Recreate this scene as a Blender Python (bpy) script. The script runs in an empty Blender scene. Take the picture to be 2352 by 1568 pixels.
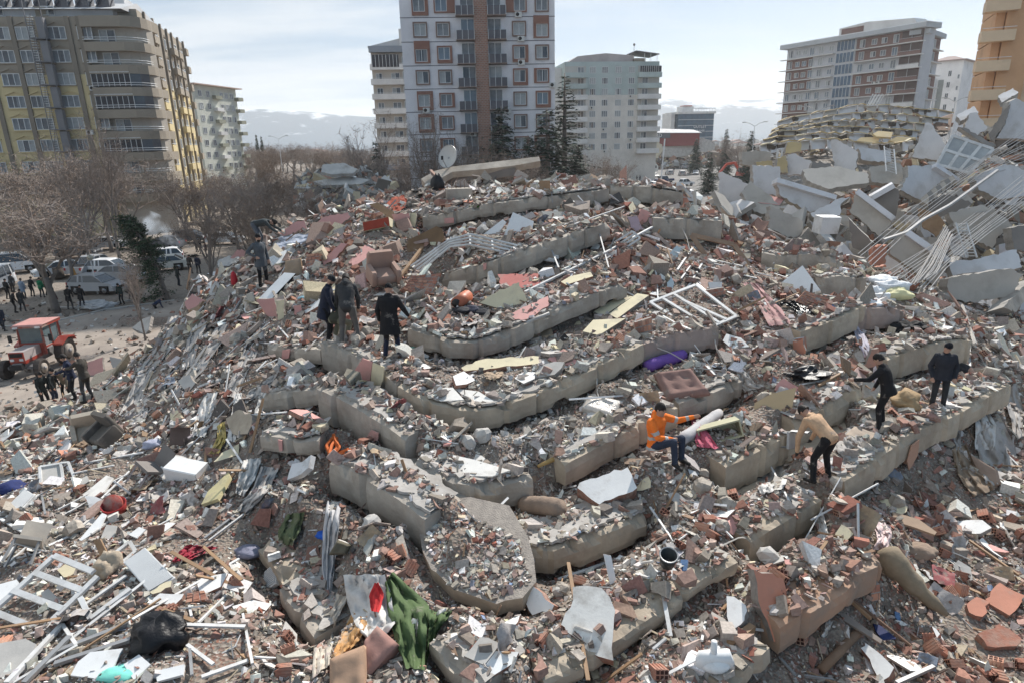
import bpy,bmesh,math,random
import numpy as np
from mathutils import Vector,Matrix,Quaternion,noise
from mathutils.bvhtree import BVHTree
R=math.radians
rnd=random.Random(7)
nrng=np.random.RandomState(11)
SC=bpy.context.scene
COL=SC.collection
FPX,CPX,CPY=1484.0,1176.0,784.0      # focal length and centre, for a 2352 x 1568 picture
PITCH,ROLL=R(17.0),R(1.4)
CAM=Vector((0,0,11.0))
_fw=Vector((0,math.cos(PITCH),-math.sin(PITCH)))
_r0=Vector((1,0,0));_u0=Vector((0,math.sin(PITCH),math.cos(PITCH)))
_rt=_r0*math.cos(ROLL)-_u0*math.sin(ROLL)
_up=_r0*math.sin(ROLL)+_u0*math.cos(ROLL)
cam_d=bpy.data.cameras.new('camera');cam=bpy.data.objects.new('camera',cam_d)
COL.objects.link(cam)
cam.matrix_world=Matrix(((_rt.x,_up.x,-_fw.x,CAM.x),(_rt.y,_up.y,-_fw.y,CAM.y),(_rt.z,_up.z,-_fw.z,CAM.z),(0,0,0,1)))
cam_d.sensor_width=36;cam_d.lens=36 *FPX/2352
cam_d.clip_start=0.1;cam_d.clip_end=20000
SC.camera=cam
SUN_EL,SUN_AZ=R(40),R(28)          # azimuth measured from +Y towards +X
sund=Vector((math.sin(SUN_AZ)*math.cos(SUN_EL),math.cos(SUN_AZ)*math.cos(SUN_EL),math.sin(SUN_EL)))
sl=bpy.data.lights.new('sun','SUN');sl.energy=5.0;sl.angle=R(0.9);sl.color=(1.0,0.95,0.88)
so=bpy.data.objects.new('sun',sl);COL.objects.link(so)
so.rotation_euler=sund.to_track_quat('Z','Y').to_euler()
W=bpy.data.worlds.new("World");SC.world=W;W.use_nodes= True
nt=W.node_tree;nt.nodes.clear()
def wn(t,**k):
 n=nt.nodes.new(t)
 for a,b in k.items():setattr(n,a,b)
 return n
w_out=wn('ShaderNodeOutputWorld');w_bg=wn('ShaderNodeBackground');sky=wn('ShaderNodeTexSky')
sky.sky_type='NISHITA';sky.sun_disc= False;sky.sun_elevation=SUN_EL;sky.sun_rotation=SUN_AZ
sky.altitude=500;sky.air_density=1.0;sky.dust_density=1.5;sky.ozone_density=1.5
tc=wn('ShaderNodeTexCoord')
sep=wn('ShaderNodeSeparateXYZ');nt.links.new(tc.outputs['Generated'],sep.inputs[0])
zc=wn('ShaderNodeMath',operation='MAXIMUM');zc.inputs[1].default_value=0.0
nt.links.new(sep.outputs['Z'],zc.inputs[0])
za=wn('ShaderNodeMath',operation='ADD');za.inputs[1].default_value=0.12;nt.links.new(zc.outputs[0],za.inputs[0])
dv=wn('ShaderNodeVectorMath',operation='SCALE')
inv=wn('ShaderNodeMath',operation='DIVIDE');inv.inputs[0].default_value=1.0;nt.links.new(za.outputs[0],inv.inputs[1])
nt.links.new(tc.outputs['Generated'],dv.inputs[0]);nt.links.new(inv.outputs[0],dv.inputs['Scale'])
mp=wn('ShaderNodeMapping');mp.inputs['Scale'].default_value=(0.55,1.3,0.0);mp.inputs['Location'].default_value=(1.7,0.4,0)
nt.links.new(dv.outputs[0],mp.inputs[0])
cn=wn('ShaderNodeTexNoise');cn.inputs['Scale'].default_value=0.9;cn.inputs['Detail'].default_value=7;cn.inputs['Roughness'].default_value=0.56
nt.links.new(mp.outputs[0],cn.inputs['Vector'])
ad=wn('ShaderNodeMath',operation='MULTIPLY_ADD');ad.inputs[1].default_value=-0.32
nt.links.new(sep.outputs['X'],ad.inputs[0]);nt.links.new(cn.outputs['Fac'],ad.inputs[2])
cr=wn('ShaderNodeMapRange');cr.inputs['From Min'].default_value=0.42;cr.inputs['From Max'].default_value=0.72
cr.interpolation_type='SMOOTHSTEP'
nt.links.new(ad.outputs[0],cr.inputs['Value'])
SKY_S=0.06
skm=wn('ShaderNodeVectorMath',operation='SCALE');skm.inputs['Scale'].default_value=SKY_S
nt.links.new(sky.outputs[0],skm.inputs[0])
veil=wn('ShaderNodeMix',data_type='RGBA');veil.inputs['Factor'].default_value=0.55
veil.inputs['B'].default_value=(0.19,0.35,0.53,1)
nt.links.new(skm.outputs[0],veil.inputs['A'])
mx=wn('ShaderNodeMix',data_type='RGBA');mx.inputs['B'].default_value=(0.51,0.57,0.63,1)
nt.links.new(veil.outputs['Result'],mx.inputs['A']);nt.links.new(cr.outputs[0],mx.inputs['Factor'])
nt.links.new(mx.outputs['Result'],w_bg.inputs['Color']);w_bg.inputs['Strength'].default_value=1.0
nt.links.new(w_bg.outputs[0],w_out.inputs[0])
SC.view_settings.view_transform='Standard';SC.view_settings.look='None'
SC.view_settings.exposure=0.43;SC.view_settings.gamma=1.0;SC.view_settings.use_curve_mapping= False
SC.cycles.max_bounces=6;SC.cycles.diffuse_bounces=3;SC.cycles.glossy_bounces=2;SC.cycles.transmission_bounces=3
SC.cycles.volume_bounces=1;SC.cycles.transparent_max_bounces=8
SC.cycles.use_denoising= True
def rayd(px,py):
 return _fw+_rt*((px-CPX)/FPX)+_up*((CPY-py)/FPX)
def at(px,py,d):
 return CAM+rayd(px,py)*d
def proj(p):
 q=Vector(p)-CAM;z=q.dot(_fw)
 return CPX+q.dot(_rt)/z*FPX,CPY-q.dot(_up)/z*FPX,z
def onplane(px,py,p0,n):
 r=rayd(px,py);n=Vector(n);k=r.dot(n)
 if abs(k)<1e-6:k=1e-6
 return CAM+r*((Vector(p0)-CAM).dot(n)/k)
def onz(px,py,z=0.0):
 return onplane(px,py,(0,0,z),(0,0,1))
_mats={}
def mat(key,color=None,rough=0.85,var=0.18,scale=3.0,bump=0.15,metal=0.0,bscale=None,dirt=0.0,dirtcol=(0.27,0.235,0.20),emit=0,spec=0.3):
 """a surface with mottled colour, fine relief and (dirt) irregular dust patches"""
 if key in _mats: return _mats[key]
 m=bpy.data.materials.new(key);m.use_nodes= True;t=m.node_tree;b=t.nodes['Principled BSDF']
 b.inputs['Roughness'].default_value=rough;b.inputs['Metallic'].default_value=metal
 b.inputs['Specular IOR Level'].default_value=spec
 co=t.nodes.new('ShaderNodeTexCoord')
 nz=t.nodes.new('ShaderNodeTexNoise');nz.inputs['Scale'].default_value=scale;nz.inputs['Detail'].default_value=6;nz.inputs['Roughness'].default_value=0.62
 t.links.new(co.outputs['Object'],nz.inputs['Vector'])
 rp=t.nodes.new('ShaderNodeMapRange');rp.inputs['From Min'].default_value=0.3;rp.inputs['From Max'].default_value=0.7
 t.links.new(nz.outputs['Fac'],rp.inputs['Value'])
 mi=t.nodes.new('ShaderNodeMix');mi.data_type='RGBA'
 c=color
 mi.inputs['A'].default_value=(c[0]*(1 -var),c[1]*(1 -var),c[2]*(1 -var*.9),1)
 mi.inputs['B'].default_value=(min(1,c[0]*(1 +var)),min(1,c[1]*(1 +var)),min(1,c[2]*(1 +var)),1)
 t.links.new(rp.outputs[0],mi.inputs['Factor'])
 last=mi.outputs['Result']
 if dirt>0:
  n2=t.nodes.new('ShaderNodeTexNoise');n2.inputs['Scale'].default_value=scale*0.6;n2.inputs['Detail'].default_value=8;n2.inputs['Roughness'].default_value=0.7
  mpn=t.nodes.new('ShaderNodeMapping');mpn.inputs['Location'].default_value=(7,3,5)
  t.links.new(co.outputs['Object'],mpn.inputs[0]);t.links.new(mpn.outputs[0],n2.inputs['Vector'])
  r2=t.nodes.new('ShaderNodeMapRange');r2.inputs['From Min'].default_value=0.62 -dirt*0.35;r2.inputs['From Max'].default_value=0.72
  t.links.new(n2.outputs['Fac'],r2.inputs['Value'])
  m2=t.nodes.new('ShaderNodeMix');m2.data_type='RGBA';m2.inputs['B'].default_value=(*dirtcol,1)
  t.links.new(last,m2.inputs['A']);t.links.new(r2.outputs[0],m2.inputs['Factor']);last=m2.outputs['Result']
 t.links.new(last,b.inputs['Base Color'])
 if bump>0:
  bn=t.nodes.new('ShaderNodeTexNoise');bn.inputs['Scale'].default_value=bscale or scale*6;bn.inputs['Detail'].default_value=5
  t.links.new(co.outputs['Object'],bn.inputs['Vector'])
  bu=t.nodes.new('ShaderNodeBump');bu.inputs['Strength'].default_value=bump;bu.inputs['Distance'].default_value=0.03
  t.links.new(bn.outputs['Fac'],bu.inputs['Height']);t.links.new(bu.outputs[0],b.inputs['Normal'])
 if emit:
  b.inputs['Emission Color'].default_value=(*c,1);b.inputs['Emission Strength'].default_value=emit
 _mats[key]=m
 return m
def colmat(key,rough=0.9,bump=0.25,bscale=25):
 """surface whose own colour is stored per face (many fragments of different stuffs in one mesh)"""
 if key in _mats: return _mats[key]
 m=bpy.data.materials.new(key);m.use_nodes= True;t=m.node_tree;b=t.nodes['Principled BSDF']
 b.inputs['Roughness'].default_value=rough;b.inputs['Specular IOR Level'].default_value=0.2
 at_=t.nodes.new('ShaderNodeAttribute');at_.attribute_name='col'
 co=t.nodes.new('ShaderNodeTexCoord');nz=t.nodes.new('ShaderNodeTexNoise');nz.inputs['Scale'].default_value=bscale;nz.inputs['Detail'].default_value=3
 t.links.new(co.outputs['Object'],nz.inputs['Vector'])
 rp=t.nodes.new('ShaderNodeMapRange');rp.inputs['From Min'].default_value=0.3;rp.inputs['From Max'].default_value=0.7;rp.inputs['To Min'].default_value=0.8;rp.inputs['To Max'].default_value=1.15
 t.links.new(nz.outputs['Fac'],rp.inputs['Value'])
 vm=t.nodes.new('ShaderNodeVectorMath');vm.operation='SCALE'
 t.links.new(at_.outputs['Color'],vm.inputs[0]);t.links.new(rp.outputs[0],vm.inputs['Scale'])
 t.links.new(vm.outputs[0],b.inputs['Base Color'])
 bu=t.nodes.new('ShaderNodeBump');bu.inputs['Strength'].default_value=bump;bu.inputs['Distance'].default_value=0.02
 t.links.new(nz.outputs['Fac'],bu.inputs['Height']);t.links.new(bu.outputs[0],b.inputs['Normal'])
 _mats[key]=m
 return m
DUST=(0.35,0.30,0.255)
def m_conc():  return mat('bare_concrete',(0.40,0.355,0.30),0.92,0.22,1.6,0.5,dirt=0.5,dirtcol=(0.25,0.21,0.17))
def m_concw(): return mat('warm_concrete',(0.46,0.39,0.30),0.92,0.2,1.4,0.5,dirt=0.45,dirtcol=(0.29,0.235,0.18))
def m_concp(): return mat('pale_concrete',(0.44,0.42,0.39),0.92,0.15,1.2,0.25,dirt=0.25,dirtcol=(0.28,0.25,0.22))
def m_white(): return mat('white_plaster',(0.70,0.69,0.67),0.85,0.07,2.0,0.12,dirt=0.35,dirtcol=(0.36,0.32,0.28))
def m_cream(): return mat('cream_plaster',(0.66,0.58,0.40),0.85,0.08,2.5,0.12,dirt=0.28,dirtcol=(0.40,0.35,0.28))
def m_pink():  return mat('pink_plaster',(0.56,0.30,0.27),0.85,0.08,2.0,0.12,dirt=0.3,dirtcol=(0.36,0.28,0.24))
def m_salm():  return mat('salmon_plaster',(0.52,0.235,0.16),0.85,0.10,2.0,0.15,dirt=0.3,dirtcol=(0.36,0.27,0.22))
def m_brick(): return mat('red_clay',(0.35,0.15,0.10),0.85,0.22,5.0,0.25,dirt=0.45,dirtcol=(0.35,0.25,0.2))
def m_mort():  return mat('grey_mortar',(0.36,0.33,0.30),0.95,0.15,6,0.3)
def m_alu():   return mat('white_profile',(0.60,0.60,0.59),0.55,0.1,3.0,0.1,dirt=0.5,dirtcol=(0.38,0.35,0.32))
def m_steel(): return mat('grey_steel',(0.34,0.34,0.34),0.5,0.15,4.0,0.05,0.5)
def m_rebar(): return mat('rusty_rebar',(0.16,0.10,0.07),0.8,0.25,8,0.1)
def m_wood():  return mat('brown_wood',(0.30,0.19,0.11),0.7,0.2,3.0,0.1,dirt=0.25)
def m_dark():  return mat('black_stuff',(0.018,0.018,0.02),0.6,0.3,4.0,0.1)
def tag(o,label=None,cat=None,group=None,kind=None):
 if label:o['label']=label
 if cat:o['category']=cat
 if group:o['group']=group
 if kind:o['kind']=kind
 return o
def link(o,parent=None):
 COL.objects.link(o)
 if parent is not None:o.parent=parent
 return o
def empty(name,loc,label,cat,rz=0.0,group=None):
 o=bpy.data.objects.new(name, None);COL.objects.link(o)
 o.location=loc;o.rotation_euler=(0,0,rz);o.empty_display_size=0.2
 return tag(o,label,cat,group)
def copy_tree(o,parent=None):
 c=o.copy();COL.objects.link(c);c.parent=parent
 for ch in KIDS(o):copy_tree(ch,c)
 return c
def KIDS(o): return list(o.children)
class MB:
 """collects faces, then links them as ONE mesh object"""
 def __init__(s):s.v=[];s.f=[];s.m=[];s.mats=[];s.sm=[]
 def mi(s,m):
  if m not in s.mats:s.mats.append(m)
  return s.mats.index(m)
 def add(s,vs,fs,m,smooth=False):
  o=len(s.v);s.v+=[tuple(v) for v in vs];i=s.mi(m)
  for f in fs:s.f.append(tuple(o+k for k in f));s.m.append(i);s.sm.append(smooth)
  return s
 def box(s,c,size,m,rot=None,taper=1.0):
  hx,hy,hz=size[0]/2,size[1]/2,size[2]/2
  vs=[Vector((x*hx*(taper if z>0 else 1),y*hy*(taper if z>0 else 1),z*hz)) for z in (-1,1) for y in (-1,1) for x in (-1,1)]
  if rot is not None:vs=[rot@v for v in vs]
  c=Vector(c)
  return s.add([v+c for v in vs],[(0,2,3,1),(4,5,7,6),(0,1,5,4),(2,6,7,3),(0,4,6,2),(1,3,7,5)],m)
 def box2(s,a,b,m):
  return s.box([(a[i]+b[i])/2 for i in range(3)],[abs(b[i]-a[i]) for i in range(3)],m)
 def prism(s,poly,ext,m,m2=None):
  """poly: list of 3D points; ext: extrusion vector"""
  n=len(poly);p=[Vector(q) for q in poly];e=Vector(ext)
  nn=Vector((0,0,0))
  for i in range(n):nn+=p[i].cross(p[(i+1)%n])
  if nn.dot(e)>0:p=p[::-1]
  s.add(p,[tuple(range(n))],m)
  s.add([q+e for q in p],[tuple(range(n-1,-1,-1))],m)
  s.add(p+[q+e for q in p],[((i+1)%n,i,n+i,n+(i+1)%n) for i in range(n)],m2 or m)
  return s
 def bar(s,a,b,w,h,m,up=(0,0,1)):
  a=Vector(a);b=Vector(b);d=(b-a)
  if d.length<1e-6: return s
  dn=d.normalized();u=Vector(up)
  x=dn.cross(u)
  if x.length<1e-3:x=dn.cross(Vector((1,0,0)))
  x.normalize();y=x.cross(dn)
  ring=[x*w/2 +y*h/2,-x*w/2 +y*h/2,-x*w/2 -y*h/2,x*w/2 -y*h/2]
  vs=[a+r for r in ring]+[b+r for r in ring]
  return s.add(vs,[(3,2,1,0),(4,5,6,7),(0,1,5,4),(1,2,6,5),(2,3,7,6),(3,0,4,7)],m)
 def tube(s,pts,r,m,n=6,cap=True):
  """r: number or list of radii"""
  P=[Vector(p) for p in pts];k=len(P)
  rr=r if isinstance(r,(list,tuple)) else [r]*k
  vs=[];prev= None
  for i,p in enumerate(P):
   t=(P[min(i+1,k-1)]-P[max(i-1,0)])
   t=t.normalized() if t.length>1e-9 else Vector((0,0,1))
   if prev is None:
    x=t.cross(Vector((0,0,1)))
    if x.length<0.05:x=t.cross(Vector((1,0,0)))
   else:
    x=prev-t*prev.dot(t)
    if x.length<1e-4:x=t.cross(Vector((0,0,1)))
   x.normalize();prev=x;y=t.cross(x)
   for j in range(n):
    a=2 *math.pi*j/n
    vs.append(p+(x*math.cos(a)+y*math.sin(a))*rr[i])
  fs=[(i*n+j,i*n+(j+1)%n,(i+1)*n+(j+1)%n,(i+1)*n+j) for i in range(k-1) for j in range(n)]
  if cap:fs+=[tuple(range(n-1,-1,-1)),tuple((k-1)*n+j for j in range(n))]
  return s.add(vs,fs,m,n>5)
 def grid(s,rows,m,smooth=True,closed=False):
  """rows: list of equally long lists of points"""
  a=len(rows);b=len(rows[0])
  vs=[p for r in rows for p in r]
  fs=[(i*b+j,i*b+(j+1)%b,(i+1)*b+(j+1)%b,(i+1)*b+j) for i in range(a-1) for j in range(b if closed else b-1)]
  return s.add(vs,fs,m,smooth)
 def disc(s,c,ax,r,m,n=16,t=0.02):
  c=Vector(c);ax=Vector(ax).normalized()
  return s.tube([c-ax*t/2,c+ax*t/2],r,m,n)
 def ball(s,c,r,m,n=8,k=6):
  c=Vector(c);r=r if isinstance(r,(tuple,list)) else (r,r,r)
  rows=[]
  for i in range(k+1):
   a=math.pi*i/k
   rows.append([c+Vector((math.sin(a)*math.cos(2 *math.pi*j/n)*r[0],math.sin(a)*math.sin(2 *math.pi*j/n)*r[1],-math.cos(a)*r[2])) for j in range(n)])
  return s.grid(rows,m, True, True)
 def mesh(s,name,origin=None):
  me=bpy.data.meshes.new(name)
  vs=s.v
  if origin is not None:vs=[(v[0]-origin[0],v[1]-origin[1],v[2]-origin[2]) for v in vs]
  me.from_pydata(vs,[],s.f)
  for m in s.mats:me.materials.append(m)
  me.polygons.foreach_set('material_index',s.m);me.polygons.foreach_set('use_smooth',s.sm)
  me.update(); return me
 def build(s,name,parent=None,loc=None):
  """loc given: vertices are in world space and the object's origin goes to loc"""
  me=s.mesh(name,loc)
  o=bpy.data.objects.new(name,me)
  if loc is not None:o.location=loc
  return link(o,parent)
 def wbuild(s,name,parent=None,loc=None):
  """vertices in world space; parent (an unrotated top-level object) known"""
  if parent is not None:
   o=bpy.data.objects.new(name,s.mesh(name,world_loc(parent)))
   return link(o,parent)
  return s.build(name, None,loc)
def world_loc(o):
 p=Vector(o.location)
 while o.parent is not None:o=o.parent;p+=Vector(o.location)
 return p
def mesh_obj(name,me,parent=None,loc=(0,0,0),rot=None):
 o=bpy.data.objects.new(name,me);o.location=loc
 if rot is not None:
  o.rotation_mode='QUATERNION' if isinstance(rot,Quaternion) else 'XYZ'
  if isinstance(rot,Quaternion):o.rotation_quaternion=rot
  else:o.rotation_euler=rot
 return link(o,parent)
# ================================================================ ground, hills
def m_dirt():
 if 'bare_ground' in _mats: return _mats['bare_ground']
 m=m_ground_mix('bare_ground',[(0,(0.20,0.165,0.14)),(0.3,(0.26,0.22,0.185)),(0.6,(0.17,0.14,0.12)),(0.8,(0.30,0.26,0.22)),(0.95,(0.38,0.35,0.31))],5)
 _mats['bare_ground']=m; return m
# ================================================================ the heap: height field under the rubble
EDGES=[
 ('A',[(970,498,22.6),(1040,487,22.2),(1120,468,22),(1235,452,22),(1330,440,22.6),(1400,432,23.2)],.40,2.6,'c','long grey floor slab near the top of the heap, carrying green netting'),
 ('B',[(1015,632,19.2),(1080,612,18.7),(1150,592,18.4),(1230,566,18.4),(1320,537,18.9),(1402,508,19.6)],.50,1.6,'c','tilted grey floor slab behind the white bent railing'),
 ('C',[(935,752,15.3),(975,768,15.0),(1030,780,14.8),(1085,782,14.8),(1140,768,15.0),(1210,740,15.4),(1300,702,16.0),(1380,670,16.6),(1440,648,17.2)],.36,2.2,'c','curved balcony slab with a grey drain pipe round its rim'),
 ('D',[(912,886,13.2),(950,908,13.0),(1000,925,12.9),(1050,936,12.85),(1090,940,12.85),(1150,932,13.0),(1230,905,13.3),(1330,862,13.8),(1420,820,14.3),(1480,790,14.8)],.40,2.0,'w','long curved floor slab across the middle of the heap, beige fascia'),
 ('E',[(948,1066,11.5),(990,1088,11.3),(1040,1106,11.2),(1090,1114,11.2),(1140,1112,11.3),(1225,1092,11.6)],.42,1.8,'c','curved floor slab under the big white sheet'),
 ('E2',[(1300,1066,11.9),(1400,1012,12.4),(1490,965,12.9),(1558,935,13.4)],.40,1.2,'w','floor slab left of the orange jacket man, with brown cloth on it'),
 ('L0',[(735,802,15.4),(690,800,15.8),(640,796,16.3),(612,792,16.6)],.32,1.4,'c','short grey slab with a small pink patch left of the three men'),
 ('L1',[(735,786,15.2),(770,798,14.9),(815,818,14.4),(860,846,13.9),(905,880,13.3)],.62,1.4,'c','thick concrete edge below the three men with a pink and cream patch'),
 ('K',[(600,906,14.2),(650,899,13.9),(700,896,13.6),(727,890,13.5)],.34,1.0,'c','short broken slab with white cloth hanging over it'),
 ('L2',[(727,892,13.5),(775,912,13.1),(830,944,12.6),(880,975,12.2),(925,1006,11.9)],.66,1.4,'c','thick concrete edge above the orange rope'),
 ('K2',[(596,1000,12.6),(640,1003,12.4),(690,1010,12.2),(730,1004,12.2)],.30,1.1,'c','rounded slab corner over the broken white washbasin'),
 ('L3',[(752,1060,11.7),(790,1072,11.4),(830,1092,11.1),(880,1122,10.8),(930,1155,10.5),(975,1190,10.3)],.62,1.5,'c','thick cracked concrete edge with pale curtain hanging from its end'),
 ('J',[(590,1246,10.9),(620,1290,10.5),(655,1335,10.1),(690,1378,9.8),(715,1396,9.6),(745,1392,9.6)],.34,1.6,'w','sloping slab corner left of the long grey curtain'),
 ('J2',[(640,1352,9.9),(680,1410,9.5),(720,1462,9.1)],.30,.9,'c','lowest sloping slab edge above the dark hollow'),
 ('F',[(968,1240,9.9),(985,1290,9.6),(1020,1340,9.35),(1070,1372,9.15),(1140,1382,9.15),(1200,1366,9.3),(1228,1340,9.5)],.26,2.4,'w','dusty hexagonal slab tilted towards the viewer'),
 ('G',[(1195,1262,10.3),(1260,1262,10.3),(1340,1236,10.5),(1420,1206,10.8),(1492,1180,11.2)],.40,1.4,'w','tan slab edge under the white brick panel'),
 ('Q',[(985,1474,8.5),(1020,1510,8.25),(1060,1545,8.0),(1100,1585,7.8)],.36,1.2,'c','grey slab edge beside the green curtain at the bottom'),
 ('H',[(1250,1560,8.0),(1340,1520,8.2),(1440,1455,8.6),(1540,1390,9.0),(1620,1328,9.4),(1700,1290,9.7)],.24,1.2,'w','long tan beam crossing the lower right of the heap'),
 ('H2',[(1676,1585,8.0),(1720,1530,8.3),(1764,1486,8.6)],.26,.8,'w','tan beam end at the bottom edge right of the white stool'),
 ('R1',[(1562,926,13.9),(1600,910,14.1),(1650,892,14.4),(1704,870,14.7)],.44,1.3,'c','grey floor slab below the tufted brown cushion'),
 ('R1b',[(1480,790,14.9),(1540,770,15.3),(1600,760,15.6),(1650,752,15.9)],.50,1.2,'p','concrete edge with salmon plaster behind the purple roll'),
 ('R2',[(1668,1072,12.0),(1700,1058,12.1),(1760,1026,12.5),(1815,996,12.9)],.60,1.5,'w','thick beige concrete beam right of the orange jacket man'),
 ('R2b',[(1832,968,13.3),(1870,950,13.5),(1920,920,13.9),(1980,884,14.4)],.60,1.5,'w','thick beige concrete beam behind the man in the tan jacket'),
 ('R3',[(1840,762,16.2),(1880,750,16.4),(1930,728,16.8),(1990,700,17.3)],.55,1.4,'w','beige wall beam with a salmon patch above the black plastic sheet'),
 ('R3b',[(2041,826,15.9),(2090,806,16.2),(2160,784,16.8),(2235,778,17.4)],.60,1.3,'w','long beige beam behind the two men on the right'),
 ('R4',[(1944,1102,12.0),(2000,1066,12.4),(2050,1030,12.9),(2090,998,13.3),(2150,970,13.9),(2200,948,14.4),(2245,922,14.9),(2290,896,15.5),(2325,882,16.0)],.52,2.4,'w','long beige floor slab that the three men on the right stand on'),
 ('R5',[(1724,1244,10.6),(1770,1218,10.8),(1830,1182,11.1),(1890,1146,11.5)],.56,1.6,'w','beige concrete beam with a torn cloth at its right end'),
 ('R6',[(1796,1440,8.8),(1840,1412,8.9),(1900,1378,9.1),(1945,1350,9.3),(1975,1312,9.7),(2035,1286,10.0)],.42,.8,'s','peach painted floor slab edge at the lower right'),
 ('R7',[(1954,712,17.8),(1990,708,17.8),(2040,706,18.0),(2078,712,18.2)],.55,1.0,'p','cracked pinkish concrete wall stump near the black sack'),
 ('R8',[(1884,640,19.4),(1930,634,19.4),(1990,640,19.6)],.66,.8,'c','grey rounded concrete stump left of the white foam heap'),
 ('R9',[(1750,580,21.2),(1800,588,21.0),(1860,584,21.0),(1924,590,21.0)],.55,.8,'c','grey cracked beam end below the slanted black board'),
 ('T1',[(1500,500,21.8),(1580,503,21.8),(1660,508,22.0)],.62,1.2,'c','grey concrete wall edge right of the long table'),
 ('T2',[(1402,426,24.6),(1500,430,24.4),(1570,440,24.2)],.55,.7,'c','wall stump painted salmon behind the long table'),
]
FREE=[(300,1568,7.9),(60,1568,8.2),(600,1568,7.8),(180,1440,9.0),(20,1400,9.6),(400,1420,8.9),(520,1440,8.9),(340,1300,10.2),(120,1290,10.8),(500,1300,10.2),(0,1250,11.8),(265,1163,12.6),(100,1120,13.6),(420,1180,12.2),(540,1180,11.6),(325,1100,13.8),(470,1080,13.2),(560,1060,12.6),
 (225,1010,17),(90,1030,17.5),(0,1040,17.5),(360,1000,15.6),(450,980,14.8),(530,960,14.2),(300,940,18.5),(190,940,24.5),(60,950,25),(0,960,25),(250,880,24),(330,850,20.5),(400,880,17.5),(480,890,16),(560,850,16.2),(420,800,19.5),(480,780,18.8),(560,760,18.2),(400,745,22),(440,700,21.8),(500,690,20.8),(560,680,20.2),
 (605,662,20.6),(450,640,23.2),(520,640,22),(660,640,20.4),(560,592,22.8),(620,560,23),(640,528,23.6),(700,560,22),(680,500,24.4),(760,480,24),(720,620,20.2),(650,740,17.6),(700,700,18.2),(840,470,24.6),(800,540,21.8),(860,520,22.4),(900,580,20.6),(840,620,19.4),(780,660,18.6),
 (690,760,16.8),(760,740,16.8),(770,785,15.7),(830,785,15.1),(905,825,14.3),(880,740,16.2),(900,680,17.4),(960,700,16.6),(1000,560,20.4),(960,640,18.6),(1100,540,20.3),(1200,520,20.6),(1120,660,17.4),(1240,640,17.7),(1330,600,18.6),(1420,560,19.6),(1300,480,21.6),(1350,660,17.4),
 (950,440,25.4),(900,450,25.2),(1000,425,26.4),(1100,418,26.6),(1200,412,26.8),(1300,408,26.8),(1380,404,26.8),(1450,420,26),(1540,440,25.4),(1620,468,25),(1700,520,23.6),(1760,545,23.2),(1540,470,24),
 (1500,620,18.6),(1600,600,19.8),(1700,610,19.8),(1500,720,16.6),(1600,700,17.4),(1700,680,18.2),(1800,660,19),(1700,780,16),(1780,780,16),(1600,830,15),(1540,860,14.6),(1750,850,15),(1850,830,15.2),(1930,860,14.8),(1400,880,13.9),(1350,960,13.1),
 (1840,880,14.7),(1900,890,14.8),(1780,930,13.8),(1700,960,13.3),(1620,980,13.1),(1980,930,14.2),(1960,790,16.4),(2060,900,15.4),(2030,985,13.9),(2130,940,14.6),(2160,940,14.7),(2230,880,15.8),(2100,880,15.6),
 (1885,1100,12.0),(1850,1060,12.5),(1950,1030,13.1),(1760,1120,11.8),(1700,1160,11.3),(1620,1120,11.6),(1540,1060,12.1),(1480,1080,11.9),(1560,1180,11.0),(1640,1230,10.6),(1400,1150,11.2),(1320,1190,10.8),(1600,1290,9.8),(1480,1300,9.8),(1380,1380,9.2),(1300,1440,8.7),(1400,1450,8.7),(1500,1430,8.9),
 (1700,1400,9.3),(1650,1450,8.9),(1560,1500,8.5),(1500,1560,8.0),(1640,1540,8.3),(1740,1400,9.2),(1850,1350,9.6),(1850,1260,10.2),(1950,1240,10.6),(1930,1150,11.3),
 (2000,1180,12.0),(2050,1240,11.2),(2100,1150,13.6),(2200,1180,13.2),(2300,1200,13.2),(2150,1260,12.2),(2250,1300,11.8),(2340,1280,12.4),(2100,1340,11.2),(2200,1400,10.6),(2300,1400,10.8),(2050,1420,10.4),(1980,1480,9.8),(2100,1500,9.7),(2240,1500,9.8),(2340,1540,9.5),(1900,1530,9.3),(2350,1450,10.4),
 (2120,1060,14.6),(2200,1050,15.2),(2280,1080,15.4),(2340,1060,16),(2300,980,16.8),(2350,950,17.6),(2352,860,19),(2300,820,18.6),(2280,760,20),(2200,740,19.6),(2140,720,19.8),(2100,760,18),(2340,780,20.5),
 (1820,620,21),(1960,640,21),(2040,660,20.6),(1960,600,22.6),(2060,640,22),(2120,680,21),
 (1140,860,14.0),(1080,880,13.7),(1000,850,14.2),(1240,840,14.3),(1320,790,15),(1050,1000,12.4),(1150,1010,12.4),(1260,980,12.7),(980,980,12.5),(1000,1150,10.9),(1100,1200,10.6),(900,1220,10.3),(860,1300,9.7),(800,1220,10.4),(780,1180,10.7),(700,1130,11.2),(620,1120,11.8),(680,1200,10.8),(660,1280,10.4),(760,1340,9.6),
 (850,1420,8.9),(900,1480,8.5),(800,1520,8.3),(960,1420,8.9),(1060,1420,8.85),(1150,1450,8.6),(1100,1500,8.3),(1200,1530,8.1),(960,1560,7.9),(700,1500,8.6),(620,1440,9.0),(780,985,12.9),(850,1010,12.4),(620,960,13.5),(830,870,14.2),(660,850,15.2),(600,830,15.8),(540,900,15)]
GX0,GX1,GY0,GY1,GS=-26.0,26.0,3.0,42.0,0.13
NX=int((GX1-GX0)/GS);NY=int((GY1-GY0)/GS)
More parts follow.
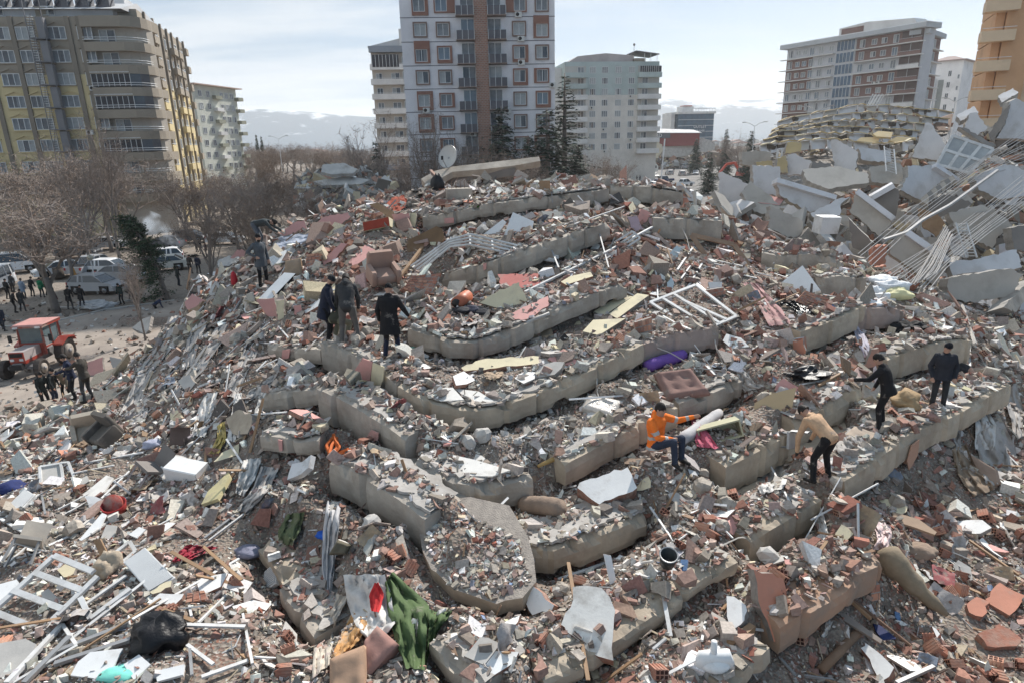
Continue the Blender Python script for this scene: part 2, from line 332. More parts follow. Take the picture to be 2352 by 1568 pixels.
def _heap():
 con=[]   # x, y, z constraints
 for key,pts,h,back,mk,lab in EDGES:
  h*=1.12;P=[at(*p) for p in pts]
  ns=[]
  for i in range(len(P)):
   t=P[min(i+1,len(P)-1)]-P[max(i-1,0)];n=Vector((-t.y,t.x,0)).normalized()
   v=P[i]-CAM;v.z=0
   if n.dot(v)<0:n=-n
   ns.append(n)
  for i in range(len(P)-1):
   L=(P[i+1]-P[i]).length;k=max(2,int(L/0.06))
   for j in range(k+1):
    a=j/k;p=P[i].lerp(P[i+1],a);n=ns[i].lerp(ns[i+1],a)
    q=p+n*0.40;con.append((q.x,q.y,p.z+0.015,3))
    q=p+n*0.66;con.append((q.x,q.y,p.z+0.07,1))
    q=p+n*0.25;con.append((q.x,q.y,p.z-h-0.22,3))
    q=p+n*0.08;con.append((q.x,q.y,p.z-h-0.20,2))
 for x,y,d in FREE:
  p=at(x,y,d)
  for a in range(6):
   con.append((p.x+.2 *math.cos(a),p.y+.2 *math.sin(a),p.z,1))
 for x in np.arange(GX0,GX1,0.3):
  con.append((x,GY1-.3,0.5 if x<6 else 1.5,1))
 for px in range(960,1680,15):                      # behind the ridge
  y=412 if px<1400 else 412 +(px-1400)*.2
  p=at(px,y,29.5);con.append((p.x,p.y+1.5,5.0,1));con.append((p.x,p.y+4.5,1.5,1))
 for (x,y) in ((-17.2,24.5),(-15.4,23.6),(-13.4,24.3),(-12.6,26.6),(-11.8,29.6),(-10.8,32),(-8.5,34),(-6,35),(-3,35.5),(-20,23.5),(-24,22.8)):
  for a in np.linspace(0,1.2,6):con.append((x-a*.6,y+a*1.2,0.02,1))
 for x in np.arange(-25.5,-9,.5):
  for y in np.arange(36,41.5,.6):con.append((x,y,0.0,1))
 for x in np.arange(-25.5,-19.5,.6):
  for y in np.arange(25,36,.6):con.append((x,y,0.0,1))
 C=np.array(con)
 Z= None
 for lev in (16,8,4,2,1):
  nx,ny=NX//lev+1,NY//lev+1
  ix=np.clip(((C[:,0]-GX0)/GS/lev).round().astype(int),0,nx-1)
  iy=np.clip(((C[:,1]-GY0)/GS/lev).round().astype(int),0,ny-1)
  S=np.zeros((ny,nx));Wt=np.zeros((ny,nx))
  np.add.at(S,(iy,ix),C[:,2]*C[:,3]);np.add.at(Wt,(iy,ix),C[:,3])
  fix=Wt>0;val=np.where(fix,S/np.maximum(Wt,1e-9),0)
  if Z is None:Z=np.full((ny,nx),4.0)
  else:
   oy,ox=Z.shape
   yy=np.clip(np.linspace(0,(ny-1)/2,ny),0,oy-1.001);xx=np.clip(np.linspace(0,(nx-1)/2,nx),0,ox-1.001)
   y0=yy.astype(int);x0=xx.astype(int);fy=(yy-y0)[:, None];fx=(xx-x0)[None,:]
   Z=(Z[y0][:,x0]*(1 -fy)*(1 -fx)+Z[y0+1][:,x0]*fy*(1 -fx)+Z[y0][:,x0+1]*(1 -fy)*fx+Z[y0+1][:,x0+1]*fy*fx)
  Z[fix]=val[fix]
  for _ in range(400 if lev>4 else 90 if lev>1 else 40):
   Q=np.pad(Z,1,mode='edge')
   Z=(Q[:-2,1:-1]+Q[2:,1:-1]+Q[1:-1,:-2]+Q[1:-1,2:])/4
   Z[fix]=val[fix]
 return Z
HZ=_heap()
NYr,NXr=HZ.shape
def smooth_noise(shape,cell,amp,seed):
 r=np.random.RandomState(seed);ny,nx=shape
 g=r.uniform(-1,1,(int(ny/cell)+3,int(nx/cell)+3))
 yy=np.arange(ny)/cell;xx=np.arange(nx)/cell
 y0=yy.astype(int);x0=xx.astype(int);fy=(yy-y0);fx=(xx-x0)
 fy=(fy*fy*(3 -2 *fy))[:, None];fx=(fx*fx*(3 -2 *fx))[None,:]
 return amp*(g[y0][:,x0]*(1 -fy)*(1 -fx)+g[y0+1][:,x0]*fy*(1 -fx)+g[y0][:,x0+1]*(1 -fy)*fx+g[y0+1][:,x0+1]*fy*fx)
heapmask=np.clip(HZ/0.6,0,1)
HZ=HZ+heapmask*(smooth_noise(HZ.shape,7,0.05,1)+smooth_noise(HZ.shape,3,0.035,2)+smooth_noise(HZ.shape,1.3,0.025,3))
XS=GX0+np.arange(NXr)*GS;YS=GY0+np.arange(NYr)*GS
HZ=np.where(heapmask<0.08,HZ-0.06,HZ)
def heap_z(x,y):
 fx=np.clip((np.asarray(x)-GX0)/GS,0,NXr-1.001);fy=np.clip((np.asarray(y)-GY0)/GS,0,NYr-1.001)
 x0=fx.astype(int);y0=fy.astype(int);ax=fx-x0;ay=fy-y0
 return (HZ[y0,x0]*(1 -ax)*(1 -ay)+HZ[y0,x0+1]*ax*(1 -ay)+HZ[y0+1,x0]*(1 -ax)*ay+HZ[y0+1,x0+1]*ax*ay)
def _heap_mesh():
 X,Y=np.meshgrid(XS,YS)
 V=np.stack([X,Y,HZ],-1).reshape(-1,3)
 idx=np.arange(NYr*NXr).reshape(NYr,NXr)
 F=np.stack([idx[:-1,:-1],idx[:-1,1:],idx[1:,1:],idx[1:,:-1]],-1).reshape(-1,4)
 zc=HZ.reshape(-1)[F].max(1)
 cx=V[F[:,0],0];cy=V[F[:,0],1]
 keep=(zc>0.0)&(np.abs(cx)<cy*0.95 +3)
 F=F[keep]
 used,invf=np.unique(F,return_inverse=True)
 V=V[used];F=invf.reshape(-1,4)
 me=bpy.data.meshes.new('rubble_mound')
 me.vertices.add(len(V));me.vertices.foreach_set('co',V.astype(np.float32).ravel())
 me.loops.add(len(F)*4);me.loops.foreach_set('vertex_index',F.astype(np.int32).ravel())
 me.polygons.add(len(F));me.polygons.foreach_set('loop_start',(np.arange(len(F))*4).astype(np.int32))
 me.polygons.foreach_set('use_smooth',np.ones(len(F),bool))
 me.update(calc_edges=True)
 return me,V,F
heap_me,HV,HF=_heap_mesh()
BVH=BVHTree.FromPolygons([tuple(v) for v in HV.tolist()],HF.tolist())
def hit(px,py,lift=0.0):
 """point of the heap (or of the ground) seen at a place in the picture"""
 r=rayd(px,py);L=r.length
 h=BVH.ray_cast(CAM,r.normalized(),200)
 g=onz(px,py,0) if r.z<-1e-4 else None
 p=h[0] if h[0] is not None else g
 if p is None:p=CAM+r*60
 return p-r.normalized()*lift
def hitd(px,py): return (hit(px,py)-CAM).dot(_fw)
def m_ground_mix(key,pal,sc):
 """crushed debris: a mosaic of small pieces of different stuff"""
 m=bpy.data.materials.new(key);m.use_nodes= True;t=m.node_tree;b=t.nodes['Principled BSDF']
 b.inputs['Roughness'].default_value=0.95;b.inputs['Specular IOR Level'].default_value=0.15
 co=t.nodes.new('ShaderNodeTexCoord')
 vo=t.nodes.new('ShaderNodeTexVoronoi');vo.inputs['Scale'].default_value=sc;t.links.new(co.outputs['Object'],vo.inputs['Vector'])
 v2=t.nodes.new('ShaderNodeTexVoronoi');v2.inputs['Scale'].default_value=sc*2.3;t.links.new(co.outputs['Object'],v2.inputs['Vector'])
 sp=t.nodes.new('ShaderNodeSeparateColor');t.links.new(vo.outputs['Color'],sp.inputs[0])
 s2=t.nodes.new('ShaderNodeSeparateColor');t.links.new(v2.outputs['Color'],s2.inputs[0])
 ramps=[]
 for src in (sp.outputs[0],s2.outputs[0]):
  r=t.nodes.new('ShaderNodeValToRGB');r.color_ramp.interpolation='CONSTANT'
  e=r.color_ramp.elements
  while len(e)<len(pal):e.new(0.5)
  for i,(p,c) in enumerate(pal):e[i].position=p;e[i].color=(*c,1)
  t.links.new(src,r.inputs[0]);ramps.append(r)
 mx=t.nodes.new('ShaderNodeMix');mx.data_type='RGBA'
 nz=t.nodes.new('ShaderNodeTexNoise');nz.inputs['Scale'].default_value=1.2;nz.inputs['Detail'].default_value=5
 t.links.new(co.outputs['Object'],nz.inputs['Vector'])
 t.links.new(s2.outputs[1],mx.inputs['Factor']);t.links.new(ramps[0].outputs[0],mx.inputs['A']);t.links.new(ramps[1].outputs[0],mx.inputs['B'])
 m3=t.nodes.new('ShaderNodeMix');m3.data_type='RGBA';m3.inputs['B'].default_value=(.24,.205,.17,1)
 rp=t.nodes.new('ShaderNodeMapRange');rp.inputs['From Min'].default_value=0.35;rp.inputs['From Max'].default_value=0.65;rp.inputs['To Max'].default_value=0.85
 t.links.new(nz.outputs['Fac'],rp.inputs['Value']);t.links.new(rp.outputs[0],m3.inputs['Factor']);t.links.new(mx.outputs['Result'],m3.inputs['A'])
 t.links.new(m3.outputs['Result'],b.inputs['Base Color'])
 bu=t.nodes.new('ShaderNodeBump');bu.inputs['Strength'].default_value=0.9;bu.inputs['Distance'].default_value=0.04
 t.links.new(vo.outputs['Distance'],bu.inputs['Height']);t.links.new(bu.outputs[0],b.inputs['Normal'])
 return m
PAL_HEAP=[(0,(0.15,0.125,0.105)),(0.2,(0.25,0.21,0.175)),(0.42,(0.20,0.12,0.095)),(0.6,(0.26,0.23,0.20)),(0.75,(0.22,0.11,0.08)),(0.87,(0.42,0.39,0.36)),(0.95,(0.12,0.10,0.09))]  # darkened so that gaps between the debris look shaded
heap_me.materials.append(m_ground_mix('crushed_debris',PAL_HEAP,16))
heap=link(bpy.data.objects.new('rubble_mound',heap_me));tag(heap,kind='structure')
MK={'c':m_conc,'w':m_concw,'p': lambda:mat('pinkish_concrete',(0.37,0.29,0.25),.92,.2,1.5,.3,dirt=.3),'s': lambda:mat('peach_render',(0.40,0.255,0.175),.9,.14,1.6,.3,dirt=.45,dirtcol=(.27,.23,.19))}
SLABS={}
def slab(key,pts,h,back,mk,lab):
 h*=1.12;P=[at(*p) for p in pts]
 Q=[P[0]];
 for i in range(len(P)-1):
  L=(P[i+1]-P[i]).length;k=max(1,int(L/0.085))
  for j in range(1,k+1):Q.append(P[i].lerp(P[i+1],j/k))
 ns=[]
 for i in range(len(Q)):
  t=Q[min(i+4,len(Q)-1)]-Q[max(i-4,0)];n=Vector((-t.y,t.x,0)).normalized()
  v=Q[i]-CAM;v.z=0
  if n.dot(v)<0:n=-n
  ns.append(n)
 base=sum(Q,Vector())/len(Q)
 rows=[]
 sd=len(SLABS)*7.3
 rr=random.Random(len(SLABS)+5);crack=rr.randint(5,14);lean=0.0;zo=0.0;tw=0.0
 for i,p in enumerate(Q):
  n=ns[i];s=i*0.085
  w= lambda a,f=2.2:noise.noise(Vector((s*f,a*3.1,sd)))+.5 *noise.noise(Vector((s*f*3.1,a*3.1,sd+4)))
  chip=max(0,noise.noise(Vector((s*2.9,9.1,sd)))-.12)*.34 +max(0,noise.noise(Vector((s*9,2.1,sd)))-.05)*.12
  cutb=max(0,noise.noise(Vector((s*2.1,4.4,sd)))-.2)*.3
  ck=0.0
  if i==crack:ck=.07;crack=i+rr.randint(7,26);lean=rr.uniform(-.03,.03);zo=rr.uniform(-.05,.02);tw=rr.uniform(-.04,.04)
  ck+=lean;p=p+Vector((0,0,zo));hh=h*(1 +.12 *noise.noise(Vector((s*.7,1.7,sd))))
  rows.append([p+n*back+Vector((0,0,-.30)),p+n*.55 +Vector((0,0,.012)),
    p+n*(.10 +chip+ck)+Vector((0,0,.002 +w(5)*.012)),
    p+n*(0.01 +chip*.7 +w(1)*.016 +ck)+Vector((0,0,-.012 -chip*.9 +w(2)*.014)),
    p+n*(w(3)*.014 +ck+tw*.4)+Vector((0,0,-hh*.35)),
    p+n*(w(4)*.016 +ck+tw*.8 +cutb*.15)+Vector((0,0,-hh*.75)),
    p+n*(.015 +cutb*.7 +ck+tw+abs(w(6,4))*.03)+Vector((0,0,-hh+cutb*.8 +w(7,3.5)*.025)),
    p+n*(.22 +cutb)+Vector((0,0,-hh+cutb*.5)),
    p+n*(back*.8)+Vector((0,0,-hh-.35))])
 b=MB();m=MK[mk]()
 b.grid(rows,m, False)
 k=9;b.add(rows[0],[tuple(range(k))],m);b.add(rows[-1],[tuple(range(k-1,-1,-1))],m)
 o=b.build('floor_slab', None,base);tag(o,lab,'concrete slab')
 SLABS[key]=(o,P,h)
 if h>.27 and mk!='s':
  g=MB();ms_=mat('floor_screed',(.40,.375,.345),.92,.15,3,.3,dirt=.5,dirtcol=(.27,.24,.21));run=[]
  for i,p in enumerate(Q):
   on=noise.noise(Vector((i*.085 *.8,3.3,sd)))>-.22
   sb=.07 +abs(noise.noise(Vector((i*.33,8.8,sd))))*.30 +rr.uniform(0,.03);q=p+ns[i]*sb
   if on:run.append([q+ns[i]*.7 +Vector((0,0,.055)),q+Vector((0,0,.05)),q-ns[i]*.006 +Vector((0,0,.002))])
   if (not on or i==len(Q)-1) and run:
    if len(run)>3:g.grid(run,ms_, False)
    run=[]
  if g.v:tag(g.wbuild('floor_screed',o),kind=None)
 return o
for e in EDGES:
 if e[0]!='F':slab(*e)
def patch(key,poly,m,t=0.02,name='plaster_patch'):
 """a sheet of paint and plaster still stuck to a slab's fascia"""
 o,P,h=SLABS[key]
 cx=sum(p[0] for p in poly)/len(poly)
 best= None
 for i in range(len(P)-1):
  a=proj(P[i])[0];c=proj(P[i+1])[0]
  if min(a,c)-1 <=cx<=max(a,c)+1:best=i
 if best is None:best=0 if abs(proj(P[0])[0]-cx)<abs(proj(P[-1])[0]-cx) else len(P)-2
 t_=P[best+1]-P[best];n=Vector((-t_.y,t_.x,0)).normalized()
 if n.dot(P[best]-CAM)>0:n=-n
 p0=P[best]+n*0.03
 pts=[onplane(x,y,p0,n) for x,y in poly]
 b=MB();b.prism(pts,n*t,m)
 return b.wbuild(name,o)
# ================================================================ loose debris
PALD=np.array([[.68,.66,.625],[.50,.465,.42],[.37,.325,.28],[.24,.205,.175],[.29,.14,.105],[.36,.225,.18],[.44,.315,.28],[.58,.50,.35],[.035,.033,.035],[.24,.15,.09],[.12,.22,.38],[.28,.10,.07]])
W_BASE=np.array([.135,.17,.235,.13,.085,.06,.045,.035,.025,.02,.002,.058])
W_RED=np.array([.09,.10,.17,.09,.20,.12,.05,.035,.02,.025,.003,.10])
W_GREY=np.array([.20,.27,.27,.13,.03,.03,.025,.02,.015,.01,.003,.002])
W_LEFT=np.array([.24,.16,.17,.09,.09,.06,.06,.04,.03,.035,.004,.021])
def proj_np(P):
 q=P-np.array(CAM);z=q@np.array(_fw)
 return CPX+(q@np.array(_rt))/z*FPX,CPY-(q@np.array(_up))/z*FPX,z
def redness(px,py):
 """how much broken brick lies where (centre x, y, radius) and how much grey lime dust"""
 r=np.zeros_like(px);g=np.zeros_like(px);l=np.zeros_like(px)
 for x,y,s in ((2150,1400,260),(1980,1180,120),(1750,720,130),(1600,560,110),(780,620,120),(1850,900,100),(900,1280,90),(1480,1540,120),(1830,1420,110),(640,1330,110),(1430,660,90),(2080,1480,160)):
  r+=np.exp(-((px-x)**2 +(py-y)**2)/(2 *s*s))
 for x,y,s in ((1180,1000,110),(1150,860,110),(1480,870,80),(2000,1000,90),(1400,1090,80),(1550,880,60),(1650,1020,80)):
  g+=np.exp(-((px-x)**2 +(py-y)**2)/(2 *s*s))
 l=np.clip((620 -px)/250,0,1)*np.clip((py-900)/120,0,1)
 return np.clip(r,0,1),np.clip(g,0,1),l
def pick_cols(px,py,n,rs):
 r,g,l=redness(px,py)
 w=W_BASE[None]*(1 -np.clip(r+g+l,0,1))[:, None]+W_RED[None]*r[:, None]+W_GREY[None]*g[:, None]+W_LEFT[None]*l[:, None]
 w=w/w.sum(1,keepdims=True);c=np.cumsum(w,1)
 k=(rs.uniform(0,1,n)[:, None]>c).sum(1).clip(0,len(PALD)-1)
 col=PALD[k]*rs.uniform(.72,1.25,(n,1))*rs.uniform(.95,1.05,(n,3))
 dust=rs.uniform(0,.5,(n,1))*(k!=0)[:, None]
 col=col*(1 -dust)+np.array(DUST)*dust
 return np.clip(col,0,.8),k
MASK=np.zeros((NYr,NXr),bool)       # where larger pieces would bury a thing or a slab's edge
def sample_heap(n,power,rs,dmax=34,keep=1.0):
 out=[]
 tot=0
 while tot<n:
  m=400000
  x=rs.uniform(GX0+1,GX1-1,m);y=rs.uniform(GY0+.5,GY1-2,m)
  z=heap_z(x,y);P=np.stack([x,y,z],1)
  px,py,d=proj_np(P)
  ok=(z>0.12)&(px>-260)&(px<2640)&(py<1680)&(d>4)&(d<dmax)
  if keep<1:
   iy=((y-GY0)/GS).round().astype(int).clip(0,NYr-1);ix=((x-GX0)/GS).round().astype(int).clip(0,NXr-1)
   ok&=~MASK[iy,ix]|(rs.uniform(0,1,m)<keep)
  ok&=rs.uniform(0,1,m)<(6.5 /np.maximum(d,6.5))**power
  out.append(np.c_[P,px,py,d][ok]);tot+=ok.sum()
 return np.concatenate(out)[:n]
def terrain_normal(x,y):
 e=.12
 dx=(heap_z(x+e,y)-heap_z(x-e,y))/(2 *e);dy=(heap_z(x,y+e)-heap_z(x,y-e))/(2 *e)
 n=np.stack([-dx,-dy,np.ones_like(dx)],1);n[:,:2]=np.clip(n[:,:2],-1.2,1.2)
 return n/np.linalg.norm(n,axis=1,keepdims=True)
def hexa_mesh(name,P,N,size,asp,jit,cols,mat_,rs,tilt,sink=.25):
 """one mesh of many irregular six-sided fragments"""
 n=len(P)
 cube=np.array([[x,y,z] for z in (-1,1) for y in (-1,1) for x in (-1,1)],float)*.5
 J=rs.uniform(-jit,jit,(n,4,3));J=np.concatenate([J,J],1);J[:,:,2]*=.5
 J=J+rs.uniform(-jit,jit,(n,8,3))*.25
 V=cube[None]*(1 +J*1.9)*asp[:, None,:]*size[:, None, None]
 N=N+rs.normal(0,1,(n,3))*tilt[:, None];N/=np.linalg.norm(N,axis=1,keepdims=True)
 a=rs.normal(0,1,(n,3));a-=N*(a*N).sum(1,keepdims=True);a/=np.linalg.norm(a,axis=1,keepdims=True)
 b=np.cross(N,a)
 M=np.stack([a,b,N],2)
 V=np.einsum('nij,nkj->nki',M,V)
 ext=V[:,:,2].max(1)
 c=P.copy();c[:,2]+=ext*(1 -sink*2)
 V=(V+c[:, None,:]).reshape(-1,3)
 q=np.array([(0,2,3,1),(4,5,7,6),(0,1,5,4),(2,6,7,3),(0,4,6,2),(1,3,7,5)])
 F=(q[None]+(np.arange(n)*8)[:, None, None]).reshape(-1,4)
 me=bpy.data.meshes.new(name)
 me.vertices.add(len(V));me.vertices.foreach_set('co',V.astype(np.float32).ravel())
 me.loops.add(len(F)*4);me.loops.foreach_set('vertex_index',F.astype(np.int32).ravel())
 me.polygons.add(len(F));me.polygons.foreach_set('loop_start',(np.arange(len(F))*4).astype(np.int32))
 at_=me.attributes.new('col','FLOAT_COLOR','FACE')
 edge=cols*.8 +np.array([.06,.05,.045])
 CC=np.repeat(cols[:, None,:],6,1);CC[:,2:]=edge[:, None,:]
 at_.data.foreach_set('color',np.concatenate([CC.reshape(-1,3),np.ones((n*6,1))],1).astype(np.float32).ravel())
 me.polygons.foreach_set('use_smooth',np.zeros(len(F),bool));me.update(calc_edges=True);me.materials.append(mat_)
 return link(bpy.data.objects.new(name,me))
CM=colmat('fragments')
def scatter(name,n,power,smin,smax,aspf,jit,tilt,seed,sk=2.0,clus=True,dmax=34,colf=None,keep=1.0):
 rs=np.random.RandomState(seed)
 S=sample_heap(int(n*(1.6 if clus else 1)),power,rs,dmax,keep)
 if clus:
  v=np.array([noise.noise(Vector((a*.9,b*.9,seed))) for a,b in S[:,:2]])
  S=S[rs.uniform(0,1,len(S))<.62 +v*1.3][:n]
 n=len(S);P=S[:,:3];N=terrain_normal(P[:,0],P[:,1])
 u=rs.uniform(0,1,n)**sk;size=smin+(smax-smin)*u
 size*=np.clip(S[:,5]/14,.8,1.5)
 asp=aspf(rs,n);cols,k=pick_cols(S[:,3],S[:,4],n,rs)
 if colf is not None:cols=colf(rs,n,cols)
 o=hexa_mesh(name,P,N,size,asp,jit,cols,CM,rs,rs.uniform(tilt[0],tilt[1],n))
 return tag(o,kind='stuff')
def asp_lump(rs,n): return np.stack([rs.uniform(.7,1.2,n),rs.uniform(.6,1,n),rs.uniform(.35,.8,n)],1)
def asp_shard(rs,n): return np.stack([rs.uniform(.8,1.5,n),rs.uniform(.5,1,n),rs.uniform(.06,.2,n)],1)
def asp_mix(rs,n):
 a=asp_lump(rs,n);b=asp_shard(rs,n);k=rs.uniform(0,1,n)<.5;a[k]=b[k]; return a
def asp_flat(rs,n):
 a=asp_lump(rs,n);b=asp_shard(rs,n);k=rs.uniform(0,1,n)<.78;a[k]=b[k]; return a
def asp_stick(rs,n): return np.stack([rs.uniform(3,14,n),rs.uniform(.4,1,n),rs.uniform(.3,.8,n)],1)
# ================================================================ ground, hills, air
def ground_sheet():
 xs=list(np.concatenate([[-9000,-3000,-900,-300],np.arange(-120,121,6.0),[300,900,3000,9000]]))
 ys=list(np.concatenate([[-40,0],np.arange(6,260,6.0),[300,400,600,1000,2000,4000,9000]]))
 v=[];f=[]
 for j,y in enumerate(ys):
  for i,x in enumerate(xs):
   z=-0.02
   if 20 <y<250 and abs(x)<118:z+=noise.noise(Vector((x*.08,y*.08,2)))*.12 -.06
   v.append((x,y,z))
 n=len(xs)
 for j in range(len(ys)-1):
  for i in range(n-1):f.append((j*n+i,j*n+i+1,(j+1)*n+i+1,(j+1)*n+i))
 me=bpy.data.meshes.new('ground');me.from_pydata(v,[],f);me.materials.append(m_dirt());me.polygons.foreach_set('use_smooth',[True]*len(f))
 return tag(link(bpy.data.objects.new('ground',me)),kind='structure')
ground_sheet()
def sheet(name,pix,z,m):
 b=MB();b.add([onz(x,y,z) for x,y in pix],[tuple(range(len(pix)))],m)
 o=b.build(name); return tag(o,kind='structure')
sheet('trampled_yard',[(-60,1010),(-60,742),(120,728),(260,712),(400,690),(470,700),(330,850),(180,1000)],0.06,mat('pale_mud',(0.30,0.255,0.215),.95,.3,.35,.5,bscale=4,dirt=.4,dirtcol=(.20,.165,.135)))
sheet('street',[(1300,395),(1300,372),(1720,372),(1900,470),(1380,470)],0.02,mat('dusty_asphalt',(0.13,0.125,0.12),.9,.25,.3,.2,dirt=.4,dirtcol=(.22,.2,.18)))
def hills():
 m=bpy.data.materials.new('hillside');m.use_nodes= True;t=m.node_tree;b=t.nodes['Principled BSDF'];b.inputs['Roughness'].default_value=1;b.inputs['Specular IOR Level'].default_value=0
 co=t.nodes.new('ShaderNodeTexCoord');nz=t.nodes.new('ShaderNodeTexNoise');nz.inputs['Scale'].default_value=0.0055;nz.inputs['Detail'].default_value=9;nz.inputs['Roughness'].default_value=.65
 t.links.new(co.outputs['Object'],nz.inputs['Vector'])
 sp=t.nodes.new('ShaderNodeSeparateXYZ');t.links.new(co.outputs['Object'],sp.inputs[0])
 ma=t.nodes.new('ShaderNodeMath');ma.operation='MULTIPLY_ADD';ma.inputs[1].default_value=0.0018;t.links.new(sp.outputs['Z'],ma.inputs[0]);t.links.new(nz.outputs['Fac'],ma.inputs[2])
 rp=t.nodes.new('ShaderNodeMapRange');rp.inputs['From Min'].default_value=0.76;rp.inputs['From Max'].default_value=0.88;t.links.new(ma.outputs[0],rp.inputs['Value'])
 mi=t.nodes.new('ShaderNodeMix');mi.data_type='RGBA';mi.inputs['A'].default_value=(.07,.12,.17,1);mi.inputs['B'].default_value=(.75,.78,.82,1)
 t.links.new(rp.outputs[0],mi.inputs['Factor']);t.links.new(mi.outputs['Result'],b.inputs['Base Color'])
 out=[(-900,250),(-200,246),(200,248),(560,250),(640,252),(700,256),(770,263),(860,270),(1000,262),(1200,250),(1400,236),(1510,226),(1600,233),(1660,234),(1700,229),(1760,226),(1830,221),(1900,216),(2000,214),(2120,218),(2240,222),(2400,216),(2900,210),(3600,215)]
 Y0=2200.0
 px=[p[0] for p in out];py=[p[1] for p in out]
 rows=[];K=150;D=[0,160,320,480,640,800,950,1080,1300]
 prof=[-.02,.06,.14,.27,.42,.6,.82,1.0,.93]
 for j,(dd,pf) in enumerate(zip(D,prof)):
  r=[]
  for i in range(K+1):
   x=px[0]+(px[-1]-px[0])*i/K
   y=np.interp(x,px,py)
   p=onplane(x,y,(0,Y0+1080,0),(0,1,0));base=onplane(x,330,(0,Y0+dd,0),(0,1,0))
   h=(p.z-0)*pf*(Y0+dd)/(Y0+1080) if pf<1 else p.z
   nn=noise.fractal(Vector((x*.012,j*.5,4)),.8,2,4)*22 *(0 if pf in (1.0,) else min(1,max(0,pf)*3))*(.4 if pf>.8 else 1)
   r.append(Vector((base.x,Y0+dd,max(h+nn,-3) if j else -4)))
  rows.append(r)
 mb=MB();mb.grid(rows,m, True)
 tag(mb.build('snowy_hills'),kind='structure')
hills()
def haze():
 b=MB();m=bpy.data.materials.new('haze_air');m.use_nodes= True;t=m.node_tree;t.nodes.clear()
 o=t.nodes.new('ShaderNodeOutputMaterial');v=t.nodes.new('ShaderNodeVolumePrincipled')
 v.inputs['Color'].default_value=(.97,.985,1.0,1);v.inputs['Density'].default_value=0.00020;v.inputs['Anisotropy'].default_value=0.35
 t.links.new(v.outputs[0],o.inputs['Volume'])
 b.box2((-9500,-60,-6),(9500,6000,300),m)
 tag(b.build('haze'),kind='stuff')
haze()
# ================================================================ buildings
GLS= lambda:mat('dark_glass',(0.055,0.065,0.08),.15,.3,.6,0,spec=.6)
GLB= lambda:mat('sky_glass',(0.13,0.17,0.21),.12,.25,.4,0,spec=.7)  # bluish sky reflection put into the pane colour
CURT= lambda:mat('net_curtain',(0.33,0.35,0.355),.8,.2,1.5,0)
CURW= lambda:mat('white_curtain',(0.19,0.21,0.225),.7,.35,1.0,0)
FRW= lambda:mat('white_frame',(0.66,0.67,0.67),.5,.05,2,0)
class Bd:
 """a building: local x along the front, local -y towards the street, z up"""
 def __init__(s,name,label,pl,dl,pr,dr,yref=330,cat='building'):
  a=at(pl,yref,dl);c=at(pr,yref,dr)
  s.a=Vector((a.x,a.y,0));s.u=Vector((c.x-a.x,c.y-a.y,0));s.W=s.u.length;s.u.normalize()
  s.n=Vector((s.u.y,-s.u.x,0));s.rz=math.atan2(s.u.y,s.u.x)
  s.o=empty(name,s.a,label,cat,s.rz)
 def uz(s,px,py,off=0.0):
  p=onplane(px,py,s.a+s.n*off,s.n); return (p-s.a).dot(s.u),p.z
 def part(s,name,mb):
  return mb.build(name,s.o)
 def put(s,name,me,x,z,y=0.0,rz=0.0,child=None):
  o=mesh_obj(name,me,s.o,(x,y,z),(0,0,rz))
  if child:
   for cn_,cm in child:mesh_obj(cn_,cm,o)
  return o
_wm={}
def window_me(w,h,nv=2,fr=None,depth=.10,sur=None,surw=0.0,hood=None,key=''):
 """frame mesh; window centred on x, z; outside towards -y"""
 k=('f',round(w,2),round(h,2),nv,key)
 if k in _wm: return _wm[k]
 b=MB();fm=fr or FRW();t=.07
 b.box2((-w/2,-depth,-h/2),(w/2,.02,-h/2 +t),fm);b.box2((-w/2,-depth,h/2 -t),(w/2,.02,h/2),fm)
 b.box2((-w/2,-depth,-h/2 +t),(-w/2 +t,.02,h/2 -t),fm);b.box2((w/2 -t,-depth,-h/2 +t),(w/2,.02,h/2 -t),fm)
 for i in range(1,nv):
  x=-w/2 +w*i/nv;b.box2((x-t*.5,-depth,-h/2 +t),(x+t*.5,.02,h/2 -t),fm)
 if sur:
  l,r,u,d=surw
  e=depth+.10
  if l:b.box2((-w/2 -l,-e,-h/2 -d),(-w/2 -.002,.0,h/2 +u),sur)
  if r:b.box2((w/2 +.002,-e,-h/2 -d),(w/2 +r,.0,h/2 +u),sur)
  if u:b.box2((-w/2,-e,h/2 +.002),(w/2,.0,h/2 +u),sur)
  if d:b.box2((-w/2,-e,-h/2 -d),(w/2,.0,-h/2 -.002),sur)
 if hood:
  b.bar((-w/2 -.15,-.08,h/2 +.12),(0,-.08,h/2 +.55),.22,.10,hood);b.bar((w/2 +.15,-.08,h/2 +.12),(0,-.08,h/2 +.551),.22,.10,hood)
  b.box2((-w/2 -.15,-.16,-h/2 -.14),(w/2 +.15,0,-h/2 -.02),hood)
 _wm[k]=b.mesh('window'); return _wm[k]
def pane_me(w,h,kind):
 k=('p',round(w,2),round(h,2),kind)
 if k in _wm: return _wm[k]
 b=MB();y=-.03
 ks={'d':[GLS()],'c':[CURT()],'b':[GLB()],'cd':[CURT(),GLS()],'dc':[GLS(),CURW()],'w':[CURW()],'cdc':[CURT(),GLS(),CURT()],'wdw':[CURW(),GLS(),CURW()]}[kind]
 n=len(ks)
 for i,m in enumerate(ks):
  b.box2((-w/2 +.06 +(w-.12)*i/n,y,-h/2 +.06),(-w/2 +.06 +(w-.12)*(i+1)/n,.015,h/2 -.06),m)
 _wm[k]=b.mesh('pane'); return _wm[k]
KN=['d','c','w','cd','dc','cdc','wdw','b']
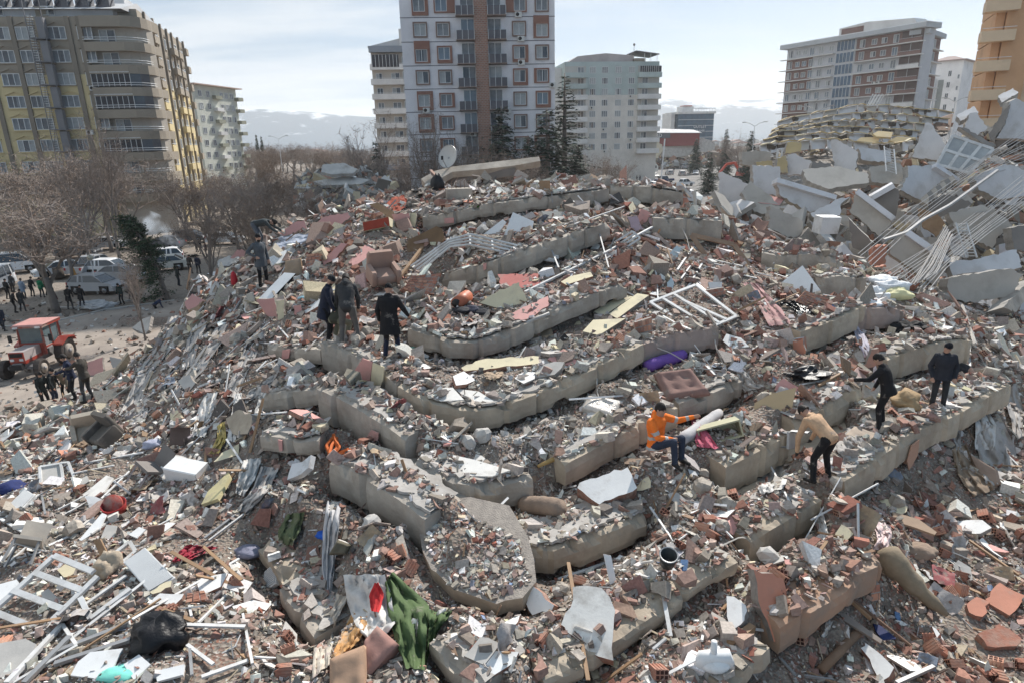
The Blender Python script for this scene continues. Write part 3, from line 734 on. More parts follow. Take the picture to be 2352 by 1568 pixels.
def win(B,x,z,w,h,nv=2,y=0.0,rz=0.0,kind=None,**kw):
 kind=kind or rnd.choice(KN)
 if w>1.2 and rnd.random()<.13:
  if 'ac' not in _wm:
   b=MB();b.box((0,-.22,0),(.85,.34,.6),plain('ac_case',(.55,.55,.53)));b.tube([(-.12,-.395,0),(-.12,-.40,0)],.22,m_dark(),10);_wm['ac']=b.mesh('air_conditioner')
  B.put('air_conditioner',_wm['ac'],x+rnd.choice([-.2,.2,w*.5 +.6]),z-h/2 -.45,y-.05)
 return B.put('window',window_me(w,h,nv,**kw),x,z,y,rz,[('pane',pane_me(w,h,kind))])
def plain(key,c,**k): return mat(key,c,k.get('rough',.9),k.get('var',.10),k.get('scale',.3),k.get('bump',.08),dirt=k.get('dirt',.28),dirtcol=tuple(v*.75 for v in c))
TW=plain('tower_render',(0.68,0.665,0.68));TB=plain('terracotta_panel',(0.24,0.125,0.095));
def brickwall(key,c,sc=1.0):
 if key in _mats: return _mats[key]
 m=mat(key,c,.9,.15,1.0,.1);t=m.node_tree;b=t.nodes['Principled BSDF']
 co=t.nodes.new('ShaderNodeTexCoord');mp_=t.nodes.new('ShaderNodeMapping');mp_.inputs['Rotation'].default_value=(R(90),0,0)
 br=t.nodes.new('ShaderNodeTexBrick');br.inputs['Scale'].default_value=sc;br.inputs['Color1'].default_value=(*c,1);br.inputs['Color2'].default_value=(c[0]*.7,c[1]*.7,c[2]*.7,1)
 br.inputs['Mortar'].default_value=(.35,.31,.28,1);br.inputs['Mortar Size'].default_value=.03;br.inputs['Brick Width'].default_value=.5;br.inputs['Row Height'].default_value=.25
 t.links.new(co.outputs['Object'],mp_.inputs[0]);t.links.new(mp_.outputs[0],br.inputs['Vector']);t.links.new(br.outputs['Color'],b.inputs['Base Color'])
 return m
B=Bd('apartment_tower','tall pale grey apartment tower with a brick column and terracotta window surrounds',938,84,1275,85.5)
def z_at(B,px,py): return B.uz(px,py)[1]
Ht=46.0
mb=MB();mb.box2((0,0,-1),(B.W,13,Ht),TW);B.part('wall',mb)
zl=[z_at(B,1180,y) for y in (39,94,148,200,252,305)]
fh=(zl[0]-zl[-1])/5
fl=[zl[-1]+fh*k for k in range(-4,12)]
mb=MB()
for z in fl:mb.box2((-.03,-.03,z-.04),(B.W+.03,.05,z+.04),plain('dark_joint',(.12,.12,.13)))
B.part('floor_joint',mb)
x0,_=B.uz(1091,120);x1,_=B.uz(1121,120)
mb=MB();mb.box2((x0,-.55,-1),(x1,0,Ht),brickwall('column_brick',(.34,.17,.12),1.2));B.part('brick_column',mb)
cols=[B.uz(x,120)[0] for x in (968,1020,1076,1137,1193,1245)]
pat={0:['LRUD','rim','U','rim','LRUD','R','rim','LRUD'],1:['R','rim','D','rim','Rw','rim','L','L'],
  4:['rim','D','Rd','rim','Lw','rim','R','rim'],5:['LU','L','rim','Uw','rim','LUD','LRU','rim']}
RIM=plain('grey_rim',(.20,.14,.12))
nfl=len(fl)
for k,z in enumerate(fl[:-1]):
 zc=z+fh*.5
 if zc<1: continue
 for ci,x in enumerate(cols):
  if ci in (2,3):
   win(B,x,zc+.1,1.7,2.2,2,kind=rnd.choice(['c','b','cd','w','dc']))
   bb=MB();s=-1 if ci==2 else 1;w0=x-1.15;w1=x+1.15
   if ci==2:w1=x0-.02;w0=x-1.45
   else:w0=x1+.02;w1=x+1.45
   bb.box2((w0,-1.0,z+.02),(w1,-.02,z+.16),plain('balcony_base',(.22,.17,.15)))
   gm=mat('smoked_panel',(.09,.09,.105),.4,.2,.5,0)
   bb.box2((w0,-1.0,z+.16),(w1,-.96,z+1.15),gm);bb.box2((w0,-.96,z+.16),(w0+.04,-.02,z+1.15),gm);bb.box2((w1-.04,-.96,z+.16),(w1,-.02,z+1.15),gm)
   for q in range(4):bb.box2((w0+(w1-w0-.05)*q/3,-1.04,z+.1),(w0+(w1-w0-.05)*q/3 +.05,-1.0,z+1.2),FRW())
   B.part('balcony',bb)
   continue
  p=pat[ci][(k+3)%8]
  t=.16
  sw={'rim':(t,t,t,t),'LRUD':(t,.42,.4,.42),'U':(t,.35,.95,t),'R':(t,.35,t,t),'D':(t,.3,t,.4),'Rw':(t,1.0,t,t),'L':(.35,t,t,t),'Rd':(t,.4,t,.4),'Lw':(1.0,t,t,t),'LU':(t,.35,.2,.4),'Uw':(.35,t,.95,t),'LUD':(.4,t,.4,.4),'LRU':(.4,t,.3,t)}[p]
  sx=-.3 if sw[1]>.9 else .3 if sw[0]>.9 else 0
  win(B,x+sx*.4,zc+(-.2 if sw[2]>.9 else 0),1.45,1.45,2,sur=RIM if p=='rim' else TB,surw=sw,key=p,kind=rnd.choice(['c','w','cd','c','b','wdw']))
YB=plain('brown_render',(.29,.25,.20));YY=plain('yellow_render',(.56,.46,.26));YP=plain('brown_pilaster',(.22,.19,.155))
B=Bd('apartment_building','long brown and yellow apartment building with pointed window hoods, solar heaters on its roof',-330,83.5,226,86.5,250)
zt=z_at(B,150,38);z7=z_at(B,150,172)
mb=MB();mb.box2((0,0,z7),(B.W,12,zt),YB);mb.box2((0,0,-1),(B.W,12,z7-.002),YY)
B.part('wall',mb)
rows_y=[z_at(B,58,y) for y in (77,130,182,234,286,336)]
fhy=(rows_y[0]-rows_y[-1])/5
rz_=[rows_y[0]-fhy*k for k in range(0,8)]
colx=[B.uz(x,77)[0] for x in (-170,-80,2,58,131,195)]
for z in rz_:
 if z<1.5: continue
 for i,x in enumerate(colx):
  w=2.2 if i!=5 else 1.8
  win(B,x,z,w,1.5,3,hood=YY if z<z7-1 else YB,key='h'+('y' if z<z7-1 else 'b'),kind=rnd.choice(['cdc','wdw','c','w','dc']))
for x in [B.uz(q,77)[0] for q in (-125,-40,30,97,160)]+[B.W-.3]:
 mb=MB();mb.box2((x-.28,-.22,-1),(x+.28,-.002,zt+.02),YP);B.part('pilaster',mb)
fx=B.uz(97,77)[0];mb=MB();ms=mat('stair_steel',(.16,.16,.17),.6,.2,1,0)
for z in rz_:
 zz=z-.75
 mb.box2((fx-.9,-1.5,zz-.12),(fx+1.1,-.24,zz),ms)
 for q in range(9):mb.box2((fx-.85 +q*.0,-1.4,zz+.3 *q+.1),(fx-.25,-.9,zz+.3 *q+.14),FRW())
 mb.bar((fx-.85,-1.4,zz),(fx-.3,-1.4,zz+fhy),.05,.05,ms);mb.bar((fx-.2,-1.4,zz),(fx-.2,-1.4,zz+fhy),.05,.05,ms)
 mb.box2((fx+.1,-1.2,zz),(fx+.9,-.3,zz+fhy-.3),plain('stair_sheet',(.20,.20,.21)))
for xx in (fx-.9,fx+1.1):
 mb.bar((xx,-1.45,0),(xx,-1.45,zt+3),.08,.08,ms)
B.part('fire_stair',mb)
bx0=B.W;bx1=bx0+6.9
mb=MB()
def bay(r0,r1,z0,z1,m,mb,inset=0.0):
 pts=[]
 w=bx1-bx0
 prof=[(0,0),(w*.72,0),(w*.88,.5),(w,1.5),(w+.25,3.0)]
 P=[(bx0+x+inset*0,y-.6 +inset) for x,y in prof]+[(bx1+.2 -inset,6),(bx0,6)]
 mb.prism([(x,y,z0) for x,y in P],(0,0,z1-z0),m)
 return P
bay(0,0,-1,zt,plain('bay_recess',(.40,.36,.31)),mb,1.3)
B.part('bay_wall',mb)
for k,z in enumerate(rz_):
 zb=z-1.15
 if zb<0: continue
 mb=MB();bay(0,0,zb-1.1,zb+.0,YB,mb)
 for q in (0.28,.55):
  mb.tube([(bx0,-.6,zb+q),(bx0+4.9,-.6,zb+q),(bx0+6.1,-.1,zb+q),(bx0+6.9,.9,zb+q),(bx0+7.1,2.4,zb+q)],.035,FRW(),5)
 B.part('balcony',mb)
 if k in (2,3,5):
  mb=MB();g=mat('black_blind',(.02,.022,.03),.35,.3,1,0)
  mb.box2((bx0+.1,-.52,zb+.1),(bx0+4.9,-.45,zb+1.85),g)
  mb.prism([(bx0+4.9,-.5,zb+.1),(bx0+6.1,0,zb+.1),(bx0+6.85,.95,zb+.1),(bx0+6.7,1.0,zb+.1),(bx0+4.9,-.4,zb+.1)],(0,0,1.75),GLS())
  for q in range(8):mb.box2((bx0+.1 +q*.69,-.58,zb+.1),(bx0+.15 +q*.69,-.52,zb+1.9),FRW())
  mb.box2((bx0+.05,-.6,zb+1.82),(bx0+4.95,-.5,zb+1.95),FRW())
  B.part('glazed_balcony',mb)
 else:
  win(B,bx0+2.6,zb+.55,2.0,2.1,2,y=.69,kind='cd',key='bal')
mb=MB();bay(0,0,zt-1.3,zt,YB,mb);B.part('parapet',mb)
zr=z_at(B,150,15)
mb=MB();mb.box2((0,2.5,zt),(bx0+3,11,zr),plain('roof_storey',(.50,.51,.53)));mb.prism([(0,1.5,zr),(0,12,zr),(0,7,zr+1.6)],(bx0+4.5,0,0),plain('roof_sheet',(.52,.52,.52)));B.part('roof',mb)
for q in range(9):
 x=bx0-20 +q*2.6
 mb=MB();mb.prism([(x,2.6,zr+.2),(x+1.9,2.6,zr+.2),(x+1.9,4.4,zr+1.9),(x,4.4,zr+1.9)],(0,.1,-.1),mat('solar_black',(.03,.03,.04),.3,.2,1,0))
 mb.tube([(x-.1,4.5,zr+2.15),(x+2.0,4.5,zr+2.15)],.3,FRW(),8);mb.box2((x+.1,3.0,zr-.2),(x+.18,4.6,zr+2.0),ms);mb.box2((x+1.7,3.0,zr-.2),(x+1.78,4.6,zr+2.0),ms)
 B.part('solar_heater',mb)
for x in (bx0-17,bx0-11.3,bx0-5):win(B,x,zt+1.1,1.6,1.1,2,y=2.5,kind='cd',key='rf')
for c in KIDS(B.o): pass
B2=Bd('apartment_building','receding brown and yellow wing with narrow balconies, right of the curved balcony corner',352,91,442,119,250)
zt2=z_at(B2,352,51);z72=z_at(B2,358,184)
mb=MB();mb.box2((0,0,z72),(B2.W,12,zt2),YB);mb.box2((0,0,-1),(B2.W,12,z72-.002),YY);B2.part('wall',mb)
L=B2.W
for z in [zt2-2.3 -3.0 *k for k in range(0,9)]:
 if z<1: continue
 for i,f in enumerate((.05,.19,.33,.5,.61,.75,.93)):
  x=f*L
  if i in (1,4,5):
   mb=MB();mb.box2((x-1.5,-.9,z-1.2),(x+1.5,-.002,z-.25),YB if z>z72 else YY)
   mb.box2((x-1.5,-.85,z-.1),(x+1.5,-.8,z-.04),FRW())
   B2.part('balcony',mb)
   win(B2,x,z+.2,1.9,1.6,2,kind=rnd.choice(['b','w','cd','d']),key='w')
  else:win(B2,x,z,1.1,1.5,2,hood=YB if z>z72 else YY,key='n'+('b' if z>z72 else 'y'),kind=rnd.choice(['w','c','dc']))
for f in (.11,.27,.42,.56,.68,.84,.99):
 mb=MB();mb.box2((f*L-.25,-.3,-1),(f*L+.25,-.002,zt2+.25),YP);B2.part('pilaster',mb)
mb=MB();mb.box2((L-1.2,1.5,zt2-24),(L+.9,8,zt2-1.0),YP)
for k in range(8):mb.box2((L-.6,-.6,zt2-2.0 -3 *k),(L+1.4,.6,zt2-.9 -3 *k),YB)
B2.part('end_balcony',mb)
mb=MB();mb.box2((L*.25,3,zt2),(L*.6,9,zt2+3.0),plain('roof_storey',(.50,.51,.53)));B2.part('roof_storey',mb)
def block(name,label,pl,dl,pr,dr,ytop,xtop,depth,wall,rows,cols,w,h,nv=2,base=-1,kinds=None,bands=None,yref=320):
 """plain apartment block: rows = (z of highest window, storey height, count), cols = fractions of the width"""
 B=Bd(name,label,pl,dl,pr,dr,yref)
 H=z_at(B,xtop,ytop)
 mb=MB();mb.box2((0,0,base),(B.W,depth,H),wall);B.part('wall',mb)
 for k in range(rows[2]):
  z=H-rows[0]-rows[1]*k
  if z<1: break
  for f in cols:win(B,f*B.W,z,w,h,nv,kind=rnd.choice(kinds or KN),key=name)
 return B,H
PG=plain('pale_green_render',(.50,.51,.45));OL=plain('olive_render',(.27,.27,.21));LG=plain('light_render',(.64,.63,.61))
B,H=block('apartment_building','small pale olive apartment block far behind the brown and yellow one',462,165,556,182,206,540,12,PG,(2.0,3.0,9),(.12,.3,.62,.74,.87),1.5,1.5)
mb=MB();mb.prism([(-1,-1.2,H),(B.W+1.5,-1.2,H),(B.W+1.5,12,H+.1),(-1,12,H+.1)],(0,0,.25),plain('pink_roof',(.45,.33,.28)));B.part('roof',mb)
for k in range(8):
 mb=MB();mb.box2((B.W*.4,-1.1,H-3.1 -3 *k),(B.W*.56,-.002,H-2.2 -3 *k),OL if k%2 ==0 else LG);B.part('balcony',mb);mb=MB();mb.box2((B.W*.94,-1.3,H-3.1 -3 *k),(B.W+1.2,1,H-2.2 -3 *k),OL);B.part('balcony',mb)
mb=MB();mb.box2((-5,3,H),(3,9,H+2.4),LG);B.part('roof_storey',mb)
B=Bd('apartment_building','narrow white block with open balconies, partly hidden by the grey tower',866,143,960,144,320)
H=z_at(B,880,106)
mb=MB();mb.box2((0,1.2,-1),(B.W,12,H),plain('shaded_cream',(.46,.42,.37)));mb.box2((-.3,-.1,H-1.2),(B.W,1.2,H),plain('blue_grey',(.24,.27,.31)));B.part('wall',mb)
for k in range(9):
 z=H-4.5 -3.0 *k
 if z<0: break
 mb=MB();mb.box2((-.3,-.1,z-.2),(B.W,1.2,z+(.95 if k<7 else 1.0)),LG if k!=7 else plain('blue_grey',(.24,.27,.31)));mb.box2((0,-.06,z+1.1),(B.W,-.02,z+1.15),FRW());B.part('balcony',mb)
 win(B,B.W*.16,z+1.5,1.3,1.4,2,y=1.19,key='sl',kind=rnd.choice(['d','w','cd']));win(B,B.W*.55,z+1.5,1.8,1.5,2,y=1.19,key='sl',kind=rnd.choice(['d','w','cd']));win(B,B.W*.82,z+1.6,1.6,1.7,3,y=.6,key='sl2',kind='c')
mb=MB();mb.box2((.2,-.15,H-4.2),(B.W*.66,-.05,H-1.7),mat('black_blind',(.02,.022,.03),.35,.3,1,0))
for q in range(8):mb.box2((.2 +q*.75,-.2,H-4.2),(.28 +q*.75,-.15,H-1.7),FRW())
B.part('glazed_balcony',mb)
mb=MB();mb.prism([(-.6,1,H),(B.W,1,H),(B.W,1,H+2.2)],(0,9,0),plain('roof_sheet',(.52,.52,.52)));mb.box2((B.W*.7,.6,H),(B.W,8,H+3.4),LG);B.part('roof',mb)
TG=plain('teal_render',(.38,.45,.44));BG=plain('beige_render',(.62,.59,.54))
B=Bd('apartment_building','grey green and beige apartment block with end balconies, right of the grey tower',1298,176,1508,180,320)
H=z_at(B,1400,142);zm=z_at(B,1400,219)
mb=MB();mb.box2((0,0,zm),(B.W,14,H),TG);mb.box2((0,0,-1),(B.W,14,zm-.002),BG);mb.box2((-3.5,4,-1),(-.002,30,H-1),LG);B.part('wall',mb)
for r in range(8):
 z=z_at(B,1400,161 +25.2 *r)
 if z<1: break
 for cx in (1361,1389,1420,1450):win(B,B.uz(cx,200)[0],z,1.7,1.6,3,key='gg',kind=rnd.choice(['c','w','cdc','wdw']))
 for (xa,xb) in ((-.3,B.uz(1347,200)[0]),(B.uz(1463,200)[0],B.W+.3)):
  mb=MB();mb.box2((xa,-1.5,z-2.0),(xb,-.002,z-.75),TG if z>zm+2 else LG)
  mb.box2((xa+.2,-.05,z-.74),(xb-.2,-.004,z+.95),plain('balcony_shade',(.42,.41,.38)))
  if r==0 and xa>5:
   mb.box2((xa+.2,-1.4,z-.7),(xb-.2,-1.3,z+.8),mat('black_blind',(.02,.022,.03),.35,.3,1,0))
   for q in range(10):mb.box2((xa+.2 +q*.58,-1.45,z-.7),(xa+.26 +q*.58,-1.4,z+.8),FRW())
  B.part('balcony',mb)
  win(B,xa+2.2 if xa>5 else xb-1.6,z-.1,1.7,1.7,2,y=-.05,key='gb',kind=rnd.choice(['d','cd','w']))
mb=MB();h1=z_at(B,1395,121)
mb.prism([(B.uz(1308,142)[0],1.5,H),(B.uz(1462,142)[0],1.5,H),(B.uz(1460,126)[0],1.5,z_at(B,1460,126)),(B.uz(1395,120)[0],1.5,h1),(B.uz(1330,128)[0],1.5,z_at(B,1330,128))],(0,11,0),plain('pink_grey_render',(.42,.37,.36)));B.part('roof_storey',mb)
mb=MB();xa=B.uz(1458,142)[0];mb.prism([(xa,-1,H+2.3),(B.W-.5,-1,H+1.6),(B.W-.5,-1,H+1.8),(xa,-1,H+2.6)],(0,8,0),plain('dark_joint',(.12,.12,.13)))
for q in (.35,.6,.85):mb.box2((xa+(B.W-xa)*q,-.6,H),(xa+(B.W-xa)*q+.12,-.5,H+1.9),FRW())
mb.box2((xa,0,H),(xa+3,4,H+.8),YP);mb.tube([(xa+.4,2,H+2),(xa+.4,2,H+4.6)],.06,ms,5);mb.ball((xa+.4,2,H+4.4),.35,ms);B.part('roof_canopy',mb)
B=Bd('showroom_building','small blue glass showroom with a white lettered sign, far down the street',1557,296,1638,300,300)
H=z_at(B,1600,262)
mb=MB();mb.box2((0,0,-1),(B.W,12,H),mat('blue_glass_wall',(.05,.10,.15),.3,.35,.5,0));B.part('wall',mb)
mb=MB();mb.box2((-.7,-.6,H),(B.W+.6,12,H+1.0),LG)
for k in range(1,6):mb.box2((0,-.08,H-2.6 *k),(B.W,-.01,H-2.6 *k+.18),FRW())
for q in range(14):mb.box2((q*B.W/13 -.1,-.5,H+1),(q*B.W/13 +.1,-.35,H+2.2),FRW())
mb.box2((-.7,-.5,H+2.2),(B.W+.5,-.35,H+2.5),FRW());mb.box2((3,3,H+1),(9,8,H+3.4),LG);mb.box2((4,2.6,H+3.4),(8,7,H+3.8),mat('red_sheet',(.35,.07,.05),.6));mb.box2((-2.6,2,-1),(-.8,11,H+.6),LG)
for k in range(5):mb.box2((-2.8,1.8,H-3 *k),(-.7,2,H-3 *k+.3),FRW())
B.part('cornice',mb)
def text_me(name,body,size,ext,m):
 cu=bpy.data.curves.new(name,'FONT');cu.body=body;cu.size=size;cu.extrude=ext;cu.align_x='CENTER';cu.align_y='CENTER';cu.resolution_u=2
 o=bpy.data.objects.new(name,cu);COL.objects.link(o)
 dg=bpy.context.evaluated_depsgraph_get();me=bpy.data.meshes.new_from_object(o.evaluated_get(dg));bpy.data.objects.remove(o)
 me.materials.clear();me.materials.append(m); return me
xs,zs=B.uz(1607,296)
mb=MB();mb.box2((xs-2.9,-.16,zs-2),(xs+2.9,-.09,zs+2.2),mat('sign_blue',(.06,.10,.14),.5));B.part('sign_board',mb)
for tx,dz,sz in (('OUTLET',.8,1.75),('SERAMIK',-1.0,1.35)):
 o=mesh_obj('lettering',text_me('lettering',tx,sz,.03,FRW()),B.o,(xs,-.2,zs+dz),(R(90),0,0))
RB=plain('maroon_render',(.19,.115,.10));RG=plain('cool_grey_render',(.46,.47,.49));GB=mat('navy_glass',(.06,.11,.17),.2,.3,.5,0)
B=Bd('apartment_building','long maroon and grey apartment block with a column of blue glazing',1797,200,2098,166,250)
zA=z_at(B,1810,108);zB=z_at(B,2080,79)
H=(zA+zB)/2;L=B.W
mb=MB();mb.box2((0,0,-1),(L,4.5,H),RG);B.part('wall',mb)
mb=MB();mb.box2((-1.6,-1.6,H),(L+1.0,5,H+1.1),plain('roof_edge',(.42,.44,.46)));mb.prism([(-1.6,-1.6,H+1.1),(L+1.2,-1.6,H+1.1),(L+1.0,5,H+1.1),(-1.6,5,H+1.1)],(0,0,.2),plain('white_roof',(.68,.69,.70)))
mb.prism([(L*.42,-.5,H+1.3),(L*.95,-.5,H+1.3),(L*.93,-.5,H+2.6),(L*.62,-.5,H+3.7),(L*.42,-.5,H+3.2)],(0,5,0),LG);mb.box2((L*.44,-.6,H+1.5),(L*.6,-.52,H+2.9),RB);B.part('roof',mb)
gx0,gx1=B.uz(1913,200)[0],B.uz(1953,200)[0]
for k in range(11):
 z1=H-3.05 *k;z0=z1-3.05
 if z0<0: break
 mb=MB();mb.box2((gx0,-.12,z0+.5),(gx1,-.002,z1-.15),GB)
 for q in range(6):mb.box2((gx0+(gx1-gx0)*q/5 -.05,-.18,z0+.5),(gx0+(gx1-gx0)*q/5 +.05,-.12,z1-.15),FRW())
 B.part('glazing',mb)
 mb=MB();mb.box2((-1.5,-1.3,z0-.08),(gx0-.3,-.002,z0+.12),LG);mb.box2((gx1+.3,-1.3,z0-.08),(L+.6,-.002,z0+.12),LG);B.part('balcony_slab',mb)
 for (a,b2,br) in ((0,.55,k in (1,2,3,5,6)),(.55,1,k in (9,))):
  if br:mb=MB();mb.box2((gx0*a+.1,-.06,z0+.13),(gx0*b2-.1,-.004,z1-.09),RB);B.part('maroon_panel',mb)
 if k in (0,1,3,4,6,7):mb=MB();mb.box2((gx1+.4,-.06,z0+.13),(L-.1,-.004,z1-.09),RB);B.part('maroon_panel',mb)
 for f in (.08,.24,.38,.52,.70,.9):win(B,gx0*f,z0+1.5,1.5,2.0 if f in (.08,.52,.7) else 1.4,2,y=-.06,key='mr',kind=rnd.choice(['c','w','cd','b']))
 for f in (.12,.3,.45,.62):win(B,gx1+(L-gx1)*f,z0+1.5,1.5,2.0 if f in (.12,.62) else 1.4,2,y=-.06,key='mr',kind=rnd.choice(['c','w','cd','b']))
 mb=MB();a,b2=gx1+(L-gx1)*.7,L+.3
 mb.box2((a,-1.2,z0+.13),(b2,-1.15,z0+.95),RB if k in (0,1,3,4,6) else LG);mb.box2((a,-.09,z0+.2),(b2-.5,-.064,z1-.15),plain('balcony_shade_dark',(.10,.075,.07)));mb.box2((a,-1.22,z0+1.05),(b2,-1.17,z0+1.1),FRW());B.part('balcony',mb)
Bs=Bd('apartment_building','narrow grey and maroon end of the long block, nearest the white towers',2100,166.5,2136,176,250)
zt_=z_at(Bs,2120,76)
mb=MB();mb.box2((0,0,-1),(Bs.W,3,zt_),RG);mb.box2((-.6,-1,zt_),(Bs.W+1,3.5,zt_+1.1),plain('roof_edge',(.42,.44,.46)));Bs.part('wall',mb)
for k in range(9):
 z0=zt_-3.05 *(k+1)
 if k not in (2,5):mb=MB();mb.box2((Bs.W*.3,-.08,z0+.15),(Bs.W,-.002,z0+2.9),RB);Bs.part('maroon_panel',mb)
 mb=MB();mb.box2((Bs.W*.2,-1.0,z0-.08),(Bs.W+1.0,-.08,z0+.1),LG);Bs.part('balcony_slab',mb)
 win(Bs,Bs.W*.6,z0+1.4,2.6,2.1,3,y=-.08,key='e',kind=rnd.choice(['c','w','cd']))
WH=plain('white_render',(.72,.71,.70));GR=plain('grey_green_stripe',(.25,.27,.26))
B=Bd('apartment_tower','white apartment tower with grey vertical stripes and a low hipped roof',2118,196,2196,190,250)
H=z_at(B,2160,143);L=B.W
mb=MB();mb.box2((0,0,-1),(L,14,H),WH);mb.prism([(-.8,-.8,H),(L+.8,-.8,H),(L*.6,4,H+1.6),(L*.4,4,H+1.6)],(0,.1,.1),plain('tile_roof',(.33,.25,.23)));mb.box2((-.8,-.8,H),(L+.8,15,H+.3),plain('tile_roof',(.33,.25,.23)));B.part('wall',mb)
mb=MB();mb.box2((L*.36,-.1,-1),(L*.52,-.002,H-5),GR);mb.box2((-.4,-1.6,-1),(L*.3,-.002,H-4.5),WH);B.part('stripe',mb)
for k in range(9):win(B,L*.66,H-3.4 -3.1 *k,.9,1.6,2,key='wt',kind='d');win(B,L*.92,H-4.4 -3.1 *k,.6,1.2,1,key='wt',kind='w')
B=Bd('apartment_tower','lower white apartment tower with a grey stripe at the far right',2192,205,2230,205,250)
H=z_at(B,2210,164);L=B.W
mb=MB();mb.box2((0,0,-1),(L,14,H),WH);mb.box2((-.4,-.6,H),(L+.6,14,H+.5),LG);mb.box2((L*.02,-.1,-1),(L*.4,-.002,H-.5),GR);B.part('wall',mb)
for k in range(8):win(B,L*.84,H-4.5 -3.1 *k,.8,1.2,1,key='wt',kind='d')
OR=plain('orange_render',(.58,.35,.20));OC=plain('peach_render_wall',(.64,.49,.34))
B=Bd('apartment_building','orange and peach apartment building with box balconies at the right edge',2292,72,2700,66,150)
mb=MB();mb.box2((0,0,-1),(B.W,14,42),OC);mb.box2((-.02,-.25,-1),(2.6,13,42),OR);B.part('wall',mb)
zs=[z_at(B,2330,y) for y in (36,104,172)];f3=(zs[0]-zs[2])/2
for k in range(-5,5):
 z=zs[0]-f3*k
 mb=MB();mb.box2((2.62,-.12,z-1.75),(B.W,-.002,z-1.05),plain('peach_band',(.60,.43,.28)));B.part('sill_band',mb)
 win(B,4.6,z,2.7,1.8,3,key='or',kind=rnd.choice(['c','cdc']));win(B,9.6,z,2.4,1.8,3,key='or',kind='c')
 mb=MB();mb.box2((-2.2,-1.3,z-2.6),(.9,.6,z-2.42),OC);mb.box2((-2.2,-1.3,z-2.42),(.9,-1.18,z-1.5),OC);mb.box2((-2.2,-1.18,z-2.42),(-2.08,.6,z-1.5),OC)
 mb.box2((-2.2,-1.28,z-1.25),(.9,-1.23,z-1.2),FRW());mb.box2((-.9,.2,z-2.4),(-.1,9,z+.5),OR);B.part('balcony',mb)
# ================================================================ helpers for single things lying on the heap
def vn(s):
 if not isinstance(s,str): return Vector(s).normalized()
 return Vector({'u':(0,-.30,.95),'f':(0,-.85,.52),'l':(-.5,-.55,.67),'r':(.5,-.55,.67),'ul':(-.35,-.25,.9),'ur':(.35,-.25,.9),'v':(0,-1,.12),'vl':(-.6,-.78,.1),'vr':(.6,-.78,.1)}[s]).normalized()
def plane_for(poly,n,lift=0.03,depth=None):
 """a plane of given normal resting on the heap under a traced outline"""
 n=vn(n);cx=sum(p[0] for p in poly)/len(poly);cy=sum(p[1] for p in poly)/len(poly)
 if depth is not None: return at(cx,cy,depth),n
 p0=hit(cx,cy)
 ex=0
 for x,y in poly:
  q=onplane(x,y,p0,n);dq=(q-CAM).dot(_fw);ex=max(ex,min(1.2,dq-hitd(x,y)))
 r=rayd(cx,cy)
 return p0-r*(ex*.55 +lift),n
def panel(name,poly,n,m,t=.04,label=None,cat=None,m2=None,lift=.03,depth=None,group=None,rag=0.0,parent=None):
 p0,n=plane_for(poly,n,lift,depth)
 P=[]
 for i,(x,y) in enumerate(poly):
  P.append(onplane(x,y,p0,n))
 if rag>0:          # broken, crumbled outline
  Q=[]
  for i in range(len(P)):
   a,b=P[i],P[(i+1)%len(P)];k=max(2,min(9,int((b-a).length/.12)))
   s=(b-a).cross(n).normalized()
   for j in range(k):Q.append(a.lerp(b,j/k)+s*(rnd.uniform(-1,1)*rag if j else 0)+(b-a)*(rnd.uniform(-.3,.3)/k if j else 0))
  P=Q
 c=sum(P,Vector())/len(P)
 b=MB();b.prism([q+n*t*.5 for q in P],-n*t,m,m2)
 o=b.build(name, None,c) if parent is None else b.wbuild(name,parent)
 if label:tag(o,label,cat,group)
 o['_n']=0; del o['_n']
 return o
def pts3(pts,lift=.05,depth=None):
 """picture points to a line in the place; the ends rest on the heap"""
 if depth is None:
  d0,d1=hitd(*pts[0])-lift,hitd(*pts[-1])-lift
  n=len(pts);D=[d0+(d1-d0)*i/(n-1) for i in range(n)]
  ex=0
  for (x,y),d in zip(pts,D):ex=max(ex,min(.8,d-hitd(x,y)))
  mx_=0
  for i in range(1,8):
   f=i/8 *(n-1);k=int(f);a=f-k
   if k>=n-1: break
   x=pts[k][0]*(1 -a)+pts[k+1][0]*a;y=pts[k][1]*(1 -a)+pts[k+1][1]*a;d=D[k]*(1 -a)+D[k+1]*a
   mx_=max(mx_,min(.8,d-hitd(x,y)))
  D=[d-max(ex,mx_)*.7 for d in D]
 else:D=depth if isinstance(depth,(list,tuple)) else [depth]*len(pts)
 return [at(x,y,d) for (x,y),d in zip(pts,D)]
def bar_px(name,pts,w,m,label,cat,h=None,lift=.06,depth=None,group=None,parent=None):
 P=pts3(pts,lift,depth);c=sum(P,Vector())/len(P)
 b=MB()
 if len(P)==2:b.bar(P[0],P[1],w,h or w,m)
 else:b.tube(P,w*.5,m,6)
 o=b.build(name, None,c) if parent is None else b.wbuild(name,parent)
 return tag(o,label,cat,group)
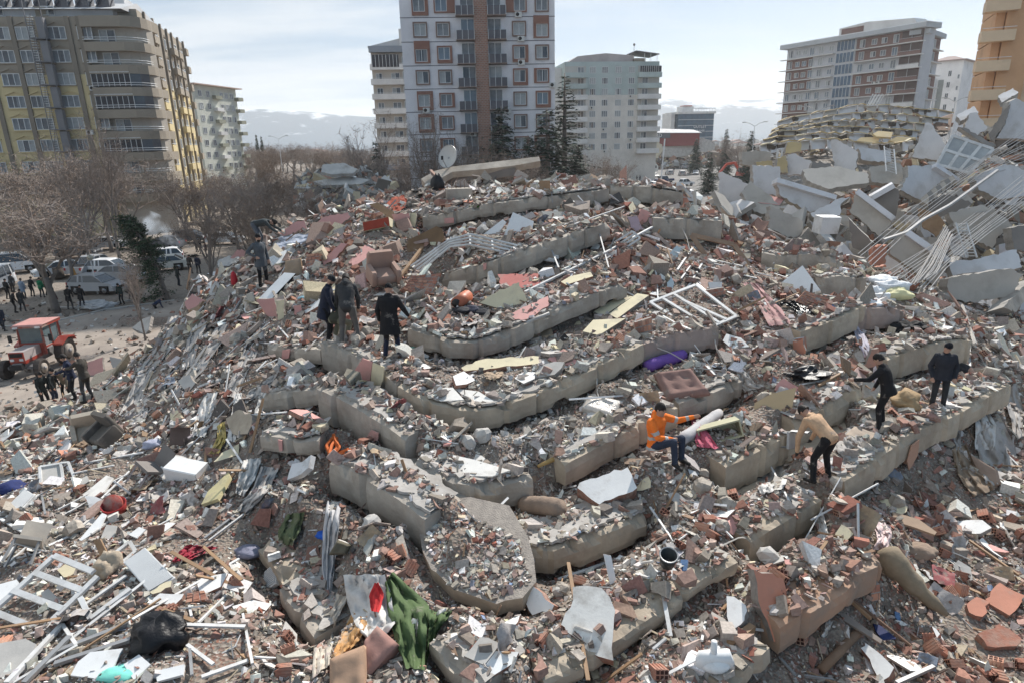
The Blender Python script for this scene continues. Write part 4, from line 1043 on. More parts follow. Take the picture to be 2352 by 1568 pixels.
def tube_px(name,pts,r,m,label,cat,lift=.06,depth=None,group=None,n=8,parent=None,wob=0.0):
 P=pts3(pts,lift,depth)
 if wob:P=[p+Vector((rnd.uniform(-wob,wob),rnd.uniform(-wob,wob),rnd.uniform(-wob,wob))) for p in P]
 if len(P)>2:       # round the corners
  Q=[P[0]]
  for i in range(1,len(P)-1):
   Q+=[P[i].lerp(P[i-1],.3),P[i].lerp(P[i-1],.08),P[i].lerp(P[i+1],.08),P[i].lerp(P[i+1],.3)]
  rr=r
  if isinstance(r,(list,tuple)):
   rr=[r[0]]
   for i in range(1,len(P)-1):rr+=[r[i]]*4
   rr.append(r[-1])
  P=Q+[P[-1]];r=rr
 c=sum(P,Vector())/len(P);b=MB();b.tube(P,r,m,n)
 o=b.build(name, None,c) if parent is None else b.wbuild(name,parent)
 if parent is None or label:tag(o,label,cat,group)
 return o
def frame_px(name,bars,n,w,m,label,cat='window frame',t=.05,depth=None,group=None,part='frame_bar',glass=None,lift=.08):
 """bars: list of (x0, y0, x1, y1) in one tilted plane"""
 pts=[(b[0],b[1]) for b in bars]+[(b[2],b[3]) for b in bars]
 p0,n=plane_for(pts,n,lift,depth)
 P=[(onplane(b[0],b[1],p0,n),onplane(b[2],b[3],p0,n)) for b in bars]
 c=sum([a+b for a,b in P],Vector())/(2 *len(P))
 e=empty(name,c,label,cat,0,group)
 for i,(a,b) in enumerate(P):
  mb=MB();off=n*(.002 *i)
  ww=w if len(bars[i])<5 else bars[i][4]
  mb.bar(a+off,b+off,ww,t,m,n);mb.wbuild(part,e)
  if ww>.045:
   pass
 if glass:
  mb=MB();G=[onplane(x,y,p0-n*.01,n) for x,y in glass[0]];mb.prism(G,-n*.012,glass[1]);mb.wbuild('pane',e)
 return e
def cloth_px(name,left,right,m,label,cat,nu=14,nv=10,fold=.05,freq=3.0,lift=.10,depth=None,group=None,sag=.0,parent=None,m2=None,seed=None):
 """cloth between two traced edges, draped over what lies under it"""
 def samp(line,a):
  L=[0]
  for i in range(len(line)-1):L.append(L[-1]+math.hypot(line[i+1][0]-line[i][0],line[i+1][1]-line[i][1]))
  s=a*L[-1]
  for i in range(len(line)-1):
   if s<=L[i+1]+1e-6:
    f=(s-L[i])/max(1e-6,L[i+1]-L[i]); return (line[i][0]+(line[i+1][0]-line[i][0])*f,line[i][1]+(line[i+1][1]-line[i][1])*f)
  return line[-1]
 sd=seed if seed is not None else rnd.uniform(0,50)
 D=np.zeros((nu+1,nv+1));XY={}
 for i in range(nu+1):
  a=samp(left,i/nu);b=samp(right,i/nu)
  for j in range(nv+1):
   f=j/nv;w=math.sin(f*math.pi)
   x=a[0]+(b[0]-a[0])*f;y=a[1]+(b[1]-a[1])*f
   x+=noise.noise(Vector((i*.35,j*.5,sd)))*5 *(1 if 0 <j<nv else .5)
   y+=noise.noise(Vector((i*.35,j*.5,sd+9)))*4
   XY[i,j]=(x,y)
   D[i,j]=hitd(x,y) if depth is None else (depth if not isinstance(depth,(list,tuple)) else depth[0]+(depth[1]-depth[0])*i/nu)
 D0=D.copy()
 for _ in range(3):
  Q=np.pad(D,1,mode='edge');D=(Q[:-2,1:-1]+Q[2:,1:-1]+Q[1:-1,:-2]+Q[1:-1,2:]+Q[1:-1,1:-1])/5
 D=np.minimum(D,D0+.02)-lift
 rows=[]
 for i in range(nu+1):
  r=[]
  for j in range(nv+1):
   ph=freq*2 *math.pi*j/nv+noise.noise(Vector((i*.25,j*.2,sd)))*3.0
   d=D[i,j]-fold*(math.sin(ph)*.6 +noise.noise(Vector((i*.6,j*.9,sd+3)))*1.2)
   r.append(at(*XY[i,j],d))
  rows.append(r)
 c=sum([sum(r,Vector()) for r in rows],Vector())/((nu+1)*(nv+1))
 b=MB()
 if m2 is None:b.grid(rows,m, True)
 else:
  b.grid(rows,m, True)
  k=len(b.f)
  mi2=b.mi(m2)
  for q in range(k):
   j=q%nv
   if (j*2 //max(1,nv//4))%2:b.m[q]=mi2
 o=b.build(name, None,c) if parent is None else b.wbuild(name,parent)
 return tag(o,label,cat,group)
def brickwall_px(name,quad,n,nr,nc,label,cat='brick wall piece',t=.13,depth=None,skip=.04,m=None,group=None,lift=.08,rag=True):
 """a fallen piece of wall: mortar bed with single hollow bricks, each a part"""
 p0,nn=plane_for(quad,n,lift,depth)
 P=[onplane(x,y,p0,nn) for x,y in quad]       # order: TL, TR, BR, BL
 c=sum(P,Vector())/4
 e=empty(name,c,label,cat,0,group)
 mb=MB();mb.prism([c+(q-c)*.97 -nn*.015 for q in P],-nn*(t-.02),m_mort());mb.wbuild('mortar_bed',e)
 def bl(a,b): return P[0]*(1 -a)*(1 -b)+P[1]*a*(1 -b)+P[2]*a*b+P[3]*(1 -a)*b
 bm=m or m_brick();bm2=mat('pale_clay',(0.47,0.24,0.16),.85,.15,5,.2,dirt=.3,dirtcol=(.42,.34,.28))
 for r in range(nr):
  off=.5 if r%2 else 0
  for k in range(-1,nc+1):
   a0,a1=(k+off)/nc,(k+1 +off)/nc
   a0,a1=max(0,a0),min(1,a1)
   if a1-a0<.3 /nc or rnd.random()<skip: continue
   edge=(rnd.uniform(-.3,.25)/nc if rag and a1>=1 else 0);a1+=edge
   g=.06 /nc;g2=.09 /nr
   b0,b1=r/nr+g2,(r+1)/nr-g2
   h=nn*rnd.uniform(-.012,.02)
   Q=[bl(a0+g,b0)+h,bl(a1-g,b0)+h,bl(a1-g,b1)+h,bl(a0+g,b1)+h]
   mb=MB();mb.prism(Q,-nn*t*rnd.uniform(.9,1.1),bm if rnd.random()<.65 else bm2)
   mid=[(Q[0]+Q[3])/2,(Q[1]+Q[2])/2]
   mb.wbuild('brick',e)
 return e
def lump(name,c,r,m,label=None,cat=None,seed=0,group=None,sq=(1,1,.7),ns=10,amp=.35,parent=None,flat=True):
 """irregular lump"""
 b=MB();rows=[];k=7 if ns<14 else 14
 for i in range(k+1):
  a=math.pi*i/k;row=[]
  for j in range(ns):
   v=Vector((math.sin(a)*math.cos(2 *math.pi*j/ns),math.sin(a)*math.sin(2 *math.pi*j/ns),-math.cos(a)))
   f=1 +amp*noise.noise(v*1.3 +Vector((seed*3.7,0,0)))+amp*.5 *noise.noise(v*3.1 +Vector((seed,5,0)))+amp*.25 *noise.noise(v*7.1 +Vector((seed,2,0)))
   row.append(Vector(c)+Vector((v.x*sq[0],v.y*sq[1],v.z*sq[2]))*r*f)
  rows.append(row)
 b.grid(rows,m, not flat, True)
 o=b.build(name, None,Vector(c)) if parent is None else b.wbuild(name,parent)
 if label:tag(o,label,cat,group)
 return o
def shard_mesh(seed,t,m,me_=None,n=6):
 r=random.Random(seed);P=[];
 for i in range(n):a=2 *math.pi*(i+r.uniform(-.35,.35))/n;q=r.uniform(.32,.55);P.append(Vector((math.cos(a)*q*1.25,math.sin(a)*q*.85,-t/2)))
 b=MB();b.prism(P,(0,0,t),m,me_ or m); return b.mesh('plaster_piece')
# ================================================================ people
STAND=dict(pel=(0,0,.95),chest=(0,.01,1.27),neck=(0,-.01,1.47),head=(0,.03,1.63),
 shL=(-.185,-.01,1.41),elL=(-.25,-.04,1.13),wrL=(-.25,.05,.90),shR=(.185,-.01,1.41),elR=(.25,-.04,1.13),wrR=(.25,.05,.90),
 hipL=(-.095,0,.92),knL=(-.11,.03,.50),anL=(-.12,-.01,.09),toL=(-.15,.15,.045),hipR=(.095,0,.92),knR=(.11,.03,.50),anR=(.12,-.01,.09),toR=(.15,.15,.045))
def clothm(key,c,**k): return mat('cloth_'+key,c,.9,.18,9,.35,bscale=14,dirt=.02,dirtcol=(.20,.18,.16))
SKIN= lambda:mat('skin',(.42,.25,.18),.6,.1,6,0)
HAIRB= lambda:mat('dark_hair',(.018,.014,.012),.7,.2,20,.2)
_pc=[0]
def person(loc,face,label,pose=None,coat=('navy',(.02,.022,.035)),legs=('dark_jeans',(.022,.025,.035)),shoe=(.02,.018,.016),hair=None,hatc=None,
   hem=.0,bulk=1.0,s=1.0,near=True,group=None,hood=None,stripes=False,sit=False,beard=False,gloves=False,vox=None):
 J={k:Vector(v) for k,v in {**STAND,**(pose or {})}.items()}
 prim=[]       # (a, b, ra, rb, zone)
 mb=MB();dm=m_dark()
 def cap(a,b,ra,rb,z,n=10):
  a,b=Vector(a),Vector(b);d=b-a;L=d.length
  if L<1e-4: return
  u=d/L;pts=[];rr=[]
  for q in (0.0,.5,.86):pts.append(a-u*ra*(1 -q)*.98 if q<1 else a);rr.append(ra*math.sqrt(max(.02,1 -(1 -q)**2)))
  pts.append(a);rr.append(ra);pts.append(b);rr.append(rb)
  for q in (.86,.5,0.0):pts.append(b+u*rb*(1 -q)*.98);rr.append(rb*math.sqrt(max(.02,1 -(1 -q)**2)))
  mb.tube(pts,rr,dm,n);prim.append((a,b,ra,rb,z))
 def ring(c,x,y,rx,ry,n=14): return [c+x*math.cos(2 *math.pi*i/n)*rx+y*math.sin(2 *math.pi*i/n)*ry for i in range(n)]
 def loft(rs,z):
  mb.grid(rs,dm, True, True);n=len(rs[0]);k=len(rs)
  o=len(mb.v)-n*k;i=mb.mi(dm)
  mb.f.append(tuple(o+q for q in range(n-1,-1,-1)));mb.m.append(i);mb.sm.append(True)
  mb.f.append(tuple(o+(k-1)*n+q for q in range(n)));mb.m.append(i);mb.sm.append(True)
 B_=bulk
 pel,ch,nk,hd=J['pel'],J['chest'],J['neck'],J['head']
 X=(J['shR']-J['shL']).normalized();Xh=(J['hipR']-J['hipL']).normalized()
 up1=(nk-ch).normalized();up0=(ch-pel).normalized()
 F1=up1.cross(X).normalized();F0=up0.cross(Xh).normalized()
 rs=[ring(pel-up0*.10,Xh,F0,.10,.08),ring(pel-up0*.05,Xh,F0,.165 *B_,.125 *B_),ring(pel+up0*.04,Xh,F0,.172 *B_,.13 *B_),ring(pel.lerp(ch,.5),(X+Xh).normalized(),(F0+F1).normalized(),.158 *B_,.125 *B_),
   ring(ch,X,F1,.185 *B_,.135 *B_),ring(ch.lerp(nk,.45),X,F1,.20 *B_,.125 *B_),ring(ch.lerp(nk,.8),X,F1,.165 *B_,.095 *B_),ring(nk,X,F1,.08,.07),ring(nk+up1*.02,X,F1,.05,.05)]
 loft(rs,'coat');prim.append((pel+up0*.02,ch,.15 *B_,.15 *B_,'coat'));prim.append((ch,nk-up1*.03,.16 *B_,.10,'coat'))
 prim.append((J['shL'],J['shR'],.07,.07,'coat'))
 if hem>0:
  dn=-up0 if not sit else -up0
  dn=(dn+Vector((0,0,-.6))).normalized()
  rs=[ring(pel+up0*.08,Xh,F0,.165 *B_,.13 *B_),ring(pel,Xh,F0,.18 *B_,.14 *B_),ring(pel+dn*hem*.5,Xh,F0,.195 *B_,.15 *B_),ring(pel+dn*hem,Xh,F0,.21 *B_,.165 *B_),ring(pel+dn*hem+Vector((0,0,.02)),Xh,F0,.12,.10)]
  loft(rs,'coat');prim.append((pel,pel+dn*(hem-.03),.17 *B_,.19 *B_,'coat'))
 for q in 'LR':
  cap(J['sh'+q]-X*(.02 if q=='R' else -.02),J['el'+q],.072 *B_,.055 *B_,'coat');cap(J['el'+q],J['wr'+q],.054 *B_,.042,'coat')
  w=J['wr'+q];dr=(w-J['el'+q]).normalized();sd=dr.cross(Vector((0,1,0)))
  sd=sd.normalized() if sd.length>.1 else Vector((1,0,0));pn=sd.cross(dr)
  hz='glove' if gloves else 'skin'
  cap(w+dr*.015,w+dr*.075,.034,.036,hz,8)
  if near:
   for fi in range(4):
    b0=w+dr*.085 +sd*(.030 -.020 *fi);Lf=(.030,.036,.034,.026)[fi]
    k1=b0+dr*Lf+pn*.006;k2=k1+dr*Lf*.6 +pn*.022
    cap(b0,k1,.0105,.0095,hz,6);cap(k1,k2,.0095,.008,hz,6)
   t0=w+dr*.035 +sd*.032;t1=t0+sd*.025 +dr*.030;cap(t0,t1,.0125,.011,hz,6);cap(t1,t1+dr*.026 +pn*.008,.011,.009,hz,6)
  cap(J['hip'+q],J['kn'+q],.094,.066,'legs');cap(J['kn'+q],J['an'+q],.066,.054,'legs')
  an,to=J['an'+q],J['to'+q]
  fd=(to-an);fd.z*=.3;fd=fd.normalized() if fd.length>1e-3 else Vector((0,1,0))
  cap(an-fd*.03 -Vector((0,0,.035)),an+fd*.17 -Vector((0,0,.045)),.048,.036,'shoe',8)
 hx=X;hu=(hd-nk).normalized() if (hd-nk).length>.05 else up1
 Fh=hu.cross(X).normalized()
 if pose and 'look' in pose:Fh=Vector(pose['look']).normalized();hx=Fh.cross(hu).normalized();hu=hx.cross(Fh).normalized()
 cap(nk-up1*.03,hd-hu*.05,.058,.055,'skin')
 rr=[(-.125,.035,.04,.03),(-.105,.055,.06,.02),(-.06,.066,.078,.008),(0,.075,.094,0),(.05,.076,.097,-.004),(.09,.062,.08,-.006),(.118,.03,.04,-.006)]
 loft([ring(hd+hu*a+Fh*o_,hx,Fh,b,c) for a,b,c,o_ in rr],'skin');prim.append((hd-hu*.06,hd+hu*.03,.075,.085,'skin'))
 mb.prism([hd+Fh*.088 +hu*.015,hd+Fh*.118 -hu*.03 +hx*.0,hd+Fh*.085 -hu*.045 -hx*.02,hd+Fh*.075 -hu*.03 -hx*.02],hx*.02,dm)
 for sgn in (-1,1):mb.ball(hd+hx*.078 *sgn-hu*.01,(.014,.022,.032),dm,6,4)
 if hood:cap(nk-Fh*.07 +hu*.03,nk-Fh*.10 -hu*.03,.085,.07,'coat');cap(nk-Fh*.02 +hx*.08,nk-Fh*.02 -hx*.08,.06,.06,'coat')
 else:cap(nk-hx*.05 -Fh*.02,nk+hx*.05 -Fh*.02,.052,.052,'coat')
 me0=mb.mesh('tmp');o0=bpy.data.objects.new('tmp',me0);COL.objects.link(o0)
 md=o0.modifiers.new('r','REMESH');md.mode='VOXEL';md.voxel_size=vox or (.0145 if near else .032);md.use_smooth_shade= True
 sm_=o0.modifiers.new('s','SMOOTH');sm_.iterations=2 if near else 1;sm_.factor=.45
 dg=bpy.context.evaluated_depsgraph_get();me=bpy.data.meshes.new_from_object(o0.evaluated_get(dg));bpy.data.objects.remove(o0)
 me.name='person'
 zones={'coat':clothm(*coat),'legs':clothm(*legs),'shoe':mat('shoe_%d'%int(shoe[0]*1000),shoe,.7,.2,9,0),'skin':SKIN(),'glove':m_dark(),'refl':mat('reflective_tape',(.42,.42,.40),.5,.1,5,0)}
 zk=list(zones);me.materials.clear()
 for z in zk:me.materials.append(zones[z])
 n=len(me.polygons);C=np.empty(n*3,np.float32);me.polygons.foreach_get('center',C);C=C.reshape(-1,3)
 best=np.full(n,9.0);zi=np.zeros(n,int);tt=np.zeros(n)
 for a,b,ra,rb,z in prim:
  a=np.array(a);b=np.array(b);d=b-a;L2=max(1e-6,d@d);t=np.clip(((C-a)@d)/L2,0,1)
  dist=np.linalg.norm(C-(a+t[:, None]*d),axis=1)-(ra+(rb-ra)*t)
  q=dist<best;best[q]=dist[q];zi[q]=zk.index(z)
 if stripes:
  for q in 'LR':
   for a,b,f in ((J['sh'+q],J['el'+q],.72),(J['el'+q],J['wr'+q],.62)):
    d=b-a;t=((C-np.array(a))@np.array(d))/d.length_squared
    dist=np.linalg.norm(C-(np.array(a)+t[:, None]*np.array(d)),axis=1)
    zi[(abs(t-f)<.11)&(dist<.10)&(zi==0)]=zk.index('refl')
  t=((C-np.array(pel))@np.array(up0));zi[(abs(t-.13)<.028)&(zi==0)&(np.linalg.norm(C-np.array(pel),axis=1)<.3)]=zk.index('refl')
  t=((C-np.array(pel))@np.array(up0));zi[(abs(t+.06)<.028)&(zi==0)&(np.linalg.norm(C-np.array(pel),axis=1)<.34)]=zk.index('refl')
 me.polygons.foreach_set('material_index',zi.astype(np.int32));me.polygons.foreach_set('use_smooth',np.ones(n,bool));me.update()
 o=bpy.data.objects.new('person',me);COL.objects.link(o)
 ang=math.atan2(-face[0],face[1]);o.rotation_euler=(0,0,ang);o.scale=(s,s,s)
 o.location=Vector(loc) if len(loc)==3 else hit(*loc)
 tag(o,label,'person',group)
 hb=MB();hc=hatc or hair
 m_=mat('hat_%d_%d'%(int(hatc[0]*999),int(hatc[2]*999)),hatc,.95,.15,20,.3) if hatc else HAIRB()
 rows=[]
 a0=1 if hatc else 0
 for a,b,c,o_ in ((.0 if hatc else -.03,.083,.100,-.012 if hatc else -.030),(.045,.087,.107,-.008),(.09,.072,.09,-.008),(.122,.045,.055,-.01),(.137,.012,.015,-.01)):
  rows.append(ring(hd+hu*a+Fh*o_,hx,Fh,b,c,12))
 hb.grid(rows,m_, True, True);hb.add(rows[0],[tuple(range(11,-1,-1))],m_);hb.add(rows[-1],[tuple(range(12))],m_)
 if hatc=='cap': pass
 hb.build('hat' if hatc else 'hair',o)
 if near:
  fb=MB()
  for sgn in (-1,1):
   fb.ball(hd+hx*.03 *sgn+hu*.012 +Fh*.088,(.012,.008,.007),m_dark(),6,4);fb.bar(hd+hx*.016 *sgn+hu*.03 +Fh*.092,hd+hx*.048 *sgn+hu*.03 +Fh*.082,.006,.008,HAIRB())
  tag(fb.build('eyes_and_brows',o),kind=None)
  if beard:
   bb=MB();rows=[ring(hd+hu*a+Fh*c_,hx,Fh,b,d) for a,b,d,c_ in ((-.142,.02,.02,.05),(-.125,.040,.040,.040),(-.09,.058,.060,.030),(-.062,.060,.060,.028))]
   bb.grid(rows,HAIRB(), True, True);bb.add(rows[0],[tuple(range(13,-1,-1))],HAIRB());bb.build('beard',o)
 return o
def bend(a,knee=0.05,twist=0,arms='down',spread=.12,look=None):
 """torso bent forward by a degrees at the hips"""
 c,s_=math.cos(R(a)),math.sin(R(a));pz=.93;py=-.10 *s_
 def sp(h,x=0,f=0): return (x,py+h*s_+f*c,pz+h*c-f*s_)
 p=dict(pel=(0,py,pz),chest=sp(.33),neck=sp(.53),head=(0,py+.53 *s_+.16 *math.sin(R(min(a+15,120))),pz+.53 *c+.16 *math.cos(R(min(a+15,120)))),
    shL=sp(.47,-.185),shR=sp(.47,.185),hipL=(-.095,py,pz-.03),hipR=(.095,py,pz-.03),knL=(-spread,knee+.02,.49),knR=(spread,knee+.02,.49),anL=(-spread-.04,0,.09),anR=(spread+.04,0,.09),toL=(-spread-.06,.15,.045),toR=(spread+.06,.15,.045))
 for q,sg in (('L',-1),('R',1)):
  sh=Vector(p['sh'+q])
  if arms=='down':el=sh+Vector((sg*.05,.04,-.27));wr=el+Vector((-sg*.02,.09,-.24))
  elif arms=='fwd':el=sh+Vector((sg*.05,.18,-.2));wr=el+Vector((0,.2,-.14))
  p['el'+q]=tuple(el);p['wr'+q]=tuple(wr)
 if look:p['look']=look
 return p
BLK=('black',(.012,.012,.014));NVY=('navy',(.02,.024,.042));GRY=('charcoal',(.045,.047,.05));BRN=('dark_brown',(.05,.04,.032))
def fpt(px,py,d=None): return hit(px,py) if d is None else at(px,py,d)
def hgt(p,px): return px/1484 *(Vector(p)-CAM).dot(_fw)
p=fpt(607,660);s=hgt(p,122)/1.75
person(p,(.7,-.6),'bearded man in grey coat and black cap, hand on hip, on the heap\'s left shoulder',
  dict(elR=(.36,-.12,1.18),wrR=(.19,.06,1.04),look=(.1,1,-.05)),('mid_grey',(.085,.095,.105)),BLK,hem=.26,bulk=1.05,s=s,hatc=(.012,.012,.014),beard=True)
p=fpt(598,575);s=.98
person(p,(1,.05),'man in dark grey jacket bent double, behind the man in the grey coat',bend(82,arms='fwd'),('slate',(.04,.048,.05)),('grey_jeans',(.10,.11,.125)),s=s)
p=fpt(757,786);s=hgt(p,160)/1.76
person(p,(.75,.1),'man in a long navy coat and knitted cap, leftmost of three at the slab edge',dict(bend(16),look=(0.2,.8,-.6)),NVY,BLK,hem=.30,bulk=1.08,s=s,hatc=(.02,.022,.026),beard=True)
p=fpt(783,788)
person(p,(.3,.9),'crouching person in camouflage trousers, half hidden between two men at the slab edge',
  dict(bend(60,arms='down'),knL=(-.16,.22,.46),knR=(.16,.22,.46),pel=(0,-.12,.62),hipL=(-.095,-.12,.6),hipR=(.095,-.12,.6),chest=(0,.12,.84),neck=(0,.28,.94),head=(0,.40,.98),shL=(-.18,.24,.92),shR=(.18,.24,.92),elL=(-.24,.34,.7),elR=(.24,.34,.7),wrL=(-.2,.42,.5),wrR=(.2,.42,.5)),
  ('dark_olive',(.05,.05,.035)),('camouflage',(.20,.19,.13)),s=1.0)
p=fpt(806,796);s=hgt(p,158)/1.55
person(p,(-.15,1),'man in grey hooded sweatshirt bending forward, middle of three at the slab edge',bend(34,arms='down',spread=.15),('grey_hoodie',(.042,.042,.043)),('grey_work',(.115,.108,.10)),s=s,hood=True,hair=(.02,.02,.02),bulk=1.05)
p=fpt(902,824);s=hgt(p,178)/1.77
person(p,(.05,1),'man in long black coat seen from behind, rightmost of three at the slab edge',dict(bend(10),elL=(-.27,.04,1.12),wrL=(-.27,.14,.88),elR=(.31,.10,1.14),wrR=(.36,.28,.95)),BLK,('navy_trousers',(.018,.022,.045)),hem=.34,bulk=1.16,s=s,hatc=(.012,.012,.013),shoe=(.07,.045,.03))
d=hitd(1545,1062);p=at(1548,1064,d-.15)
ORJ=('hi_vis_orange',(.95,.20,.03))
sitp=dict(pel=(0,-.42,.26),chest=(0.0,-.46,.58),neck=(0,-.40,.78),head=(.0,-.36,.94),shL=(-.2,-.42,.72),shR=(.2,-.42,.72),hipL=(-.10,-.40,.22),hipR=(.10,-.40,.22),
   knL=(-.16,.02,.46),knR=(.10,.05,.48),anL=(-.14,.05,.09),anR=(.10,.10,.09),toL=(-.15,.2,.045),toR=(.12,.25,.045),
   elR=(.16,-.26,.46),wrR=(-.02,-.10,.44),elL=(-.44,-.30,.62),wrL=(-.62,-.12,.70),look=(.05,1,-.1))
sc_o=hgt(p,140)/1.10
person(p,(.55,-.75),'man in orange high visibility jacket sitting with one arm over a rolled carpet',sitp,ORJ,('blue_jeans',(.03,.04,.065)),hem=.10,bulk=1.12,s=sc_o,hood=True,stripes=True,sit=True,hair=(.02,.02,.02))
p=fpt(1884,1104);s=hgt(p,172)/1.42
person(p,(-.45,.9),'man in a tan jacket and black trousers bending over, seen from behind',dict(bend(60,arms='down',spread=.17),wrL=(-.20,.42,.50),elL=(-.24,.40,.80)),('tan_jacket',(.50,.325,.20)),BLK,s=s,hair=(.02,.02,.02),gloves=True)
p=fpt(2022,984);s=hgt(p,176)/1.68
person(p,(-.75,.65),'dark haired man in black jacket reaching out, in front of the beige beam',dict(bend(20,arms='down'),elL=(-.28,.30,1.16),wrL=(-.34,.56,1.12),look=(-.1,1,-.45)),BLK,BLK,hem=.12,s=s,hair=(.02,.02,.02),bulk=1.05)
p=fpt(2150,944);s=hgt(p,166)/1.76
person(p,(-.35,-1),'heavy man in dark jacket and cap, standing highest on the right',dict(elR=(.27,-.05,1.14),wrR=(.22,.06,.90),elL=(-.27,-.03,1.14),wrL=(-.24,.10,.92),look=(.75,.8,-.05)),('dark_blue_grey',(.022,.025,.034)),('dark_grey',(.03,.032,.036)),hem=.10,bulk=1.14,s=s,hatc=(.012,.013,.018))
for (x,y,f,c,l,lab,po) in [
 (107,938,(.8,-.3),('dark_parka',(.018,.024,.024)),BLK,'person in a dark parka, leftmost of the group in front of the tractor',bend(8)),
 (128,930,(.9,.1),('deep_green',(.024,.028,.03)),('blue_jeans',(.02,.028,.05)),'man in hooded dark jacket with a spade, second from left by the tractor',bend(12)),
 (157,918,(.2,-.9),('khaki',(.18,.16,.12)),BLK,'person mostly hidden in the middle of the group by the tractor',bend(40)),
 (176,920,(-.6,-.5),('navy_b',(.018,.024,.05)),BLK,'man in a navy jacket facing left in the group by the tractor',dict(bend(6),elL=(-.22,.2,1.2),wrL=(-.2,.42,1.15))),
 (206,921,(-.9,.2),('brown_grey',(.055,.048,.04)),GRY,'man in brown jacket with outstretched arm, rightmost of the group by the tractor',dict(bend(6),elL=(-.24,.22,1.25),wrL=(-.2,.45,1.2)))]:
 p=fpt(x,y);s=hgt(p,92)/1.75
 person(p,f,lab,po,c,l,s=max(.9,min(1.05,s)),hem=.1,hair=(.02,.02,.02),hatc=(.02,.02,.022) if x in (128,) else None,vox=.022)
YARD=[(10,760,(.3,-.9),NVY,'person in a navy jacket walking at the left edge, nearer than the others'),(36,719,(.6,.5),BLK,'person in long dark clothes, left one of a pair near the white pickup truck'),(54,716,(-.2,.8),GRY,'person in a black jacket, right one of a pair by the yard'),
 (20,688,(.2,.9),BLK,'tall person in black near the left edge of the yard'),(30,672,(.2,.9),GRY,'person in dark grey behind the others at the left edge'),(56,687,(.1,1),('light_blue',(.22,.28,.36)),'person in a light blue denim jacket seen from behind'),(76,682,(.2,.9),BLK,'person in black leaning forward beside the light blue jacket'),
 (98,684,(.1,1),('bright_green',(.01,.16,.07)),'person in a bright green jacket seen from behind'),(111,680,(.3,.9),('khaki_b',(.12,.10,.07)),'person in a khaki jacket beside the green jacket'),
 (129,714,(.3,.9),('burgundy',(.07,.012,.018)),'small person in burgundy carrying a red backpack'),(163,711,(-.2,.9),BLK,'person in long black clothes standing alone in the yard'),(190,706,(-.1,.9),BLK,'person in black with yellow boots'),
 (282,700,(-.2,-.9),('dark_green',(.02,.035,.03)),'person in dark green beside the silver car'),(302,690,(.2,.9),GRY,'bending person beside the leaning conifer'),(163,567,(.2,-.9),GRY,'person in dark clothes standing by the small fire far left'),(175,583,(-.3,-.9),BLK,'person in black standing behind the white sedan'),
 (151,622,(.3,-.9),BLK,'person sitting by the white sedan, left one'),(163,624,(-.3,-.9),GRY,'person sitting by the white sedan, right one'),
 (421,597,(.6,-.5),BLK,'person in black crouching at the smoking fire'),(438,629,(.1,1),('brown_b',(.05,.04,.035)),'person in a brown jacket seen from behind near the smoke'),(457,629,(.0,1),NVY,'person in a navy jacket seen from behind near the smoke'),
 (454,580,(-.5,-.8),NVY,'person in navy on the far side of the smoking fire'),(463,584,(-.5,-.8),BLK,'person in black right behind the smoking fire'),(476,592,(-.7,-.3),('maroon',(.05,.015,.018)),'person in dark red and black right of the smoke'),(411,657,(.5,.5),('forest',(.02,.03,.028)),'person in dark clothes at the foot of the heap beside the leaning conifer')]
for i,(x,y,f,c,lab) in enumerate(YARD):
 g=onz(x,y,.05);low='sitting' in lab or 'crouch' in lab
 po=bend(rnd.choice([3,8,14]) if not low else 50) if 'bend' not in lab else bend(55)
 if low:po=dict(sitp)
 elif 'walking' in lab:po=dict(bend(8),knL=(-.1,.18,.5),anL=(-.12,.22,.1),knR=(.1,-.02,.48),anR=(.12,-.28,.14))
 person(g,f,lab,po,c,rnd.choice([BLK,GRY,('dark_jeans',(.022,.025,.035))]),near=False,hem=rnd.choice([0,.1,.3]) if not low else 0,s=rnd.uniform(.94,1.03),bulk=rnd.uniform(1,1.12),shoe=(.5,.36,.05) if 'yellow boots' in lab else (.02,.018,.016))
p=fpt(366,712);person(p+Vector((-.4,.3,-.6)),(.8,.5),'person in a dark blue jacket bending over at the left foot of the heap',bend(60),('deep_blue',(.015,.025,.06)),BLK,near=False)
far= None
for i,(x,y) in enumerate([(1447,404),(1454,404),(1462,418),(1470,418),(1548,396),(1500,392),(1386,398),(1376,396),(1412,398),(1600,372),(1560,372),(1610,410),(1540,378),(1577,372)]):
 g=onz(x,y,0)
 o=person(g,(rnd.uniform(-1,1),rnd.uniform(-1,1)),'tiny figure in dark clothes standing among the cars parked in the street behind the heap',bend(5),rnd.choice([BLK,NVY,GRY]),BLK,near=False,group='people standing among the parked cars in the street',vox=.06,s=1.02)
